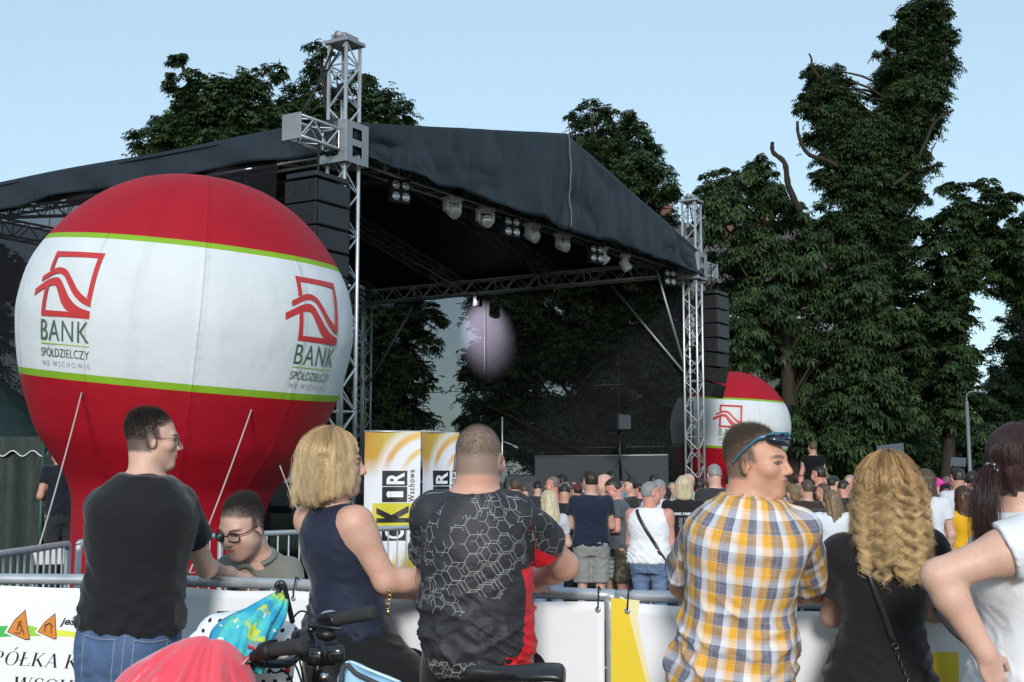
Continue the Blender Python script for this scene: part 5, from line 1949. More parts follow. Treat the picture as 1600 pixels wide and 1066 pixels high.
        dsp = wr * ((q1 - .5) * 1.3 + (q2 ** 2 - .35) * 1.3 * low + (q4 ** 3 - .2) * 1.3 * low + q3 * .3)
        dsp += hemflare * np.clip((.25 - tt), 0, 1) * 2 * (.6 + .4 * np.sin(np.arctan2(loc[:, 0], -loc[:, 1]) * 7 + seed))
        V = V + N * dsp[:, None]
        o = from_arrays(name, V, Fc, mat, parent)
        # cloth coordinates: torso (angle round the body, height); sleeves (across, along)
        th = np.arctan2(loc[:, 0], -loc[:, 1])
        cuv = np.stack([th * .165, loc[:, 2], np.zeros(len(V))], 1)
        if sleeve > 0:
            for q, sg in (('l', -1), ('r', 1)):
                S_, E_ = J['s' + q], J['e' + q]
                d = unit(E_ - S_)
                rel = V - S_
                al = rel @ d
                dist = np.linalg.norm(rel - np.outer(al, d), axis=1)
                out = np.abs(loc[:, 0]) - np.interp(tt, s.st[:, 0], s.st[:, 1])
                m = (dist < .13) & (al > .0) & (np.sign(loc[:, 0]) == sg) & (out > .012 + .02 * (tt < .75))
                w_ = unit(np.cross(d, s.fwd))
                cuv[m] = np.stack([(rel[m] @ w_) * 1.25 + .3 * sg, al[m] + .1, np.full(m.sum(), sg)], 1)
        vattr(o, "cuv", cuv)
        return o

    def trousers(s, name, mat, parent, e=.012, top=.12, leg=1.0, kw=1.0, seed=0, h=None, wr=.008, rad=(.100, .075, .062)):
        """leg: 1 = ankle, .5 = just at the knee"""
        J, l = s.J, s.limb
        h = h or s.h
        pts = [J['pelvis'] + s.U * s.Lt * top] + [J['k' + q] for q in 'lr'] + ([J['a' + q] for q in 'lr'] if leg > .5 else [])
        lo, hi = s.bounds(pts, .22)
        F = Field(lo, hi, h)
        s.loft(F, e, -.26, top, 0)
        for q in 'lr':
            hp = J['pelvis'] + s.lat * (.088 if q == 'r' else -.088) * (s.st[:, 1].max() / .19) - s.U * .10
            K, A_ = J['k' + q], J['a' + q]
            if leg <= .5:
                f = leg / .5
                K2 = hp + (K - hp) * f
                F.cone(hp, K2 + (K2 - hp) * .3, rad[0] * l * kw, rad[1] * l * kw * 1.2, .04)
                F.app(lambda X, Y, Z: ((X - K2[0]) * -1 * 0 + (K2[2] - Z) * 1.0 + 0 * Y).astype(np.float32), [a[0] for a in F.ax], [a[-1] for a in F.ax], 0, 'i', 0)
            else:
                F.cone(hp, K, rad[0] * l * kw, rad[1] * l * kw, .04)
                F.cone(K, K + (A_ - K) * ((leg - .5) * 2), rad[1] * l * kw, rad[2] * l * kw, .02)
        F.plane(J['pelvis'] + s.U * s.Lt * top, s.U)
        V, Fc = F.mesh()
        V = relax(V, Fc, 1, .4)
        N = vnormals(V, Fc)
        q1 = vnoise(V * (9, 9, 15) + 30 + seed * 5, 4) - .5
        q2 = 1 - np.abs(2 * vnoise(V * (16, 16, 20) + 50 + seed, 5) - 1)
        V = V + N * (wr * (q1 * 1.2 + (q2 ** 2 - .35)))[:, None]
        o = from_arrays(name, V, Fc, mat, parent)
        loc = np.stack([(V - J['pelvis']) @ s.lat, (V - J['pelvis']) @ s.fwd, (V - J['pelvis']) @ s.U], 1)
        vattr(o, "cuv", loc)
        return o

    def shoes(s, mat, parent):
        for q in 'lr':
            a = s.J['a' + q]
            c = a + s.fwd * .06; c[2] = .045
            A = np.array([s.lat, s.fwd, (0, 0, 1)])
            MB().ball(c, (.048, .14, .048), 8, A).build("shoe", mat, parent, True)

    def hair_cap(s, mat, parent, style='short', h=.009, seed=0, t=.008, name="hair"):
        q = s.hs
        lo, hi = s.H - .30 * q, s.H + .22 * q
        if style in ('long', 'bob'):
            lo = s.H - np.array((.25, .25, .52)) * q
        F = Field(lo, hi, h)
        A, w = s.A, s.hw
        m = 1.0 if s.male else .94
        E = lambda c, r, k, op='u': F.ell(w(c), np.array(r) * q, A, k * q, op)
        C = lambda a, b, ra, rb, k, op='u': F.cone(w(a), w(b), ra * q, rb * q, k * q, op)
        if style in ('short', 'buzz', 'receding'):
            E((0, -.016, .032), (.076 * m + t, .099 + t, .087 + t * 1.3), 0)
            E((0, -.05, -.03), (.066, .055 + t, .06), .03)
            # hairline: keep above/behind
            fz = {'short': .066, 'buzz': .070, 'receding': .085}[style]
            r_, f_, u_ = A
            H = s.H

            def cut(X, Y, Z):
                px, py, pz = X - H[0], Y - H[1], Z - H[2]
                x = (px * r_[0] + py * r_[1] + pz * r_[2]) / q
                y = (px * f_[0] + py * f_[1] + pz * f_[2]) / q
                z = (px * u_[0] + py * u_[1] + pz * u_[2]) / q
                top = fz + .012 + .35 * (y - .05) * (y > -.2) - z - .12 * np.abs(x)
                back = np.maximum(y + .020 + .10 * z, -.035 - z)
                return (np.minimum(top, back) * q).astype(np.float32)
            F.app(cut, lo, hi, 0, 'i', 0)
        elif style == 'bob':
            E((0, -.02, .036), (.088 * m, .112, .096), 0)
            for g_ in (-1, 1):
                C((g_ * .072, -.02, .03), (g_ * .078, -.03, -.115), .030, .026, .03)
                C((g_ * .05, -.075, .03), (g_ * .055, -.075, -.125), .042, .034, .03)
            C((0, -.095, .03), (0, -.085, -.13), .045, .038, .04)
            E((0, .085, -.05), (.058, .07, .10), .012, 's')
            E((0, .10, .02), (.052, .04, .045), .012, 's')
        elif style == 'long':
            E((0, -.02, .036), (.087 * m, .110, .095), 0)
            for g_ in (-1, 1):
                C((g_ * .070, -.02, .03), (g_ * .085, -.03, -.17), .030, .030, .03)
                C((g_ * .05, -.08, .03), (g_ * .065, -.085, -.27), .044, .034, .03)
            C((0, -.095, .03), (0, -.10, -.30), .046, .034, .05)
            E((0, .085, -.05), (.056, .07, .10), .012, 's')
            E((0, .10, .02), (.052, .04, .045), .012, 's')
        elif style == 'pony':
            E((0, -.018, .034), (.080 * m, .104, .092), 0)
            E((0, -.06, -.03), (.06, .05, .055), .03)
            E((0, .095, -.02), (.062, .062, .085), .012, 's')
            for g_ in (-1, 1):
                E((g_ * .08, .02, -.04), (.03, .05, .05), .01, 's')
        elif style == 'updo':
            E((0, -.018, .034), (.082 * m, .106, .094), 0)
            E((0, -.09, .06), (.045, .04, .045), .02)
            E((0, .095, -.02), (.062, .062, .085), .012, 's')
        elif style == 'cap':
            E((0, -.014, .040), (.083 * m, .105, .088), 0)
            F.plane(w((0, 0, .030)), -A[2] + A[1] * .08)
        V, Fc = F.mesh()
        if len(V) == 0:
            return None
        V = relax(V, Fc, 1, .4)
        if style != 'cap':
            N = vnormals(V, Fc)
            loc = (V - s.H) @ A.T / q
            th = np.arctan2(loc[:, 0], -loc[:, 1] - .0)
            amp = {'short': .004, 'buzz': .002, 'receding': .003}.get(style, .010)
            P = np.stack([th * 6, loc[:, 2] * 5 + th, loc[:, 1] * 3], 1)
            V = V + N * (amp * q * (vnoise(P * 1.6 + 30 + seed * 3, 6) - .5) * 2)[:, None]
            if style in ('long', 'bob'):
                V = V + N * (.006 * (vnoise(P * 4 + 30 + seed, 7) - .5) * 2)[:, None]
        return from_arrays(name, V, Fc, mat, parent)

    def short_strands(s, mat, parent, n=5000, L=.014, rad=.00022, seed=0, fz=.066, top_extra=0.0, minz=-.062, keep=None, lift=.32):
        rs = np.random.RandomState(seed)
        m = 1.0 if s.male else .94
        d = rs.normal(0, 1, (n * 3, 3)); d /= np.linalg.norm(d, axis=1, keepdims=True)
        P = np.array((0, -.015, .031)) + d * np.array((.0765 * m, .0985, .0865))
        x, y, z = P.T
        e1 = z - (fz + .35 * (y - .05) - .12 * np.abs(x))
        e2 = np.minimum(-.012 - .10 * z - y, z - minz)
        e3 = np.minimum(np.minimum(.030 - .25 * np.abs(z) - y, z + .012), np.abs(x) - .05)
        e = np.maximum(np.maximum(e1, e2), e3) + rs.normal(0, .003, len(P))
        kp = rs.rand(len(P)) < np.clip(e / .014, 0, 1) ** .7
        P, d, e = P[kp], d[kp], e[kp]
        # lower back of the skull narrows toward the neck
        lowm = P[:, 2] < -.0
        P[lowm, 1] = np.maximum(P[lowm, 1], -.105)
        if keep is not None:
            kp = keep(P); P, d = P[kp], d[kp]
        P, d = P[:n], d[:n]
        comb = np.array((0, -.55, -.65)) + rs.normal(0, .22, P.shape)
        upm = np.clip((P[:, 2] - .04) / .06, 0, 1)[:, None]
        comb = comb * (1 - upm) + (np.array((0, -.75, .12)) + rs.normal(0, .28, P.shape)) * upm
        fade = np.clip((P[:, 2] + .07) / .11, .35, 1)
        Ls = (L * fade * rs.uniform(.6, 1.2, len(P)) + top_extra * upm[:, 0] * rs.uniform(.6, 1.1, len(P)))[:, None]
        k = 5
        Q = [P - d * .001]
        dirv = d * lift + comb * .7
        for i in range(1, k):
            dirv = dirv + comb * .25
            u_ = dirv / np.linalg.norm(dirv, axis=1, keepdims=True)
            Q.append(Q[-1] + u_ * Ls / (k - 1))
        Q = np.stack(Q, 1)
        Q = s.H + (Q * s.hs) @ s.A
        return strands("hair_strand", Q, rad * s.hs, mat, parent)

    def long_strands(s, mat, parent, n=4000, L=.25, rad=.0004, seed=0, k=22, curl=0.0, curl_w=9.0, part=0.0, face=.03, spread=.0, stiff=.16, clump=0, lvar=.25, pull=None, away_k=.35, zend=None, side_up=0.0, tight=.0045, cw=.82, cstart=.12):
        """strands that fall over the skull and shoulders under gravity; returns the object"""
        rs = np.random.RandomState(seed)
        m = 1.0 if s.male else .94
        d = rs.normal(0, 1, (n * 3, 3)); d[:, 2] = np.abs(d[:, 2]) * 1.0 - .25
        d /= np.linalg.norm(d, axis=1, keepdims=True)
        P = np.array((0, -.015, .031)) + d * np.array((.078 * m, .1, .088))
        ok = (P[:, 2] > .058 + .5 * (P[:, 1] - .05)) | ((P[:, 1] < -.0) & (P[:, 2] > -.03)) | ((P[:, 1] < face) & (P[:, 2] > .0))
        P, d = P[ok][:n], d[ok][:n]
        n = len(P)
        Ls = L * (1 + lvar * (rs.rand(n) - .5) * 2) * (1 + .10 * np.sin(P[:, 0] * 60))
        if zend is not None:
            Ls = np.maximum(.06, (P[:, 2] - zend - side_up * np.abs(P[:, 0])) * L * (1 + lvar * (rs.rand(n) - .5)) + .02)
        st = (Ls / (k - 1))[:, None]
        away = np.stack([np.sign(P[:, 0] - part) * (away_k + 0 * P[:, 0]), -.45 + 0 * P[:, 0], .1 + 0 * P[:, 0]], 1)
        front = np.clip((P[:, 1] - .02) / .08, 0, 1)[:, None]
        v = d * .45 + away * .8 + np.array((0, -.7, 0)) * front
        v /= np.linalg.norm(v, axis=1, keepdims=True)
        Q = [P]
        p = P.copy()
        down = s.A @ np.array((0, 0, -1.0))
        shR = (s.J['neck'] - s.H) @ s.A.T / s.hs
        for i in range(1, k):
            v = v + down * stiff + rs.normal(0, .02, v.shape)
            if spread:
                v = v + np.stack([np.sign(p[:, 0]) * spread * (p[:, 2] < .02), 0 * p[:, 0], 0 * p[:, 0]], 1)
            v /= np.linalg.norm(v, axis=1, keepdims=True)
            p = p + v * st
            for c, r in (((0, -.015, .031), (.082 * m, .104, .092)), ((0, .02, -.03), (.072, .075, .09)), ((0, -.03, -.10), (.062, .062, .12))):
                c, r = np.array(c), np.array(r)
                e = (p - c) / r
                f = np.linalg.norm(e, axis=1, keepdims=True)
                p = np.where(f < 1, c + e / np.maximum(f, 1e-3) * r, p)
            # rest on the shoulders/back
            c = shR + np.array((0, -.0, -.085)); r = np.array((.22, .105, .10))
            e = (p - c) / r; f = np.linalg.norm(e, axis=1, keepdims=True)
            p = np.where(f < 1, c + e / np.maximum(f, 1e-3) * r, p)
            # do not cross the face
            fm = (p[:, 1] > face) & (np.abs(p[:, 0]) < .078) & (p[:, 2] < .055)
            p[fm, 0] = np.sign(p[fm, 0] - part) * .080
            Q.append(p.copy())
        Q = np.stack(Q, 1)
        t = np.linspace(0, 1, k)
        if clump:
            ci = rs.randint(0, n, clump)
            dist = ((P[:, None] - P[ci][None]) ** 2).sum(2)
            own = ci[np.argmin(dist, 1)]
            wgt = (np.clip((t - .15) / .7, 0, 1) * cw)[None, :, None]
            Q = Q * (1 - wgt) + (Q[own] + rs.normal(0, tight, (n, 1, 3))) * wgt
        else:
            own = np.arange(n)
        if curl > 0:
            ph = rs.uniform(0, 6.28, n)[own] + rs.normal(0, .15, n)
            fr = (curl_w * rs.uniform(.7, 1.3, n))[own]
            am = (curl * rs.uniform(.6, 1.3, n))[own]
            a = ph[:, None] + fr[:, None] * t[None]
            am_ = am[:, None] * np.clip((t[None] - cstart) / .35, 0, 1)
            Q = Q + np.stack([np.cos(a) * am_, np.sin(a) * am_, .35 * np.sin(a + 1) * am_], 2)
        Q = s.H + (Q * s.hs) @ s.A
        lo_ = rs.rand(n)[own] if clump else None
        return strands("hair_strand", Q, rad * s.hs, mat, parent, lo_)


def styled_hair(P, mat, parent, locks=200, per=45, phi=118, ztip=-.23, side_up=.10, vol=1.12, amp=.013, pitch=.038, sig=.004, flare=.06, rad=.0004, seed=0, tipn=.035, k=48, fly=.12, jit=.15):
    """locks combed from the crown over the skull and hanging free, wound into waves or ringlets"""
    rs = np.random.RandomState(seed)
    m = 1.0 if P.male else .94
    n = locks * per
    ph = np.repeat(rs.uniform(-1, 1, locks), per)
    f = R(phi) * np.sign(ph) * np.abs(ph) ** .9 + rs.normal(0, .015, n)
    lay = np.repeat(rs.uniform(0, 1, locks), per)
    t0 = np.repeat(rs.uniform(0, .55, locks), per) * (1 - .3 * lay)
    zt = ztip + side_up * (np.abs(f) / R(phi)) ** 1.6 + np.repeat(rs.normal(0, tipn, locks), per) + rs.normal(0, tipn * .3, n)
    v = 1.0 + (vol - 1) * (.25 + .75 * lay)
    a_, b_, c_ = .079 * m, .102, .090
    z0 = .030
    arc = .150                                    # crown to ear level along the skull
    drop = np.maximum(z0 - zt, .02)
    tot = arc * (1 - t0) + drop
    phase = np.repeat(rs.uniform(0, 6.28, locks), per) + rs.normal(0, .12, n)
    pit = np.repeat(pitch * rs.uniform(.75, 1.35, locks), per)
    am = np.repeat(amp * rs.uniform(.6, 1.25, locks), per)
    hand = np.repeat(rs.choice((-1, 1), locks), per)
    fl = np.repeat(flare * rs.uniform(-.2, 1.2, locks), per)
    sway = np.repeat(rs.normal(0, jit, locks), per)
    off = rs.normal(0, sig, (n, 3)) * np.where(rs.rand(n) < fly, 2.6, 1.0)[:, None]
    sf, cf = np.sin(f), np.cos(f)
    Q = []
    for i in range(k):
        s_ = tot * i / (k - 1) + arc * t0
        on = np.clip(s_ / arc, 0, 1)
        th = on * math.pi / 2
        hang = np.maximum(s_ - arc, 0)
        g_ = hang / np.maximum(drop, 1e-3)
        rr = v * (1 + fl * g_ * 1.5) + .04 * on * (vol - 1) * 4 * np.sin(th)
        ff = f + sway * g_ * .5
        x = np.sin(ff) * np.sin(th) * a_ * rr
        y = -np.cos(ff) * np.sin(th) * b_ * rr - .012
        z = np.cos(th) * c_ * (1 + (v - 1) * .8) + z0 - hang
        # lie on neck and back
        y = np.where((hang > 0) & (np.cos(ff) > 0), np.minimum(y, -.080 - .25 * np.clip(hang - .10, 0, .2) * np.cos(ff)), y)
        w = np.clip((on - .55) / .45, 0, 1) * .5 + np.clip(g_ * 2.2, 0, .5)
        an = phase + hand * 2 * math.pi * s_ / pit + 1.3 * np.sin(s_ * 21 + phase * 2.7)
        er = np.stack([sf, -cf, 0 * f], 1); ep = np.stack([cf, sf, 0 * f], 1)
        p = np.stack([x, y, z], 1) + er * (am * w * .8 * np.cos(an))[:, None] + ep * (am * w * np.sin(an))[:, None] + off * (.35 + .65 * w)[:, None]
        Q.append(p)
    Q = np.stack(Q, 1)
    Q = P.H + (Q * P.hs) @ P.A
    return strands("hair_strand", Q, rad * P.hs, mat, parent, np.repeat(rs.rand(locks), per))


def ring_pts(n, rx, rz, p=2.0):
    out = []
    for i in range(n):
        a = 2 * math.pi * i / n
        c, s_ = math.cos(a), math.sin(a)
        out.append((rx * abs(c) ** (2 / p) * (1 if c > 0 else -1), rz * abs(s_) ** (2 / p) * (1 if s_ > 0 else -1)))
    return out


def glasses(P, base, label, frame_mat, rim=.0022, lens=True, wdt=.026, hgt=.019, half=False):
    """spectacles worn by a figure, a thing of their own"""
    root = empty("eyeglasses", base + P.hw((0, .1, 0)), 0, label, "glasses")
    off = P.hw((0, .1, 0))
    q = P.hs
    for g_ in (-1, 1):
        pts = [P.hw((g_ * .034 + x, .101 - .25 * abs(g_ * .034 + x) ** 1 * .55, -.006 + z)) - off for x, z in ring_pts(20, wdt, hgt, 2.8)]
        rm = MB().tube(pts + [pts[0], pts[1]], rim * q, 6, False).build("rim", frame_mat, root, True)
        MB().tube([P.hw((g_ * (.034 + wdt), .090, .004)) - off, P.hw((g_ * .079, .07, .004)) - off, P.hw((g_ * .084, -.005, .002)) - off, P.hw((g_ * .082, -.028, -.018)) - off], rim * q * 1.05, 6).build("temple_arm", frame_mat, root, True)
        if lens:
            V = [np.mean(pts, 0)] + pts
            Fc = [(0, i + 1, (i + 1) % 20 + 1) for i in range(20)]
            from_arrays("lens", np.array(V), Fc, M_SPEC, root)
    MB().tube([P.hw((-.010, .099, .0)) - off, P.hw((0, .104, .003)) - off, P.hw((.010, .099, .0)) - off], rim * q, 6).build("bridge", frame_mat, root, True)
    return root


g = G("spectacle_lens")
tr = g.t.nodes.new("ShaderNodeBsdfTransparent")
gl = g.t.nodes.new("ShaderNodeBsdfGlossy"); gl.inputs['Roughness'].default_value = .03
fz = g.t.nodes.new("ShaderNodeFresnel"); fz.inputs[0].default_value = 1.35
mx = g.t.nodes.new("ShaderNodeMixShader")
g.t.links.new(fz.outputs[0], mx.inputs[0]); g.t.links.new(tr.outputs[0], mx.inputs[1]); g.t.links.new(gl.outputs[0], mx.inputs[2])
M_SPEC = g.done(mx.outputs[0])
# ================================================================ foreground people
from mathutils.bvhtree import BVHTree


def cast(objs):
    """BVH of objects in world space (parents only translated)"""
    V, Fc = [], []
    for o in objs:
        off = np.zeros(3)
        q = o
        while q is not None:
            off += np.array(q.location); q = q.parent
        n = len(V)
        V += [tuple(np.array(v.co) + off) for v in o.data.vertices]
        Fc += [[i + n for i in p.vertices] for p in o.data.polygons]
    t = BVHTree.FromPolygons(V, Fc)

    def hit(px, py, lift=.004):
        d = unit(W(px, py, 5.0) - np.array((0, 0, EYE)))
        h = t.ray_cast(Vector((0, 0, EYE)), Vector(d))
        if h[0] is None:
            return None
        nn_ = np.array(h[1])
        if nn_ @ d > 0:
            nn_ = -nn_
        return np.array(h[0]) + nn_ * lift
    return hit


def fg(label, pel, neck, sl, sr, el, er, wl, wr, head, hf, wid=1.0, dep=1.0, limb=1.0, hs=1.0, male=True, torso=None, hands=None, legs=None, lat=None, hu=None, h=.010, hf_res=.0042, ears=True, armr=None, neckr=1.0, legr=.09, child=False):
    J = dict(pelvis=W(*pel), neck=W(*neck), sl=W(*sl), sr=W(*sr), el=W(*el), er=W(*er), wl=W(*wl), wr=W(*wr), head=W(*head))
    base = np.array((J['pelvis'][0], J['pelvis'][1], 0.0))
    for k in J:
        J[k] = J[k] - base
    pz = J['pelvis'][2]
    la = unit(lat if lat is not None else (J['sr'] - J['sl']) * (1, 1, 0))
    fw = np.cross((0, 0, 1), la)
    for q, sg in (('l', -1), ('r', 1)):
        J['k' + q] = la * .10 * sg + fw * .03 + (0, 0, pz * .52); J['a' + q] = la * .11 * sg - fw * .02 + (0, 0, .08)
    if legs:
        for k, v in legs.items():
            J[k] = W(*v) - base
    J['hf'] = np.asarray(hf, float)
    if lat is not None:
        J['lat'] = np.asarray(lat, float)
    if hu is not None:
        J['hu'] = np.asarray(hu, float)
    J['neckr'] = neckr
    P = Person(J, male, wid, dep, limb, hs, torso, child, h, hf_res, ears, hands=hands, armr=armr)
    root = empty("person", base, 0, label, "person")
    return P, root, base


def arm_tune():
    pass


# ---- cloth patterns
def denim(name, col, pockets=True):
    g = G(name)
    co = g.obj(); uv = g.attr("cuv")
    x, y, z = g.sep(uv)
    n = g.noise(co, 5, 5, .6)
    c = g.mix(g.rng(n, .3, .7), [v * .62 for v in col], [min(1, v * 1.5) for v in col])
    tw = g.noise(g.vm('MULTIPLY', co, (1, 1, .4)), 420, 2)
    c = g.mix(g.rng(tw, .35, .7, 0, .35), c, [min(1, v * 1.9 + .03) for v in col])
    if pockets:
        ax = g.math('ABSOLUTE', x)
        back = g.rng(y, .01, -.01)

        def ln(v, at, w=.0016):
            return g.rng(g.math('ABSOLUTE', g.math('SUBTRACT', v, at)), w * .5, w, 1, 0)

        def band(v, a, b):
            return g.math('MULTIPLY', g.rng(v, a - .001, a + .001), g.rng(v, b + .001, b - .001))
        ztop = g.math('ADD', .030, g.math('MULTIPLY', g.math('ABSOLUTE', g.math('SUBTRACT', ax, .095)), .10))
        s1 = g.math('MULTIPLY', ln(g.math('SUBTRACT', z, ztop), 0), band(ax, .035, .155))
        s2 = g.math('MULTIPLY', g.math('MAXIMUM', ln(ax, .036), ln(ax, .154)), band(z, -.13, .036))
        s3 = g.math('MULTIPLY', ln(x, 0.0, .0014), g.rng(z, -.2, -.19))
        st = g.math('MULTIPLY', g.math('MAXIMUM', g.math('MAXIMUM', s1, s2), s3), back)
        c = g.mix(g.math('MULTIPLY', st, .75), c, (.38, .34, .32))
        rim = g.math('MULTIPLY', g.math('MULTIPLY', ln(g.math('SUBTRACT', z, ztop), -.006, .006), band(ax, .035, .155)), back)
        c = g.mix(g.math('MULTIPLY', rim, .4), c, [v * .5 for v in col])
    nm = g.bump(tw, .3, .0015, g.bump(n, .3, .01))
    return g.done(g.bsdf(c, .85, 0, .2, nm))


def plaid():
    g = G("checked_cotton")
    uv = g.attr("cuv")
    wob = g.noise(g.obj(), 7, 2)
    u, v, _ = g.sep(uv)
    u = g.math('ADD', u, g.math('MULTIPLY', g.math('SUBTRACT', wob, .5), .012))
    SL, WH, PE, OR = (.150, .150, .205), (.66, .68, .76), (.70, .55, .44), (.68, .35, .035)
    a = g.ramp(g.math('FRACT', g.math('ADD', g.math('DIVIDE', u, .076), 10.3)), [(0, SL), (.36, WH), (.56, PE), (.66, OR), (.985, SL)], True)
    b = g.ramp(g.math('FRACT', g.math('ADD', g.math('DIVIDE', v, .098), 10.1)), [(0, SL), (.38, WH), (.56, PE), (.66, OR), (.98, PE)], True)
    th = g.math('GREATER_THAN', g.noise(g.vm('MULTIPLY', uv, (900, 900, 0)), 1.0, 0), .5)
    c = g.mix(.42, a, b)
    c = g.mix(g.math('MULTIPLY', th, .10), c, a)
    ln = g.math('LESS_THAN', g.math('FRACT', g.math('ADD', g.math('DIVIDE', u, .0225), 5.1)), .07)
    ln2 = g.math('LESS_THAN', g.math('FRACT', g.math('ADD', g.math('DIVIDE', v, .026), 5.1)), .06)
    c = g.mix(g.math('MULTIPLY', g.math('MAXIMUM', ln, ln2), .22), c, (.75, .70, .62))
    fz = g.noise(g.obj(), 500, 2)
    nm = g.bump(g.noise(g.obj(), 24, 4), .35, .008, g.bump(fz, .3, .001))
    return g.done(g.bsdf(c, .85, 0, .2, nm))


def hexedge(g, u, v, s):
    """distance to the nearest edge of a hexagon grid of size s, in cells"""
    px, py = g.math('DIVIDE', u, s), g.math('DIVIDE', v, s)
    R3 = 1.7320508

    def cell(ox, oy):
        x = g.math('SUBTRACT', g.math('FLOORED_MODULO', g.math('ADD', px, 50 + ox), 1.0), .5)
        y = g.math('SUBTRACT', g.math('FLOORED_MODULO', g.math('ADD', py, 50 * R3 + oy), R3), R3 / 2)
        return x, y
    ax, ay = cell(0, 0)
    bx, by = cell(.5, R3 / 2)
    da = g.math('ADD', g.math('MULTIPLY', ax, ax), g.math('MULTIPLY', ay, ay))
    db = g.math('ADD', g.math('MULTIPLY', bx, bx), g.math('MULTIPLY', by, by))
    m = g.math('LESS_THAN', da, db)
    x = g.math('ABSOLUTE', g.math('ADD', g.math('MULTIPLY', ax, m), g.math('MULTIPLY', bx, g.math('SUBTRACT', 1.0, m))))
    y = g.math('ABSOLUTE', g.math('ADD', g.math('MULTIPLY', ay, m), g.math('MULTIPLY', by, g.math('SUBTRACT', 1.0, m))))
    return g.math('SUBTRACT', .5, g.math('MAXIMUM', x, g.math('ADD', g.math('MULTIPLY', x, .5), g.math('MULTIPLY', y, R3 / 2))))


def jersey():
    g = G("cycling_jersey")
    uv = g.attr("cuv")
    u, v, w = g.sep(uv)
    co = g.obj()
    base = g.mix(g.noise(co, 6, 3), (.022, .022, .026), (.034, .034, .039))

    def layer(s, ou, ov, seed, th, wd, fr=5.0):
        cu_, cv_ = g.math('ADD', u, ou), g.math('ADD', v, ov)
        e = hexedge(g, cv_, cu_, s)
        ln = g.rng(e, wd / s * .5, wd / s * 1.0, 1, 0)
        mk = g.noise(g.comb(u, v, seed), fr, 0)
        return g.math('MULTIPLY', ln, g.math('GREATER_THAN', mk, th))
    L = layer(.060, 0, 0, 1.0, .42, .0011)
    for k, (s_, ou, ov, th) in enumerate(((.060, .011, .007, .50), (.060, .022, .014, .53), (.060, .006, .019, .56), (.042, .01, .03, .55))):
        L = g.math('MAXIMUM', L, layer(s_, ou, ov, 4.0 + 5 * k, th, .0010, 7.0))
    dg_ = g.math('ABSOLUTE', g.math('SUBTRACT', g.math('MULTIPLY', u, 1.0), g.math('MULTIPLY', g.math('SUBTRACT', v, .30), .75)))
    diag = g.math('SUBTRACT', g.noise(g.comb(u, v, 3.0), 9, 1), g.math('MULTIPLY', dg_, 1.5))
    area = g.math('MAXIMUM', g.math('GREATER_THAN', diag, .26), g.math('MAXIMUM', g.math('GREATER_THAN', g.math('ABSOLUTE', w), .5), g.math('LESS_THAN', u, -.24)))
    low = g.math('GREATER_THAN', v, .125)
    bandm = g.math('MULTIPLY', g.math('GREATER_THAN', v, -.085), g.math('LESS_THAN', v, -.028))
    area = g.math('MULTIPLY', area, low)
    area = g.math('MAXIMUM', area, bandm)
    c = g.mix(g.math('MULTIPLY', g.math('MULTIPLY', L, area), .82), base, (.36, .365, .37))
    tor = g.math('LESS_THAN', g.math('ABSOLUTE', w), .5)
    edge = g.math('ADD', .135, g.math('MULTIPLY', g.math('SINE', g.math('MULTIPLY', v, 9.0)), .03))
    r1 = g.math('MULTIPLY', g.math('GREATER_THAN', u, edge), g.math('LESS_THAN', v, .26))
    r2 = g.math('MULTIPLY', g.math('GREATER_THAN', u, .085), g.math('LESS_THAN', v, -.018))
    redm = g.math('MULTIPLY', g.math('MAXIMUM', r1, r2), tor)
    slv = g.math('MULTIPLY', g.math('GREATER_THAN', w, .5), g.math('MULTIPLY', g.math('LESS_THAN', g.math('ADD', u, g.math('MULTIPLY', v, -.40)), .190), 1.0))
    redm = g.math('MAXIMUM', redm, slv)
    c = g.mix(redm, c, (.62, .016, .028))
    pk = g.rng(g.math('ABSOLUTE', g.math('SUBTRACT', v, .122)), .001, .003, 1, 0)
    c = g.mix(g.math('MULTIPLY', pk, .5), c, (.008, .008, .01))
    fz = g.noise(co, 600, 2)
    nm = g.bump(g.noise(g.vm('MULTIPLY', co, (1, 1, 2.2)), 14, 4), .45, .012, g.bump(fz, .2, .001))
    return g.done(g.bsdf(c, .6, 0, .35, nm))


FAB_BLACK = fabric("black_cotton", (.0105, .0108, .0135), .9, .15)
FAB_BLACK2 = fabric("soft_black_cotton", (.0115, .011, .013), .9, .12)
FAB_NAVY = fabric("navy_blouse", (.013, .018, .040), .7, .15, 300)
FAB_WHITE = fabric("white_cotton", (.72, .73, .76), .85, .05, 300)
FAB_GREYG = fabric("grey_green_pique", (.17, .175, .15), .9, .08, 260)
FAB_TROUSER = fabric("black_trousers", (.0075, .0075, .009), .85, .2)
FAB_LYCRA = fabric("black_lycra", (.006, .006, .007), .5, .1, 700)
M_JEAN = denim("blue_denim", (.062, .105, .20))
HAIR_DARK = hair_mat((.010, .008, .007), (.035, .027, .022), .38)
HAIR_BROWN = hair_mat((.035, .024, .016), (.11, .078, .052), .45)
HAIR_GREYB = hair_mat((.06, .05, .042), (.22, .185, .15), .5)
HAIR_BLONDE = hair_mat((.20, .115, .05), (.66, .46, .24), .36, (.86, .68, .42))
HAIR_CURLY = hair_mat((.085, .042, .018), (.58, .35, .15), .32, (1.0, .74, .40))
HAIR_MAROON = hair_mat((.016, .008, .008), (.055, .024, .022), .3)
SK_PALE = skin_mat((.60, .38, .295), stubble=.25, scalp=(.05, .036, .030))
SK_RED = skin_mat((.58, .33, .25), scalp=(.24, .175, .14, .074), stubble=.3)
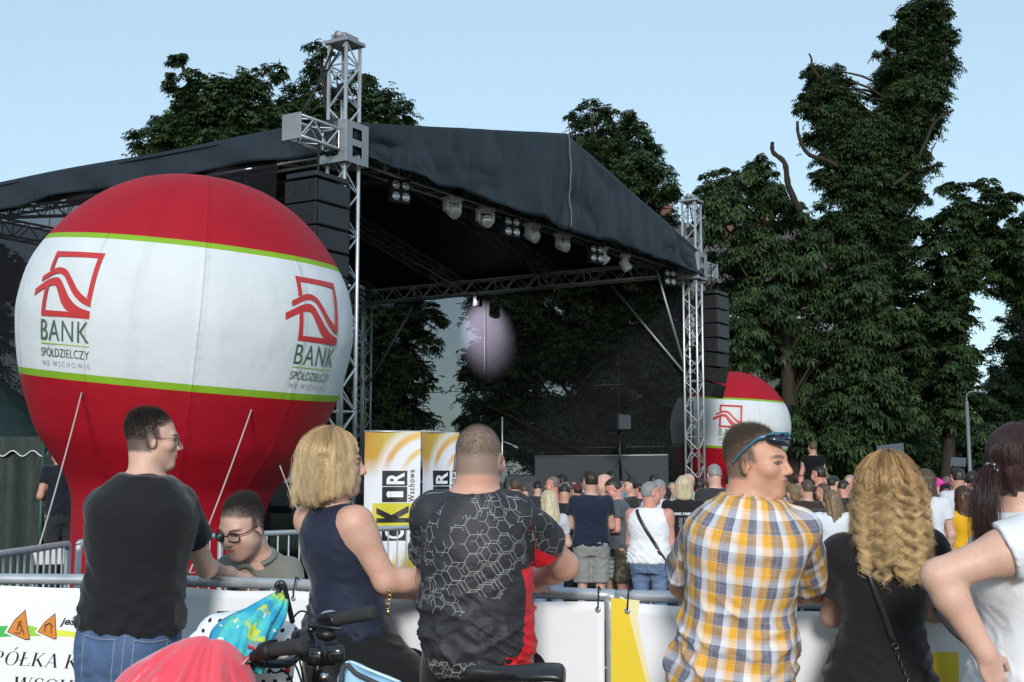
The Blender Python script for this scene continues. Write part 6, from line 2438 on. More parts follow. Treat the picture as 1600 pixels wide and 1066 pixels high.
SK_TAN = skin_mat((.58, .315, .215), scalp=(.13, .085, .06, .070), stubble=.35, brow=(.14, .085, .05), iris=(.11, .10, .06), gaze=.0035)
SK_WOM = skin_mat((.60, .365, .275), lips=(.45, .14, .14))
SK_WOM2 = skin_mat((.62, .39, .30))
SK_BOY = skin_mat((.60, .39, .305), scalp=(.06, .045, .038, .062), brow=(.05, .03, .02), lips=(.50, .20, .17))

# ---- man in the black t-shirt
P, root, base = fg("man in a black t-shirt and jeans leaning on the barrier before the globe",
                   (202, 1000, 5.12), (229, 742, 5.08), (164, 792, 5.08), (280, 790, 5.16), (172, 893, 5.45), (322, 888, 5.46), (262, 893, 5.68), (336, 886, 5.78),
                   (240, 686, 5.10), (.93, .34, -.05), wid=.90, dep=1.08, limb=.95, hs=.97, lat=(.985, .17, 0))
P.body(SK_PALE, "body", root)
P.garment("t_shirt", FAB_BLACK, root, e=.020, hem=.085, sleeve=.50, sr_=.084, wr=.009, seed=1, h=.009)
P.trousers("jeans", M_JEAN, root, top=.12, e=.006, kw=1.05)
P.shoes(M_RUB, root)
P.short_strands(HAIR_DARK, root, 17000, .012, .0003, 1, top_extra=.024)
glasses(P, base, "thin rimmed glasses worn by the man in the black t-shirt", M_BLACKM, .0012, True, .024, .015)

# ---- boy
P, root, base = fg("chubby boy in a grey polo shirt and dark glasses looking down over the barrier",
                   (412, 990, 6.15), (402, 866, 5.98), (450, 892, 6.0), (360, 888, 5.96), (464, 977, 5.86), (392, 916, 5.82), (430, 1010, 5.66), (356, 894, 5.70),
                   (378, 822, 5.86), (-.46, -.80, -.40), wid=1.0, dep=1.2, limb=.92, hs=1.12, child=True, h=.010, hf_res=.0045, neckr=1.0,
                   hands={'r': ((-.6, -.15, -.12), (.1, -.3, 1), (0, -1, -.3), .5, .9)})
P.body(SK_BOY, "body", root)
P.garment("polo_shirt", FAB_GREYG, root, e=.014, hem=-.2, sleeve=.62, sr_=.072, seed=2, h=.009, neck=.004, wr=.006)
a, b = P.J['neck'], P.hw((0, -.03, -.07))
m = MB()
ca = unit(b - a)
nr = .062 * P.hs
for k in range(2):
    pts = []
    for i in range(20):
        th = .35 + (2 * math.pi - .7) * i / 19
        q = a + ca * (.018 - .012 * k) + P.fwd * .012 + (P.fwd * math.cos(th) + P.lat * math.sin(th)) * (nr * (1.06 + .30 * k)) - UP * .012 * (1 - math.sin(th / 2))
        pts.append(q)
    if k == 0:
        up_ = pts
    else:
        from_arrays("collar", np.array(up_ + pts), np.array([(i, i + 1, 20 + i + 1, 20 + i) for i in range(19)]), FAB_GREYG, root).modifiers.new("thick", 'SOLIDIFY').thickness = .004
P.trousers("trousers", FAB_TROUSER, root, top=.06)
P.shoes(M_RUB, root)
P.short_strands(HAIR_DARK, root, 15000, .006, .0003, 2, top_extra=.026, fz=.062)
glasses(P, base, "dark framed glasses worn by the boy in the grey polo", M_BLACK, .0024, True, .027, .019)

# ---- blonde woman in navy
P, root, base = fg("blonde woman in a sleeveless navy top seen from the side, leaning on the barrier",
                   (545, 985, 4.98), (521, 792, 4.95), (486, 812, 5.06), (556, 818, 4.85), (560, 915, 5.1), (603, 908, 4.88), (650, 925, 5.2), (700, 905, 5.0),
                   (524, 724, 4.93), (.955, .29, -.02), wid=1.04, dep=1.12, limb=1.02, hs=1.02, male=False, lat=(.70, -.71, 0), ears=False, armr=(.056, .047, .043, .029),
                   legs=dict(kr=(655, 1100, 4.78), ar=(650, 1420, 4.80)))
P.body(SK_WOM, "body", root)
P.garment("blouse", FAB_NAVY, root, e=.016, hem=-.07, sleeve=0, armhole=.078, wr=.008, seed=3, h=.009, hemflare=.012)
P.trousers("trousers", FAB_TROUSER, root, top=.05, e=.014, kw=1.25, rad=(.115, .09, .07))
P.shoes(M_RUB, root)
hr = P.hair_cap(HAIR_BLONDE, root, 'bob', .006, 3)
styled_hair(P, HAIR_BLONDE, hr, 190, 50, 122, -.125, .035, 1.24, .0065, .085, .0055, .10, .00042, 3, .016, 30, .15)
hit = cast([c for c in kids(root) if c.name.startswith("blouse")])
kc = W(607, 925, 4.84)
r_ = empty("key_charm", kc, 0, "small gold charm chain dangling at the blonde woman's elbow", "charm")
M_GOLD = plain("gold_metal", (.62, .42, .20), .25, 1, .5, .1)
for k in range(5):
    MB().tube([(.004 * math.sin(k) + .007 * math.cos(a), .004 * (k % 2), .012 - .016 * k + .010 * math.sin(a)) for a in np.linspace(0, 6.28, 11)], .0018, 5, False).build("link", M_GOLD, r_, True)
MB().ball((0, 0, -.075), (.007, .005, .012), 6).build("pendant", M_GOLD, r_, True)

# ---- man in the hexagon jersey
P, root, base = fg("heavy man in a black and red cycling jersey with white hexagon lines",
                   (745, 1000, 4.50), (742, 768, 4.44), (678, 802, 4.46), (803, 806, 4.44), (672, 905, 4.72), (882, 884, 4.70), (725, 925, 4.95), (826, 912, 4.96),
                   (749, 717, 4.46), (.20, .975, -.02), wid=1.0, dep=1.32, limb=1.03, hs=1.0, lat=(.99, .02, 0), armr=(.058, .050, .044, .031), neckr=1.16,
                   hands={'r': ((.62, .62, -.05), (-.2, .1, 1), (-.6, .5, -.2), .35, 1.0)},
                   torso=[(-.24, .15, .115, 0), (-.05, .178, .130, -.01), (.12, .182, .135, 0), (.32, .183, .135, .01), (.55, .176, .130, .005), (.74, .170, .118, 0), (.88, .142, .098, -.004), (1.0, .082, .075, 0)])
P.body(SK_RED, "body", root)
P.garment("jersey", jersey(), root, e=.013, hem=-.17, sleeve=.60, sr_=.080, wr=.010, seed=4, h=.008, neck=.010, fold=(6, 6, 17))
P.trousers("cycling_shorts", FAB_LYCRA, root, top=.0, e=.008, leg=.48, wr=.003, kw=1.1)
P.shoes(M_RUB, root)
P.short_strands(HAIR_GREYB, root, 15000, .0075, .00022, 4, fz=.072, minz=-.07)
gl = glasses(P, base, "dark glasses worn by the man in the hexagon jersey, one arm showing at his ear", M_BLACK, .0024, True)

# ---- man in the checked shirt
PL_M = plaid()
P, root, base = fg("tanned man in an orange, white and grey checked shirt looking over his right shoulder",
                   (1144, 1050, 4.16), (1172, 776, 4.06), (1106, 826, 4.14), (1244, 830, 4.08), (1066, 915, 4.40), (1272, 922, 4.42), (1120, 950, 4.66), (1205, 935, 4.66),
                   (1183, 721, 4.06), (.86, -.50, -.04), wid=.90, dep=1.15, limb=.98, hs=.96, lat=(.99, -.03, 0), hu=(-.06, 0, 1), hf_res=.0034)
P.body(SK_TAN, "body", root)
P.garment("checked_shirt", PL_M, root, e=.020, hem=-.36, sleeve=.72, sr_=.084, wr=.015, seed=5, h=.008, neck=.010, fold=(6, 6, 10))
ca = unit(P.hw((0, -.03, -.07)) - P.J['neck'])
rows = []
for k, (dz, rr) in enumerate(((.045, 1.05), (.052, 1.12), (.02, 1.28), (.0, 1.42))):
    row = []
    for i in range(28):
        th = .45 + (2 * math.pi - .9) * i / 27
        dirv = P.fwd * math.cos(th) + P.lat * math.sin(th)
        row.append(P.J['neck'] + ca * (dz - .012) + P.fwd * .01 + dirv * .060 * rr - UP * .015 * (1 + math.cos(th)) + dirv * .004 * math.sin(th * 5))
    rows.append(row)
cl = from_arrays("collar", np.array(sum(rows, [])), np.array([(k * 28 + i, k * 28 + i + 1, (k + 1) * 28 + i + 1, (k + 1) * 28 + i) for k in range(3) for i in range(27)]), PL_M, root)
vattr(cl, "cuv", np.array([(i * .014, .36 + .018 * k, 0) for k in range(4) for i in range(28)]))
cl.modifiers.new("thick", 'SOLIDIFY').thickness = .003
P.trousers("shorts", fabric("dark_shorts", (.03, .032, .04)), root, top=-.05, leg=.5, e=.0, rad=(.08, .075, .062))
P.shoes(M_RUB, root)
P.short_strands(HAIR_BROWN, root, 17000, .007, .00026, 5, top_extra=.020, fz=.070)
# sunglasses pushed up on the head
off = P.hw((0, .08, .08))
r_ = empty("sunglasses", base + off, 0, "blue sport sunglasses pushed up on the checked shirt man's head", "sunglasses")
M_BLUEF = plain("blue_frame", (.02, .15, .24), .2, 0, .6, .1)
M_SHADE = plain("dark_shade_lens", (.016, .018, .035), .06, 0, .8, .05)
SGH = lambda p: P.hw(p) - off
for sg in (-1, 1):
    o_ = [(.006, .107, .066), (.006, .099, .092), (.028, .092, .098), (.052, .070, .098), (.066, .048, .090), (.064, .060, .072), (.046, .084, .064), (.024, .101, .060)]
    o_ = [(sg * x, y + .004, z - .008) for x, y, z in o_]
    pts = [SGH(p) for p in smoothpoly(o_, True, 3)]
    cc = SGH((sg * .037, .096, .072))
    from_arrays("lens", np.array([cc] + pts), [(0, i + 1, (i + 1) % len(pts) + 1) for i in range(len(pts))], M_SHADE, r_).modifiers.new("thick", 'SOLIDIFY').thickness = .002
    MB().tube([SGH((sg * x, y + .002, z)) for x, y, z in [(.006, .106, .088), (.028, .096, .095), (.052, .074, .095), (.067, .052, .086)]], .0032, 6).build("brow_rim", M_BLUEF, r_, True)
    arm = smoothpoly([(.067, .052, .084), (.078, .030, .075), (.0855, .0, .050), (.0855, -.030, .022), (.080, -.055, -.006)], False, 4)
    MB().tube([SGH((sg * x, y, z)) for x, y, z in arm], [.0055 - .003 * i / (len(arm) - 1) for i in range(len(arm))], 6).build("temple_arm", M_BLUEF, r_, True)
MB().tube([SGH((-.008, .107, .078)), SGH((0, .111, .078)), SGH((.008, .107, .078))], .003, 6).build("bridge", M_BLUEF, r_, True)

# ---- curly haired woman
P, root, base = fg("woman with long curly blonde hair in a black t-shirt, seen from behind",
                   (1375, 1060, 4.26), (1384, 842, 4.20), (1318, 866, 4.22), (1448, 862, 4.20), (1302, 960, 4.44), (1470, 952, 4.42), (1340, 960, 4.62), (1430, 955, 4.62),
                   (1386, 772, 4.20), (.06, .99, -.03), wid=1.0, dep=1.1, limb=.96, hs=1.02, male=False, ears=False, h=.010)
P.body(SK_WOM2, "body", root)
ts = P.garment("t_shirt", FAB_BLACK2, root, e=.018, hem=-.22, sleeve=.50, sr_=.080, wr=.007, seed=6, h=.008, hemflare=.01)
P.trousers("trousers", FAB_TROUSER, root, top=.0)
P.shoes(M_RUB, root)
hr = P.hair_cap(HAIR_CURLY, root, 'bob', .006, 6)
styled_hair(P, HAIR_CURLY, hr, 210, 50, 120, -.215, .09, 1.28, .0150, .044, .0040, .12, .00042, 6, .035, 64, .10, .22)
hit = cast([ts])
r_ = empty("shoulder_bag_strap", base, 0, "black strap with a dark chain crossing the curly haired woman's back", "bag strap")
pts = [hit(1338 + 58 * t, 838 + 166 * t, .006) for t in np.linspace(0, 1, 12)]
pts = [p - base for p in pts if p is not None]
V, Fc = [], []
for i, p in enumerate(pts):
    t = unit(pts[min(i + 1, len(pts) - 1)] - pts[max(i - 1, 0)])
    w_ = unit(np.cross(t, (0, -1, .1)))
    V += [p + w_ * .0085, p - w_ * .0085]
M_LEATH = plain("black_leather", (.022, .022, .024), .35, 0, .5, .15, 30, .15, 200, .001)
sb = from_arrays("strap", np.array(V), [(2 * i, 2 * i + 1, 2 * i + 3, 2 * i + 2) for i in range(len(pts) - 1)], M_LEATH, r_)
sb.modifiers.new("thick", 'SOLIDIFY').thickness = .004
M_DCHROME = plain("dark_chrome", (.18, .18, .19), .18, 1, .5, .1)
q = hit(1397, 1010, .006) - base
MB().tube([q + np.array((.010 * math.cos(a), -.002, .010 * math.sin(a))) for a in np.linspace(0, 6.28, 13)], .002, 5, False).build("ring", M_DCHROME, r_, True)
m = MB()
for k in range(14):
    t = k / 13
    q = hit(1398 + 32 * t, 1015 + 85 * t, .006)
    if q is None:
        continue
    q = q - base
    a_ = np.array((.35, 0, -.93)); b_ = np.array((.93, 0, .35)) if k % 2 else np.array((0, -1.0, 0))
    m.tube([q + a_ * .0085 * math.cos(a) + b_ * .0048 * math.sin(a) for a in np.linspace(0, 6.28, 9)], .0016, 5, False)
m.build("chain", M_DCHROME, r_, True)

# ---- woman in white at the right edge
P, root, base = fg("dark ponytailed woman in a white t-shirt with her hand on her hip",
                   (1612, 1085, 3.82), (1596, 803, 3.80), (1606, 842, 3.97), (1604, 850, 3.64), (1690, 940, 4.2), (1466, 900, 3.66), (1700, 960, 4.4), (1540, 1022, 3.64),
                   (1597, 729, 3.78), (.82, .57, 0), wid=1.08, dep=1.2, limb=1.06, hs=1.0, male=False, lat=(.25, -.97, 0), ears=True, armr=(.060, .045, .043, .029), h=.009,
                   hands={'r': ((.35, .12, -.92), (.75, .25, .45), (.3, .9, .1), .25, 1.0)})
P.body(SK_WOM2, "body", root)
P.garment("t_shirt", FAB_WHITE, root, e=.015, hem=-.3, sleeve=.26, sr_=.088, wr=.006, seed=7, h=.008)
P.trousers("trousers", FAB_TROUSER, root, top=.0)
hr = P.hair_cap(HAIR_MAROON, root, 'pony', .005, 7)
rs = np.random.RandomState(7)
tie = np.array((-.012, -.128, -.012))
d = rs.normal(0, 1, (9000, 3)); d /= np.linalg.norm(d, axis=1, keepdims=True)
cc, rr = np.array((0, -.018, .034)), np.array((.079, .104, .092))
R0 = cc + d * rr
ok = ((R0[:, 1] < .055 + .3 * R0[:, 2]) & (R0[:, 2] > -.055) & ~((np.abs(R0[:, 0]) > .06) & (R0[:, 1] > -.005) & (R0[:, 2] < .01)))
R0 = R0[ok]
k = 14
Q = []
for i in range(k):
    t = i / (k - 1)
    p = R0 * (1 - t) + tie * t
    e = (p - cc) / rr
    f = np.linalg.norm(e, axis=1, keepdims=True)
    lift = 1.012 + .03 * math.sin(t * math.pi)
    p = np.where(f < lift, cc + e / f * rr * lift, p)
    w_ = min(1, max(0, (t - .8) / .2))
    p = p * (1 - w_) + (tie + rs.normal(0, .006, p.shape)) * w_
    Q.append(p)
strands("hair_strand", P.H + (np.stack(Q, 1) * P.hs) @ P.A, .00045, HAIR_MAROON, hr)
n = 2600
Q = [tie + rs.normal(0, .008, (n, 3))]
v = np.array((.0, -.55, .05)) + rs.normal(0, .12, (n, 3))
L = .24 * rs.uniform(.6, 1.1, n)[:, None] / 15
for i in range(15):
    v = v + np.array((0, .03, -.34)) + rs.normal(0, .022, (n, 3))
    v /= np.linalg.norm(v, axis=1, keepdims=True)
    Q.append(Q[-1] + v * L)
strands("hair_strand", P.H + (np.stack(Q, 1) * P.hs) @ P.A, .00048, HAIR_MAROON, hr)
tp = P.hw(tie)
sc_ = empty("hair_tie", base + tp, 0, "dark beaded hair tie holding the ponytail of the woman in white", "hair tie")
M_BEAD = plain("black_bead", (.02, .018, .02), .08, 0, .8, .1)
M_GLINT = plain("crystal_bead", (.55, .55, .58), .05, .4, .9, .1)
m1, m2 = MB(), MB()
for i in range(34):
    a = i * 2.4
    q = P.A.T @ np.array((math.cos(a) * .019, -.004 + .012 * math.sin(i * 1.7), math.sin(a) * .019))
    (m2 if i % 6 == 0 else m1).ball(q, .0052, 4)
m1.build("bead", M_BEAD, sc_, True); m2.build("crystal", M_GLINT, sc_, True)
# her bag strap and bag under the arm
b0 = W(1530, 1040, 3.88)
r_ = empty("handbag", b0, 0, "dark brown handbag on a wide strap under the white t-shirt woman's arm", "handbag")
pts = [W(x, y, d) - b0 for x, y, d in ((1585, 880, 3.9), (1520, 920, 3.98), (1462, 950, 4.0), (1490, 985, 3.95), (1525, 1015, 3.9), (1535, 1050, 3.86))][2:]
pts = smoothpoly(pts, False, 4)
V = []
for i, p in enumerate(pts):
    t = unit(pts[min(i + 1, len(pts) - 1)] - pts[max(i - 1, 0)])
    w_ = unit(np.cross(t, (0, -1, 0)))
    V += [p + w_ * .013, p - w_ * .013]
from_arrays("strap", np.array(V), [(2 * i, 2 * i + 1, 2 * i + 3, 2 * i + 2) for i in range(len(pts) - 1)], M_LEATH, r_).modifiers.new("thick", 'SOLIDIFY').thickness = .004
MB().box((.06, .02, -.17), (.16, .10, .24), ((.95, .3, 0), (-.3, .95, 0), (0, 0, 1)), .03).build("bag_body", plain("brown_leather", (.035, .016, .014), .4, 0, .5, .2, 12), r_, True)
# ================================================================ the crowd
def tee(name, col):
    return fabric("crowd_" + name, col, .88, .15, 200)


CR = np.random.RandomState(11)
TONES = [skin_mat((.50, .31, .24)), skin_mat((.46, .26, .19)), skin_mat((.54, .34, .27)), skin_mat((.52, .25, .20))]
HB = dict(dark=HAIR_DARK, brown=HAIR_BROWN, greyb=HAIR_GREYB, grey=hair_mat((.13, .13, .13), (.30, .30, .31)), blonde=HAIR_BLONDE, pale=hair_mat((.34, .27, .16), (.62, .54, .38)), auburn=hair_mat((.03, .013, .008), (.085, .04, .022)), darkblonde=hair_mat((.07, .045, .025), (.26, .18, .10)))
CG = "people in the crowd between the barriers and the stage"


def crowd(px, top, d, yaw, label, male=True, hair=('short', 'dark'), shirt=(.02, .02, .02), sleeve=.5, legs=('trousers', (.02, .022, .03)), tone=0, hyaw=0, hpitch=0, arms='down', wid=1.0, dep=1.0, lean=0.0, minh=None, h=.017, armhole=None, detail=False, z0=0.0, scale=None, seat=False):
    p = W(px, top, d)
    H = p[2] - z0
    k = scale or H / 1.75
    base = np.array((p[0], p[1], z0 if scale is None else p[2] - 1.75 * scale))
    pz, nz = .93 * k, 1.47 * k
    J = dict(pelvis=(0, 0, pz), neck=(0, .02 * k + lean * .3, nz - abs(lean) * .05))
    J['sl'], J['sr'] = (-.165 * k * wid, .01 + lean * .27, nz - .065 * k), (.165 * k * wid, .01 + lean * .27, nz - .065 * k)
    A_ = dict(down=((-.23, .03, 1.10), (-.22, .14, .86)), bent=((-.235, .02, 1.12), (-.12, .23, 1.10)), fold=((-.235, .08, 1.12), (.04, .22, 1.14)), up=((-.22, .20, 1.25), (-.14, .22, 1.50)), phone=((-.23, .10, 1.13), (-.10, .30, 1.28)))
    al, ar = arms if isinstance(arms, tuple) else (arms, arms)
    for q, sg, am in (('l', -1, al), ('r', 1, ar)):
        e, w = A_[am]
        J['e' + q] = (-e[0] * sg * k, e[1] * k + lean * .15, e[2] * k); J['w' + q] = (-w[0] * sg * k, w[1] * k + lean * .2, w[2] * k)
    for q, sg in (('l', -1), ('r', 1)):
        J['k' + q] = (.10 * sg * k, .02, .49 * k); J['a' + q] = (.12 * sg * k, -.02, .08 * k)
    if seat:
        for q, sg in (('l', -1), ('r', 1)):
            J['k' + q] = (.15 * sg * k, .30 * k, .86 * k); J['a' + q] = (.14 * sg * k, .34 * k, .46 * k)
    cy, sy = math.cos(R(hyaw)), math.sin(R(hyaw))
    hp = R(hpitch)
    J['hf'] = (-sy * math.cos(hp), cy * math.cos(hp), -math.sin(hp))
    J['head'] = (-.02 * sy, .035 * k + lean * .34 + .04 * math.sin(hp), 1.63 * k - .03 * math.sin(abs(hp)) - abs(lean) * .06)
    P = Person({a: np.array(b, float) for a, b in J.items()}, male, wid * k * 1.0, dep * k, k * .98, k * (1.0 if male else .98), None, h, .009 if detail else .012, ears=hair[0] not in ('bob', 'long'))
    P.st[:, 1] /= k; P.st[:, 2] /= k
    root = empty("person", base, R(yaw), label, "person", CG)
    P.body(TONES[tone % 4], "body", root)
    P.garment("top", shirt if isinstance(shirt, bpy.types.Material) else tee("cotton", shirt), root, e=.015, hem=-.06, sleeve=sleeve, sr_=.078 * k, wr=.008, seed=int(px) % 17, h=h * .8, armhole=armhole)
    P.trousers(legs[0], legs[1] if isinstance(legs[1], bpy.types.Material) else tee("legwear", legs[1]), root, top=.03, e=.008, leg=.5 if legs[0] == 'shorts' else 1.0, kw=1.12 if legs[0] == 'shorts' else 1.0, seed=int(px) % 13)
    P.shoes(M_RUB, root)
    if hair[0] != 'bald':
        P.hair_cap(HB[hair[1]], root, hair[0] if hair[0] != 'cap' else 'short', .009, int(px) % 23, t=.006)
    if hair[0] == 'cap':
        c = P.hair_cap(tee("cap", hair[2]), root, 'cap', .008, 0, name="cap")
        m = MB()
        m.prism([(-.07, .06), (.07, .06), (.06, .13), (.0, .155), (-.06, .13)], P.A[0], P.A[1], P.hw((0, 0, .035)), .006)
        m.build("peak", tee("cap", hair[2]), c)
    return P, root, base


JEANB = denim("faded_denim", (.10, .15, .25), True)
g = G("tartan_cotton")
uv = g.attr("cuv"); x, y, z = g.sep(uv)
a = g.math('MAXIMUM', g.math('LESS_THAN', g.math('FRACT', g.math('ADD', g.math('DIVIDE', x, .05), 9)), .16), g.math('LESS_THAN', g.math('FRACT', g.math('ADD', g.math('DIVIDE', z, .05), 9)), .16))
TARTAN = g.done(g.bsdf(g.mix(a, (.34, .34, .36), (.04, .045, .07)), .9))
g = G("camouflage_cotton")
n_ = g.noise(g.obj(), 16, 2)
CAMO = g.done(g.bsdf(g.ramp(n_, [(0, (.03, .028, .018)), (.43, (.075, .06, .035)), (.52, (.035, .035, .022)), (.60, (.13, .11, .075))], True), .9))

# nearer, well visible people
crowd(690, 750, 13.4, -20, "blonde woman in a pale pink top bending beside the yellow banners", False, ('bob', 'pale'), (.42, .30, .33), .9, ('trousers', (.03, .03, .04)), 2, -35, 20, 'bent', lean=.35)
crowd(805, 748, 17, 10, "person with brown hair whose head shows beside the jersey man's shoulder", True, ('short', 'brown'), (.03, .03, .035), .5)
crowd(858, 766, 12.6, 12, "blonde woman with hair to her shoulders in a washed white top, seen from behind", False, ('long', 'pale'), (.46, .47, .52), .6, ('trousers', JEANB), 2, 15, 10, ('phone', 'bent'))
crowd(866, 745, 17.5, 60, "man in a bright pink shirt showing his face past the cap wearer", True, ('receding', 'greyb'), (.62, .03, .16), .5, tone=3, hyaw=20)
crowd(882, 753, 14.6, -6, "person in a grey cap and black shirt looking down at a phone", True, ('cap', 'dark', (.14, .145, .15)), (.014, .015, .015), .5, tone=1, hpitch=25, arms='phone')
crowd(923, 736, 13.9, -4, "man in a navy t-shirt and pale grey rolled shorts, seen from behind", True, ('short', 'dark'), (.010, .015, .035), .5, ('shorts', (.25, .255, .25)), 0, 25, 0, 'fold', wid=1.12, dep=1.15, h=.013, detail=True)
crowd(948, 740, 14.6, 95, "bald man in a white t-shirt and checked grey shorts, facing left", True, ('bald', 'grey'), (.62, .64, .68), .5, ('shorts', TARTAN), 2, 0, 8, 'bent', h=.013, detail=True)
crowd(974, 745, 14.2, 78, "sunburnt man in a grey t-shirt and camouflage shorts with bowed head", True, ('buzz', 'dark'), (.075, .088, .105), .55, ('shorts', CAMO), 3, 10, 32, 'bent', h=.013, lean=.18, detail=True)
P, root, base = crowd(1014, 753, 12.0, -22, "grey haired man in a white vest and jeans with a black strap across his back", True, ('short', 'grey'), FAB_WHITE, 0, ('trousers', JEANB), 3, -48, 0, 'down', wid=1.22, dep=1.35, h=.011, armhole=.085, detail=True)
bpy.context.view_layer.update()


def strap_on(P, root, base, a, b, wd, mat, name, label, cat):
    """strap laid over a figure's back from shoulder to hip, in its own frame"""
    r_ = empty(name, base, root.rotation_euler.z, label, cat)
    tops = [c for c in kids(root) if c.name.split('.')[0] in ('top', 't_shirt')]
    me = tops[0].data
    t = BVHTree.FromPolygons([v.co for v in me.vertices], [p.vertices for p in me.polygons])
    V, k = [], 22
    prev = None
    for i in range(k):
        f = i / (k - 1)
        p = P.J['pelvis'] + P.lat * (a[0] + (b[0] - a[0]) * f) + P.U * (a[1] + (b[1] - a[1]) * f)
        h = t.ray_cast(Vector(p - P.fwd * .6), Vector(P.fwd))
        q = np.array(h[0]) - P.fwd * .006 if h[0] is not None else p - P.fwd * .10
        V.append(q)
    out = []
    for i, q in enumerate(V):
        tv = unit(V[min(i + 1, k - 1)] - V[max(0, i - 1)])
        w_ = unit(np.cross(tv, P.fwd)) * wd / 2
        out += [q + w_, q - w_]
    o = from_arrays("strap", np.array(out), [(2 * i, 2 * i + 1, 2 * i + 3, 2 * i + 2) for i in range(k - 1)], mat, r_)
    o.modifiers.new("thick", 'SOLIDIFY').thickness = .006
    return r_


r_ = strap_on(P, root, base, (-.10, .46), (.20, -.04), .032, M_LEATH, "crossbody_bag", "black bag worn on a strap over the white vested man's back", "bag")
MB().box(P.J['pelvis'] + P.lat * .23 + P.fwd * .03 - P.U * .10, (.07, .16, .2), (P.lat, P.fwd, P.U), .02).build("pouch", M_LEATH, r_, True)
P, root, base = crowd(1068, 744, 13.6, 0, "woman with a pale blonde bob in a black t-shirt with white lettering", False, ('bob', 'pale'), (.010, .010, .011), .5, ('trousers', (.02, .02, .025)), 2, 0, 0, 'bent', wid=1.15, h=.013)
tops = [c for c in kids(root) if c.name.startswith('top')][0]
bt = BVHTree.FromPolygons([v.co for v in tops.data.vertices], [p.vertices for p in tops.data.polygons])


def print_on(V2, F2, name, mat):
    V3, F3 = subdivided(np.asarray(V2), F2, .03)
    out = []
    for u, v in V3[:, :2]:
        p = P.J['pelvis'] + P.lat * u + P.U * v
        h = bt.ray_cast(Vector(p - P.fwd * .6), Vector(P.fwd))
        out.append((np.array(h[0]) if h[0] is not None else p - P.fwd * .12) - P.fwd * .004)
    return from_arrays(name, np.array(out), F3, mat, tops)


V2, F2 = glyphs("KING CRIMSON", 1, 1.05, 0, 'LEFT', .03)
print_on(fit(V2, -.125, .125, .335, .362), F2, "lettering", M_PWHITE)
rs = np.random.RandomState(2)
V2, F2 = [], []
for i in range(15):
    for x0, x1 in ((-.075 + rs.uniform(0, .02), -.028), (-.012, .03 + rs.uniform(0, .03))):
        z_ = .30 - i * .0125
        F2.append([len(V2) + q for q in range(4)])
        V2 += [(x0, z_), (x1, z_), (x1, z_ + .005), (x0, z_ + .005)]
print_on(V2, F2, "printed_list", plain("faded_print", (.32, .33, .34), .8))

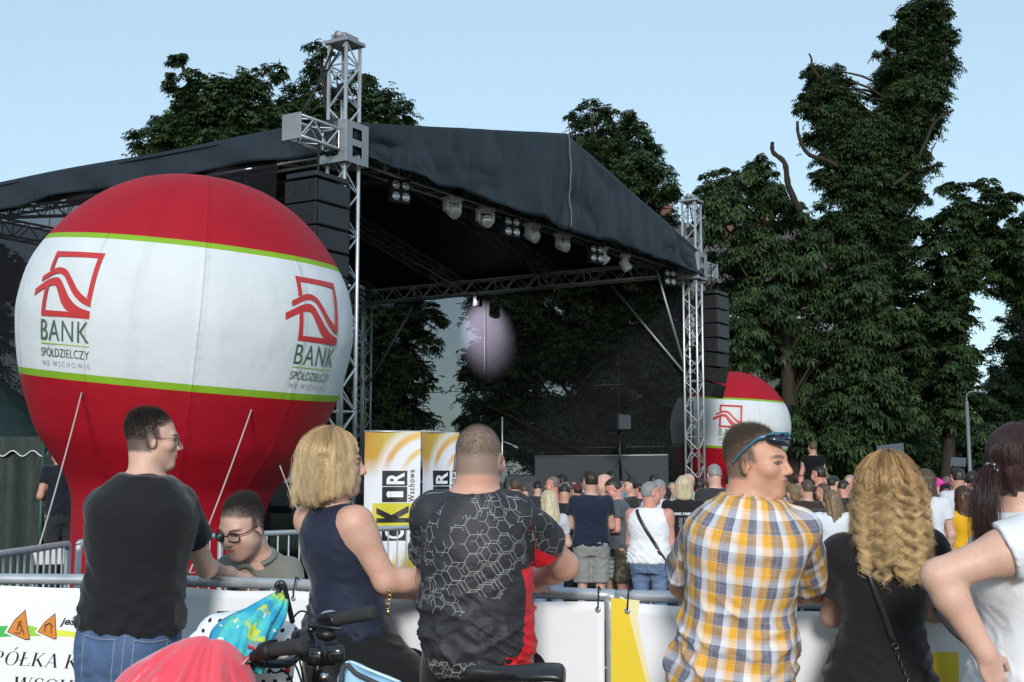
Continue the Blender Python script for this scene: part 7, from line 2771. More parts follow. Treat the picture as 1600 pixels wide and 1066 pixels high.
# heads and shoulders further in
rows = [
    (987, 748, 18, 100, "dark haired man in profile behind the bowed head of the sunburnt man", True, ('short', 'dark'), (.03, .03, .03)),
    (1028, 749, 15.5, -10, "tall grey haired man behind the man in the white vest", True, ('short', 'grey'), (.55, .58, .64)),
    (1040, 762, 16.5, 10, "long dark haired woman between the vest man and the bob", False, ('long', 'dark'), (.03, .02, .02)),
    (1000, 756, 20, 15, "dark cropped head far in, left of the tall grey haired man", True, ('short', 'dark'), (.02, .03, .05)),
    (1076, 739, 17, 0, "bald pinkish head right at the foot of the far tower", True, ('bald', 'grey'), (.3, .3, .32)),
    (1094, 748, 17.5, 0, "dark brown haired head between the bald head and the checked shirt", True, ('short', 'dark'), (.02, .02, .02)),
    (1118, 725, 14.5, 20, "broad grey haired man standing left of the checked shirt", True, ('short', 'grey'), (.03, .03, .035)),
    (1281, 728, 17.5, 50, "man with a shaved side carrying a boy on his shoulders", True, ('short', 'dark'), (.012, .012, .014)),
    (1262, 750, 15.0, 15, "brown haired person with a dark backpack right of the checked shirt", True, ('short', 'brown'), (.035, .02, .02)),
    (1288, 755, 16.5, 60, "short haired man with part of his face showing behind the backpack", True, ('short', 'brown'), (.02, .02, .03)),
    (1301, 744, 19, -20, "person in a dark flat cap behind the carrying man", True, ('cap', 'dark', (.03, .03, .03)), (.02, .02, .02)),
    (1318, 750, 18, 0, "dark haired head just left of the curly hair", True, ('short', 'dark'), (.02, .02, .022)),
    (1299, 766, 13.0, -15, "woman with streaked long hair in a white top with a thin strap", False, ('long', 'darkblonde'), (.60, .63, .68)),
    (1240, 757, 17, 0, "person with fair hair hidden behind the checked shirt man's chin", False, ('bob', 'darkblonde'), (.05, .05, .05)),
    (1447, 733, 12.2, -6, "tall brown haired person in a white shirt behind the curly haired woman", False, ('bob', 'brown'), (.58, .60, .65)),
    (1476, 756, 15.5, 175, "girl with a bright pink bow facing the camera", False, ('updo', 'dark'), (.50, .52, .56)),
    (1505, 760, 12.6, 8, "woman with long brown hair in a mustard yellow top holding up a phone", False, ('long', 'auburn'), (.62, .34, .012)),
    (1497, 731, 15.0, 5, "man with short dark hair and a pale collar under the lamp post", True, ('short', 'dark'), (.50, .53, .58)),
    (1480, 745, 18, 0, "grey brown head left of the lamp post's foot", True, ('short', 'greyb'), (.05, .05, .06)),
    (1519, 736, 16.5, -10, "dark haired head right of the lamp post", True, ('short', 'dark'), (.02, .02, .02)),
    (1540, 745, 19, 20, "dark head almost hidden behind the ponytail", True, ('short', 'dark'), (.04, .02, .02)),
    (1425, 742, 20, 0, "dark head far in behind the curly hair, right side", True, ('short', 'brown'), (.03, .03, .04)),
    (1345, 748, 21, 0, "dark head far in behind the curly hair, left side", True, ('short', 'dark'), (.03, .04, .06)),
    (1140, 742, 20, 0, "dark head far in behind the checked shirt man's collar", True, ('short', 'dark'), (.03, .03, .03)),
    (915, 744, 20, 10, "brown head far in behind the navy t-shirt", True, ('short', 'brown'), (.04, .05, .07)),
    (955, 737, 19, 0, "dark head far in behind the bald man", True, ('short', 'dark'), (.05, .30, .55)),
    (840, 752, 21, 0, "dark head far in behind the blonde in the washed top", True, ('short', 'dark'), (.03, .03, .03)),
]
KINDS = [(True, ('short', 'dark'), 'dark haired man'), (True, ('short', 'brown'), 'brown haired man'), (False, ('bob', 'darkblonde'), 'fair bobbed woman'), (True, ('receding', 'grey'), 'grey balding man'), (False, ('long', 'dark'), 'long dark haired woman'), (True, ('short', 'greyb'), 'greying man'), (False, ('updo', 'auburn'), 'woman with auburn hair tied up'), (True, ('cap', 'dark', (.10, .02, .02)), 'dark red cap wearer')]
SHC = [((.03, .03, .035), 'black'), ((.45, .46, .5), 'pale'), ((.03, .05, .12), 'blue'), ((.20, .03, .04), 'wine red'), ((.10, .11, .10), 'grey'), ((.03, .07, .05), 'green')]
SPOT = [(1228, 752, 19.5, 'just right of the checked collar'), (1248, 742, 21, 'above the fair head by the checked chin'), (1270, 758, 20.5, 'under the boy on shoulders'), (1292, 740, 22, 'right of the man carrying the boy'), (1310, 757, 21.5, 'left edge of the curly hair, far row'), (1330, 742, 23, 'behind the curly crown, left'), (1436, 745, 18.5, 'right edge of the curly hair'), (1460, 748, 20.5, 'behind the girl with the bow'), (1488, 752, 21, 'left of the pale collared man'), (1510, 742, 22.5, 'under the lamp post, far row'), (1528, 752, 20, 'left of the ponytail'), (1550, 744, 22, 'behind the ponytail, far row'),
        (1108, 752, 20.5, 'left of the checked collar, far row'), (1052, 754, 20, 'left of the pale bob, far row'), (1022, 742, 21.5, 'over the vest man, far row'), (968, 752, 21, 'over the sunburnt man, far row'), (935, 754, 18.5, 'between the navy shirt and the bald man'), (902, 756, 19, 'left of the navy shirt'), (878, 742, 21, 'above the cap wearer'), (822, 756, 19.5, 'right of the jersey shoulder'), (1580, 752, 18, 'at the right edge'), (1065, 757, 18.6, 'just over the pale bob')]
for q_, (px_, tp_, d_, where) in enumerate(SPOT):
    kd, cl_ = KINDS[(q_ * 5 + 2) % 8], SHC[(q_ * 7 + 1) % 6]
    rows.append((px_, tp_, d_, [0, 25, -40, 70, -15, 120, 10, -80][q_ % 8], kd[2] + ' in ' + cl_[1] + ', ' + where, kd[0], kd[1], cl_[0]))
for k, (px, tp, d, yw, lab, ml, hr_, col) in enumerate(rows):
    kw = {}
    if 'mustard' in lab:
        kw = dict(arms=('phone', 'down'), h=.013, sleeve=.45, detail=True)
    if 'bright pink bow' in lab:
        kw = dict(detail=True)
    if 'carrying' in lab:
        kw = dict(arms='up')
    if 'boy' not in lab and 'bow' not in lab and 'mustard' not in lab:
        kw['hyaw'] = [0, 30, -25, 50, -45, 10, -10, 65, -60][(k * 4) % 9]; kw['hpitch'] = [0, 8, -4, 18, 3][(k * 3) % 5]; kw['dep'] = [1.0, 1.15, .92][k % 3]
        if k % 7 == 3:
            kw['arms'] = ('down', 'up')
    Pq, rq, bq = crowd(px, tp, d, yw, lab, ml, hr_, col, tone=k, wid=1.0 + .1 * (k % 3 == 0), **kw)
    if 'mustard' in lab:
        wp = np.array(Pq.J['wl']); cz, sz = math.cos(R(yw)), math.sin(R(yw))
        loc = bq + np.array((cz * wp[0] - sz * (wp[1] + .05), sz * wp[0] + cz * (wp[1] + .05), wp[2] + .08))
        ph = empty("smartphone", loc, R(-12), "pale smartphone held up sideways by the woman in mustard yellow", "phone")
        MB().box((0, 0, 0), (.155, .010, .078), None, .004).build("case", M_WHITEP, ph)
        MB().box((0, -.0062, 0), (.125, .002, .066)).build("screen", M_LENSD, ph)
    if 'with a bright pink bow' in lab:
        hp = Pq.hw((0, .01, .125)); cz, sz = math.cos(R(yw)), math.sin(R(yw))
        loc = bq + np.array((cz * hp[0] - sz * hp[1], sz * hp[0] + cz * hp[1], hp[2]))
        bw = empty("hair_bow", loc, 0, "bright pink glitter bow on the girl's head", "hair bow")
        M_PINK = plain("pink_glitter", (.80, .03, .36), .4, 0, .5, .3, 120)
        for sg in (-1, 1):
            V = []
            for i in range(9):
                for j in range(9):
                    a, b = i / 8, j / 8 - .5
                    V.append((sg * (.008 + .085 * a), .02 * math.sin(a * math.pi) * (1 if j % 2 else .6), b * (.02 + .12 * a - .03 * a * a) + .02 * a))
            from_arrays("loop", np.array(V), np.array([(i * 9 + j, i * 9 + j + 1, (i + 1) * 9 + j + 1, (i + 1) * 9 + j) for i in range(8) for j in range(8)]), M_PINK, bw).modifiers.new("thick", 'SOLIDIFY').thickness = .008
        MB().ball((0, 0, 0), (.016, .016, .02), 6).build("knot", M_PINK, bw, True)
    if 'backpack' in lab and 'dark backpack' in lab:
        c = Pq.J['neck'] - UP * .30 - Pq.fwd * .19
        cz, sz = math.cos(R(yw)), math.sin(R(yw))
        bp = empty("backpack", bq + np.array((cz * c[0] - sz * c[1], sz * c[0] + cz * c[1], c[2])), R(yw), "dark backpack with grey piping on the brown haired person's back", "backpack")
        MB().box((0, 0, 0), (.30, .15, .42), None, .06).build("main_pocket", tee("pack", (.035, .04, .045)), bp, True)
        MB().box((0, -.085, -.07), (.22, .05, .2), None, .02).build("front_pocket", tee("pack2", (.09, .10, .11)), bp, True)
        MB().tube(smoothpoly([(-.10, -.08, .02), (-.09, -.085, .13), (0, -.085, .17), (.09, -.085, .13), (.10, -.08, .02)], False, 4), .008, 6).build("piping", M_WHITEP, bp, True)
    if 'carrying' in lab:
        top_b = W(1268, 690, 17.5)
        Pb, rb, bb = crowd(1270, 690, 17.6, 3, "small boy in a black shirt riding on a man's shoulders", True, ('short', 'darkblonde'), (.012, .012, .014), .6, ('trousers', (.02, .02, .025)), 2, 8, 0, ('bent', 'bent'), scale=.70, seat=True)
# worker by the globe
p = W(98, 690, 14.2)
cs = empty("flight_case", (p[0], p[1], 0), 0, "low black equipment case with yellow tape under the stage hand", "case")
MB().box((0, 0, .16), (.9, .7, .3), None, .015).build("case_body", M_BLACK, cs)
m = MB()
for i in range(6):
    m.prism([(-.42 + .15 * i, .2), (-.35 + .15 * i, .2), (-.31 + .15 * i, .29), (-.38 + .15 * i, .29)], (1, 0, 0), (0, 0, 1), (0, -.353, 0), .004)
m.build("hazard_tape", M_YEL, cs)
m = MB()
for sx in (-1, 1):
    for sy in (-1, 1):
        m.tube([(sx * .44, sy * .34, .01), (sx * .44, sy * .34, .31)], .012, 6)
m.build("corner_trim", M_STEEL, cs)
P, root, base = crowd(100, 690, 14.2, 40, "stage hand in a dark t-shirt with a pale collar beside the globe's neck", True, ('short', 'dark'), (.007, .010, .018), .5, ('trousers', (.02, .024, .03)), 1, 35, 22, 'bent', z0=.31, lean=.12)
# folding chair with papers by the tent
q = W(88, 850, 12.3)
ch = empty("folding_chair", (q[0], q[1], 0), .5, "white folding chair beside the tent pole", "chair")
MB().box((0, 0, .46), (.4, .38, .025), None, .008).build("seat", M_WHITEP, ch)
MB().box((0, .2, .82), (.4, .02, .16), ((1, 0, 0), (0, 1, .12), (0, -.12, 1)), .008).build("backrest", M_WHITEP, ch)
for sx in (-.19, .19):
    MB().tube([(sx, -.2, 0), (sx, .22, .92)], .011, 6).build("leg", M_STEEL, ch, True)
    MB().tube([(sx, .22, 0), (sx, -.15, .46)], .011, 6).build("leg", M_STEEL, ch, True)
# ================================================================ bicycle with its load
M_BFRAME = plain("glossy_black_paint", (.010, .010, .012), .15, 0, .7, .1)
M_CHR = plain("polished_alloy", (.62, .63, .65), .14, 1, .5, .06)
M_REFL = plain("red_reflector", (.65, .02, .02), .2, 0, .6, .05)
BD = 3.55
bx = lambda px, py, d=BD: W(px, py, d)
o0 = bx(480, 1060); o0 = np.array((o0[0], o0[1], 0.0))
bike = empty("bicycle", o0, 0, "black city bicycle with swept back handlebar and loaded basket in front of the crowd", "bicycle")
q0 = lambda p: np.asarray(p, float) - o0
FWD = unit(np.array((-1, .10, 0))); SIDE = np.cross(FWD, UP)      # rider's right
HEADT = q0(bx(497, 1052))
WR = .35
fw = HEADT + FWD * .26; fw[2] = WR
rw = HEADT - FWD * .86; rw[2] = WR


def wheel(c, nm):
    m = MB()
    m.tube([c + FWD * math.cos(a) * WR + UP * math.sin(a) * WR for a in np.linspace(0, 2 * math.pi, 49)], .021, 8, False)
    w_ = m.build("wheel", M_RUB, bike, True)
    MB().tube([c + FWD * math.cos(a) * (WR - .025) + UP * math.sin(a) * (WR - .025) for a in np.linspace(0, 2 * math.pi, 49)], .012, 6, False).build("rim", M_CHR, w_, True)
    m = MB()
    for k in range(28):
        a = 2 * math.pi * k / 28
        m.tube([c + SIDE * (.03 if k % 2 else -.03) + (FWD * math.cos(a + .3 * (k % 4 - 1.5)) + UP * math.sin(a + .3 * (k % 4 - 1.5))) * .02, c + (FWD * math.cos(a) + UP * math.sin(a)) * (WR - .03)], .0012, 4, False)
    m.build("spoke", M_CHR, w_)
    MB().tube([c - SIDE * .05, c + SIDE * .05], .02, 10).build("hub", M_CHR, w_, True)
    MB().tube([c + FWD * math.cos(a) * (WR + .035) + UP * math.sin(a) * (WR + .035) for a in np.linspace(.1, 2.9, 22)], .014, 6).build("mudguard", M_BFRAME, bike, True)


wheel(fw, "front"); wheel(rw, "rear")
hb = HEADT - FWD * .04 - UP * .24
bb = HEADT - FWD * .44; bb[2] = .29
sd = q0(W(806, 1052, 3.62)); st_ = bb + (sd - bb) * .62
m = MB()
m.tube([HEADT - UP * .02 - FWD * .02, hb], .022, 10)
m.tube([hb + UP * .02, st_ - UP * .1], .017, 10).tube([hb, bb], .019, 10).tube([bb, st_], .017, 10)
for sg in (-1, 1):
    m.tube([rw + SIDE * .055 * sg, bb + SIDE * .03 * sg], .010, 8).tube([rw + SIDE * .055 * sg, st_ + SIDE * .02 * sg], .009, 8)
    m.tube([hb - UP * .02 + SIDE * .04 * sg, hb - UP * .1 + SIDE * .05 * sg + FWD * .03, fw + SIDE * .05 * sg], .012, 8)
m.build("frame", M_BFRAME, bike, True)
MB().tube([st_ - (sd - bb) * .05, sd - UP * .06], .0135, 10).build("seat_post", M_CHR, bike, True)
# saddle: nose to FWD
prof = [(-.135, .070, .0), (-.12, .078, .012), (-.06, .074, .012), (0, .050, .006), (.05, .030, .004), (.11, .022, .006), (.14, .014, .0)]
V = []
NS = 14
for x, w_, z in smoothpoly(prof, False, 3):
    for k in range(NS):
        a = 2 * math.pi * k / NS
        cz = math.sin(a)
        V.append(sd + FWD * x + SIDE * w_ * math.cos(a) + UP * (z + (cz * .016 if cz > 0 else cz * .030) - .012 * abs(math.cos(a)) ** 2 * (x < 0)))
nr_ = len(V) // NS
Fc = [(i * NS + k, i * NS + (k + 1) % NS, (i + 1) * NS + (k + 1) % NS, (i + 1) * NS + k) for i in range(nr_ - 1) for k in range(NS)] + [list(range(NS))[::-1], [(nr_ - 1) * NS + k for k in range(NS)]]
sdl = from_arrays("saddle", np.array(V), Fc, plain("saddle_vinyl", (.015, .015, .017), .38, 0, .5, .15, 40, .1, 300, .0006), bike)
MB().tube([sd - FWD * .10 + SIDE * .03 - UP * .04, sd + FWD * .02 + SIDE * .02 - UP * .06, sd + FWD * .11 - UP * .02, sd + FWD * .02 - SIDE * .02 - UP * .06, sd - FWD * .10 - SIDE * .03 - UP * .04], .0035, 6).build("saddle_rail", M_CHR, sdl, True)
# stem, handlebar
stem_t = q0(bx(497, 1026, 3.56))
m = MB()
m.tube([HEADT - UP * .03, stem_t + UP * .01], .016, 10).box(stem_t, (.06, .055, .05), (FWD, SIDE, UP), .012)
m.tube([stem_t - FWD * .01 - UP * .01, stem_t + FWD * .055 + UP * .012], .02, 10)
m.build("stem", M_BFRAME, bike, True)
rg0, rg1 = q0(bx(524, 969, 3.60)), q0(bx(583, 957, 3.52))       # right grip
lg0, lg1 = q0(bx(424, 1016, 3.30)), q0(bx(473, 1009, 3.22))     # left grip
barc = stem_t + FWD * .06 + UP * .02
M_BAR = plain("black_anodised_bar", (.020, .024, .030), .22, .3, .6, .1)
pr = smoothpoly([barc, q0(bx(486, 1008, 3.60)), q0(bx(484, 988, 3.63)), q0(bx(497, 975, 3.63)), rg0, rg1], False, 6)
pl_ = smoothpoly([barc, q0(bx(455, 1034, 3.48)), q0(bx(415, 1036, 3.40)), q0(bx(397, 1028, 3.36)), lg0, lg1], False, 6)
MB().tube(pr, .0125, 10).tube(pl_, .0125, 10).build("handlebar", M_BAR, bike, True)
M_GRIP = plain("grip_rubber", (.030, .030, .031), .8, 0, .3, .15, 30, .3, 260, .0012)
for a, b in ((rg0, rg1), (lg0, lg1)):
    t = unit(b - a)
    pts = [a + (b - a) * f for f in np.linspace(0, 1.0, 16)]
    rr = [.0165 + (.0012 if i % 2 else 0) + .003 * (i / 15) for i in range(16)]
    gr_ = MB().tube(pts + [b + t * .006], rr + [.014], 14).build("grip", M_GRIP, bike, True)
    MB().tube([a - t * .004, a + t * .006], .0195, 14).build("clamp_ring", M_BLACKM, gr_, True)
# shifter housings and brake levers
t = unit(rg1 - rg0)
c = rg0 - t * .03
MB().ball(c + UP * .012, (.042, .022, .016), 8, (t, np.cross(UP, t), UP)).build("shifter", M_BLACK, bike, True)
MB().ball(c + UP * .020, (.030, .014, .011), 8, (t, np.cross(UP, t), UP)).build("shifter_cover", M_CHR, bike, True)
MB().ball(c + t * .012 - UP * .036 + FWD * .01, (.032, .026, .020), 8).build("bell", M_BLACKM, bike, True)
MB().tube([c + FWD * .02, c + FWD * .05 - UP * .01, c + t * .06 + FWD * .075 - UP * .022, c + t * .14 + FWD * .06 - UP * .04], [.007, .007, .0055, .005], 8).build("brake_lever", M_BLACKM, bike, True)
t = unit(lg1 - lg0)
c = lg0 - t * .012
MB().tube([c - t * .022, c + t * .018], [.023, .026], 14).build("twist_shifter", M_BLACK, bike, True)
MB().box(c - t * .035 + UP * .012, (.07, .034, .022), (unit(t + UP * -.25), np.cross(UP, t), unit(UP + t * .25)), .008).build("gear_window", M_CHR, bike, True)
MB().box(c - t * .03 - UP * .008, (.06, .04, .026), (t, np.cross(UP, t), UP), .01).build("shifter", M_BLACK, bike, True)
MB().tube(smoothpoly([c - t * .04, c - t * .06 - UP * .02 + FWD * .02, c - t * .055 - UP * .06 + FWD * .03, c - t * .02 - UP * .10 + FWD * .03], False, 4), [.008] * 12 + [.006], 8).build("brake_lever", M_CHR, bike, True)
# cables, lamp, odds and ends round the head tube
for k, pts in enumerate((([rg0 - t * .02 + FWD * .03, q0(bx(470, 955, 3.72)), q0(bx(452, 985, 3.70)), q0(bx(470, 1040, 3.62)), HEADT - UP * .2]), ([lg0 + FWD * .02, q0(bx(425, 1050, 3.42)), q0(bx(455, 1062, 3.5)), HEADT - UP * .25]), ([stem_t + FWD * .05, q0(bx(445, 1012, 3.6)), q0(bx(470, 1062, 3.6)), HEADT - UP * .25]))):
    MB().tube(smoothpoly(pts, False, 6), .0028, 6).build("brake_cable", M_BLACK, bike, True)
MB().lathe([(.016, -.03), (.028, -.02), (.030, .02), (.024, .03)], 14, q0(bx(474, 1000, 3.62)), (SIDE, UP, FWD)).build("headlamp", M_BFRAME, bike, True)
MB().lathe([(.02, -.02), (.022, .015), (.016, .03)], 14, q0(bx(512, 1030, 3.54)) + UP * .005, (SIDE, FWD, UP)).build("steering_damper", M_BFRAME, bike, True)
MB().box(q0(bx(525, 1022, 3.5)), (.05, .04, .045), (FWD, SIDE, UP), .012).build("lock_bracket", M_BFRAME, bike, True)
MB().box(q0(bx(449, 1040, 3.5)), (.012, .02, .045), (FWD, SIDE, UP), .004).build("reflector", M_REFL, bike, True)
MB().lathe([(.001, .012), (.010, .010), (.012, 0), (.010, -.01)], 10, q0(bx(507, 1058, 3.45)), (SIDE, UP, FWD)).build("bolt_cap", M_CHR, bike, True)
# basket in front
bkc = q0(bx(345, 1050, 3.62)); bkc[2] = .93
m = MB()
bw, bl, bh = .40, .32, .24
for z, s_ in ((0, 1.0), (-bh * .33, .96), (-bh * .66, .92), (-bh, .88)):
    P_ = [bkc + FWD * (x * bl / 2 * s_) + SIDE * (y * bw / 2 * s_) + UP * z for x, y in ((-1, -1), (1, -1), (1, 1), (-1, 1), (-1, -1))]
    m.tube(P_, .004 if z else .006, 6)
for x in np.linspace(-1, 1, 8):
    for y in (-1, 1):
        m.tube([bkc + FWD * x * bl / 2 + SIDE * y * bw / 2, bkc + (FWD * x * bl / 2 + SIDE * y * bw / 2) * .88 - UP * bh], .0025, 5)
        m.tube([bkc + SIDE * x * bw / 2 + FWD * y * bl / 2, bkc + (SIDE * x * bw / 2 + FWD * y * bl / 2) * .88 - UP * bh], .0025, 5)
    m.tube([bkc + (FWD * x * bl / 2 - SIDE * bw / 2) * .88 - UP * bh, bkc + (FWD * x * bl / 2 + SIDE * bw / 2) * .88 - UP * bh], .0025, 5)
m.build("basket", M_BLACKM, bike, True)
MB().tube([bkc - UP * bh, fw + SIDE * .06], .006, 6).tube([bkc - UP * bh - FWD * .1, HEADT - UP * .1], .008, 6).build("basket_stay", M_BLACKM, bike, True)


def cloth_lump(name, outline, dfront, depth, mat, label, cat, folds=.01, seed=0, nz=14, extra=None):
    """soft bag: silhouette points (photo pixels) at one distance, given a rounded body"""
    P_ = [W(x, y, dfront) for x, y in outline]
    P_ = np.array(smoothpoly(P_, True, 5))
    c = P_.mean(0)
    root = empty(name, c, 0, label, cat)
    n = len(P_)
    V, rings = [], 13
    for i in range(rings):
        a = math.pi * i / (rings - 1)
        r, o = math.sin(a), -math.cos(a)
        r = max(r, .02) ** .6
        for p in P_:
            q = (p - c) * r
            q[1] += o * depth / 2 * (1 - .15 * abs(o))
            V.append(q)
    V = np.array(V)
    N = V / (np.linalg.norm(V, axis=1, keepdims=True) + 1e-6)
    th = np.arctan2(V[:, 2], V[:, 0])
    f = vnoise(np.stack([th * 3.2 + 20, V[:, 1] * 6 + 10, V[:, 2] * 5 + 10], 1), seed) - .5
    f2 = 1 - np.abs(2 * vnoise(np.stack([V[:, 0] * 22 + V[:, 2] * 12 + 30, V[:, 1] * 8 + 9, V[:, 2] * 6 + 10], 1), seed + 1) - 1)
    if extra is not None:
        ap = W(*extra, dfront) - c
        th2 = np.arctan2(V[:, 0] - ap[0], -(V[:, 2] - ap[2]) + .03)
        dist = np.hypot(V[:, 0] - ap[0], V[:, 2] - ap[2])
        rr_ = 1 - np.abs(2 * vnoise(np.stack([th2 * 4.2 + 20, dist * 2.5 + 9, V[:, 1] * 3 + 9], 1), seed + 4) - 1)
        V = V + N * (np.clip(dist * 2.5, 0, 1) * .050 * (rr_ ** 2 - .4))[:, None]
    V = V + N * (folds * (f * 1.6 + (f2 ** 2 - .3) * 1.2))[:, None]
    Fc = np.array([(i * n + k, i * n + (k + 1) % n, (i + 1) * n + (k + 1) % n, (i + 1) * n + k) for i in range(rings - 1) for k in range(n)])
    o = from_arrays("fabric_body", V, Fc[:, ::-1], mat, root)
    md = o.modifiers.new("smooth", 'SUBSURF'); md.levels = 1; md.render_levels = 1
    return root, c


g = G("coral_satin")
co = g.obj()
n = g.noise(g.vm('MULTIPLY', co, (1.0, 1, .45)), 8, 4)
RED_SATIN = g.done(g.bsdf(g.mix(n, (.66, .045, .075), (.80, .075, .11)), .36, 0, .5, g.bump(n, .6, .03, g.bump(g.noise(co, 400, 2), .15, .001)), Sheen_Weight=.4))
top_px = smoothpoly([(172, 1075), (198, 1045), (240, 1020), (285, 999), (318, 993), (330, 999), (338, 998), (352, 1001), (370, 1013), (388, 1036), (392, 1042), (399, 1060), (404, 1085)], False, 6)
nt, nv = len(top_px), 26
V = []
ap = W(324, 985, 3.3)
for side in (0, 1):
    for j in range(nv + 1):
        f = j / nv
        for i, (x, y) in enumerate(top_px):
            a = i / (nt - 1)
            edge = max(0.0, 1 - (2 * a - 1) ** 2) ** .5
            p = W(x, y, 3.36)
            drop = .36 * f
            out = (.17 if side == 0 else .10) * math.sin(min(1, f * 1.5) * math.pi / 2) ** .75 * (.35 + .65 * edge)
            q = p + np.array(((a - .5) * .06 * f, -out if side == 0 else out, -drop * (1.0 - .0 * a)))
            V.append(q)
V = np.array(V)
rel = V - ap
th2 = np.arctan2(rel[:, 0], -rel[:, 2] + .05)
dist = np.hypot(rel[:, 0], rel[:, 2])
P3 = np.stack([th2 * 4.6 + 20, dist * 3 + 9, V[:, 1] * 2], 1)
r1 = 1 - np.abs(2 * vnoise(P3, 41) - 1)
r2 = 1 - np.abs(2 * vnoise(P3 * (2.3, 1.5, 1) + 7, 42) - 1)
seamd = np.abs(th2 - .12)
disp = np.clip(dist * 3.5, 0, 1) * (.070 * (r1 ** 2 - .4) + .062 * (r2 ** 2 - .4)) - .018 * np.exp(-(seamd / .05) ** 2) * np.clip(dist * 6, 0, 1)
disp += .006 * (vnoise(V * 22 + 9, 43) - .5)
sgn = np.where(np.arange(len(V)) < len(V) // 2, -1.0, 1.0)
V[:, 1] += sgn * disp
c = V.mean(0)
rc = empty("rain_cover", c, 0, "coral red satin cover bundled over the near side of the bicycle basket", "cover")
Fc, hN = [], nt * (nv + 1)
for j in range(nv):
    for i in range(nt - 1):
        q = [j * nt + i, j * nt + i + 1, (j + 1) * nt + i + 1, (j + 1) * nt + i]
        Fc += [q, [hN + k for k in q[::-1]]]
for i in range(nt - 1):
    Fc.append([i + 1, i, hN + i, hN + i + 1])
o = from_arrays("fabric_body", V - c, np.array(Fc), RED_SATIN, rc)
md = o.modifiers.new("smooth", 'SUBSURF'); md.levels = 1; md.render_levels = 1
g = G("polka_dot_cloth")
co = g.obj(); x, y, z = g.sep(co)
u_, v_ = g.math('DIVIDE', x, .031), g.math('DIVIDE', z, .027)
row = g.math('FLOORED_MODULO', g.math('FLOOR', g.math('ADD', v_, 40)), 2.0)
du = g.math('SUBTRACT', g.math('FRACT', g.math('ADD', g.math('ADD', u_, 40), g.math('MULTIPLY', row, .5))), .5)
dv = g.math('SUBTRACT', g.math('FRACT', g.math('ADD', v_, 40)), .5)
dd = g.vm('LENGTH', g.comb(g.math('MULTIPLY', du, 1.15), dv))
POLKA = g.done(g.bsdf(g.mix(g.rng(dd, .19, .22, 1, 0), (.78, .78, .80), (.02, .02, .022)), .7, 0, .3, g.bump(g.noise(co, 9, 3), .4, .02)))
cloth_lump("polka_dot_bag", [(292, 1000), (305, 985), (325, 968), (350, 958), (390, 956), (430, 966), (455, 976), (466, 1000), (458, 1040), (440, 1080), (330, 1080), (296, 1040)], 3.66, .22, POLKA, "white bag with black polka dots sitting in the bicycle basket", "bag", .008, 5)
# child's umbrella, folded
g = G("printed_umbrella_film")
co = g.obj()
n = g.noise(co, 9, 3); n2 = g.noise(g.vm('ADD', co, (3, 1, 2)), 13, 3)
c_ = g.ramp(n, [(0, (.02, .10, .22)), (.40, (.02, .30, .48)), (.50, (.06, .45, .52)), (.58, (.10, .55, .42)), (.68, (.42, .60, .10))])
c_ = g.mix(g.rng(n2, .60, .64), c_, (.50, .58, .05))
c_ = g.mix(g.rng(g.noise(co, 40, 2), .66, .70), c_, (.75, .78, .80))
UMB = g.done(g.bsdf(c_, .18, 0, .6, g.bump(g.noise(g.vm('MULTIPLY', co, (2, 2, .7)), 16, 3), .6, .02), Transmission_Weight=.0))
a, b = W(436, 925, 3.56), W(372, 1035, 3.42)
ur = empty("child_umbrella", b, 0, "folded turquoise and lime child's umbrella with a black hooked handle", "umbrella")
t = unit(a - b); ln = np.linalg.norm(a - b)
e1 = unit(np.cross(t, (0, 1, 0))); e2 = np.cross(t, e1)
V, n = [], 40
prof = [(0, .060), (.12, .064), (.3, .062), (.5, .052), (.7, .040), (.88, .024), (1.0, .012)]
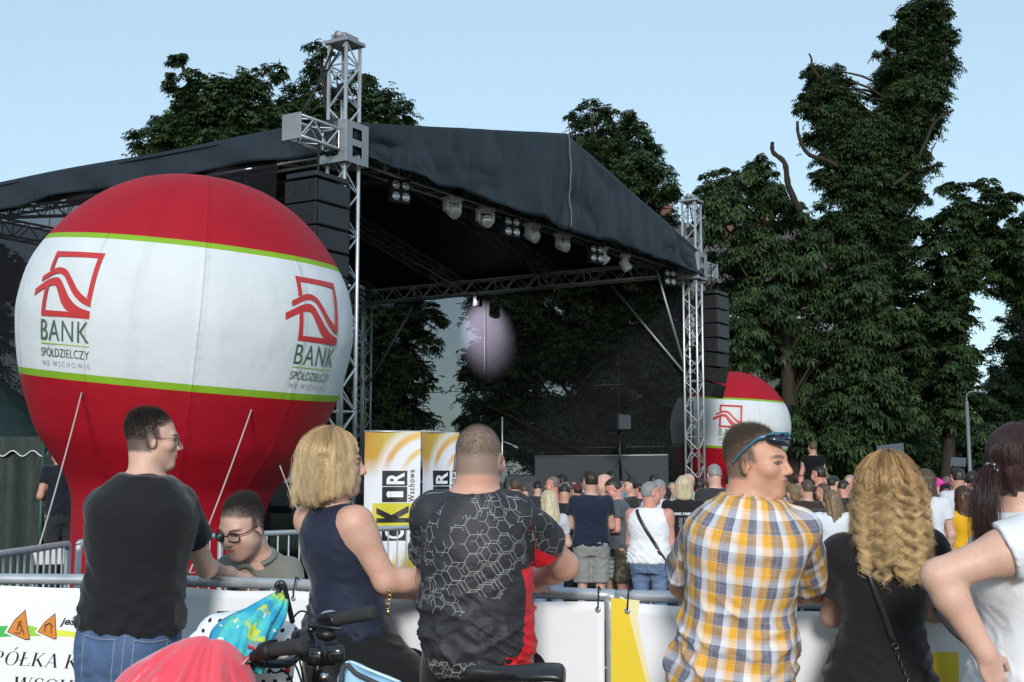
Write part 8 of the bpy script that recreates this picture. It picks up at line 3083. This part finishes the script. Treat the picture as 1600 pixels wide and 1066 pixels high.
for f, r in smoothpoly(prof, False, 4):
    for k in range(n):
        a_ = 2 * math.pi * k / n
        rr = r * (1 + .22 * math.cos(a_ * 8 + f * 2.5) + .1 * math.sin(a_ * 3 + f * 6)) * (1.15 if math.cos(a_) > 0 else 1)
        V.append(t * ln * f + (e1 * math.cos(a_) + e2 * math.sin(a_) * .6) * rr + e1 * .012 * math.sin(f * 5))
m_ = len(V) // n
from_arrays("canopy", np.array(V), np.array([(i * n + k, i * n + (k + 1) % n, (i + 1) * n + (k + 1) % n, (i + 1) * n + k) for i in range(m_ - 1) for k in range(n)]), UMB, ur)
hp = [a + t * -.02, W(437, 920, 3.55), W(432, 916, 3.54), W(436, 911, 3.54), W(443, 913, 3.54), W(447, 928, 3.55), W(452, 950, 3.57), W(457, 972, 3.6)]
MB().tube([p - b for p in smoothpoly(hp, False, 5)], .0075, 8).build("handle", plain("handle_plastic", (.016, .017, .020), .25, 0, .6, .1), ur, True)
# light blue cool bag on the down tube
g = G("pale_blue_nylon")
co = g.obj()
LBLUE = g.done(g.bsdf(g.mix(g.noise(co, 12, 4), (.22, .46, .62), (.34, .58, .72)), .5, 0, .4, g.bump(g.noise(co, 18, 3), .4, .012)))
cr, c = cloth_lump("frame_bag", [(527, 1056), (536, 1040), (546, 1034), (560, 1038), (580, 1050), (615, 1062), (630, 1072), (632, 1110), (560, 1120), (528, 1090)], 3.42, .14, LBLUE, "light blue bag with dark grey trim hung on the bicycle frame", "bag", .005, 8)
MB().tube([p - c for p in smoothpoly([W(533, 1066, 3.345), W(535, 1046, 3.35), W(543, 1040, 3.35), W(556, 1052, 3.345), W(580, 1064, 3.345), W(612, 1078, 3.345)], False, 5)], .0065, 8).build("trim", plain("dark_grey_trim", (.04, .042, .05), .7), cr, True)
MB().tube([p - c for p in smoothpoly([W(541, 1036, 3.38), W(550, 1035, 3.40), W(575, 1046, 3.38), W(625, 1066, 3.38)], False, 5)], .004, 8).build("zip", plain("pale_piping", (.5, .65, .74), .5), cr, True)
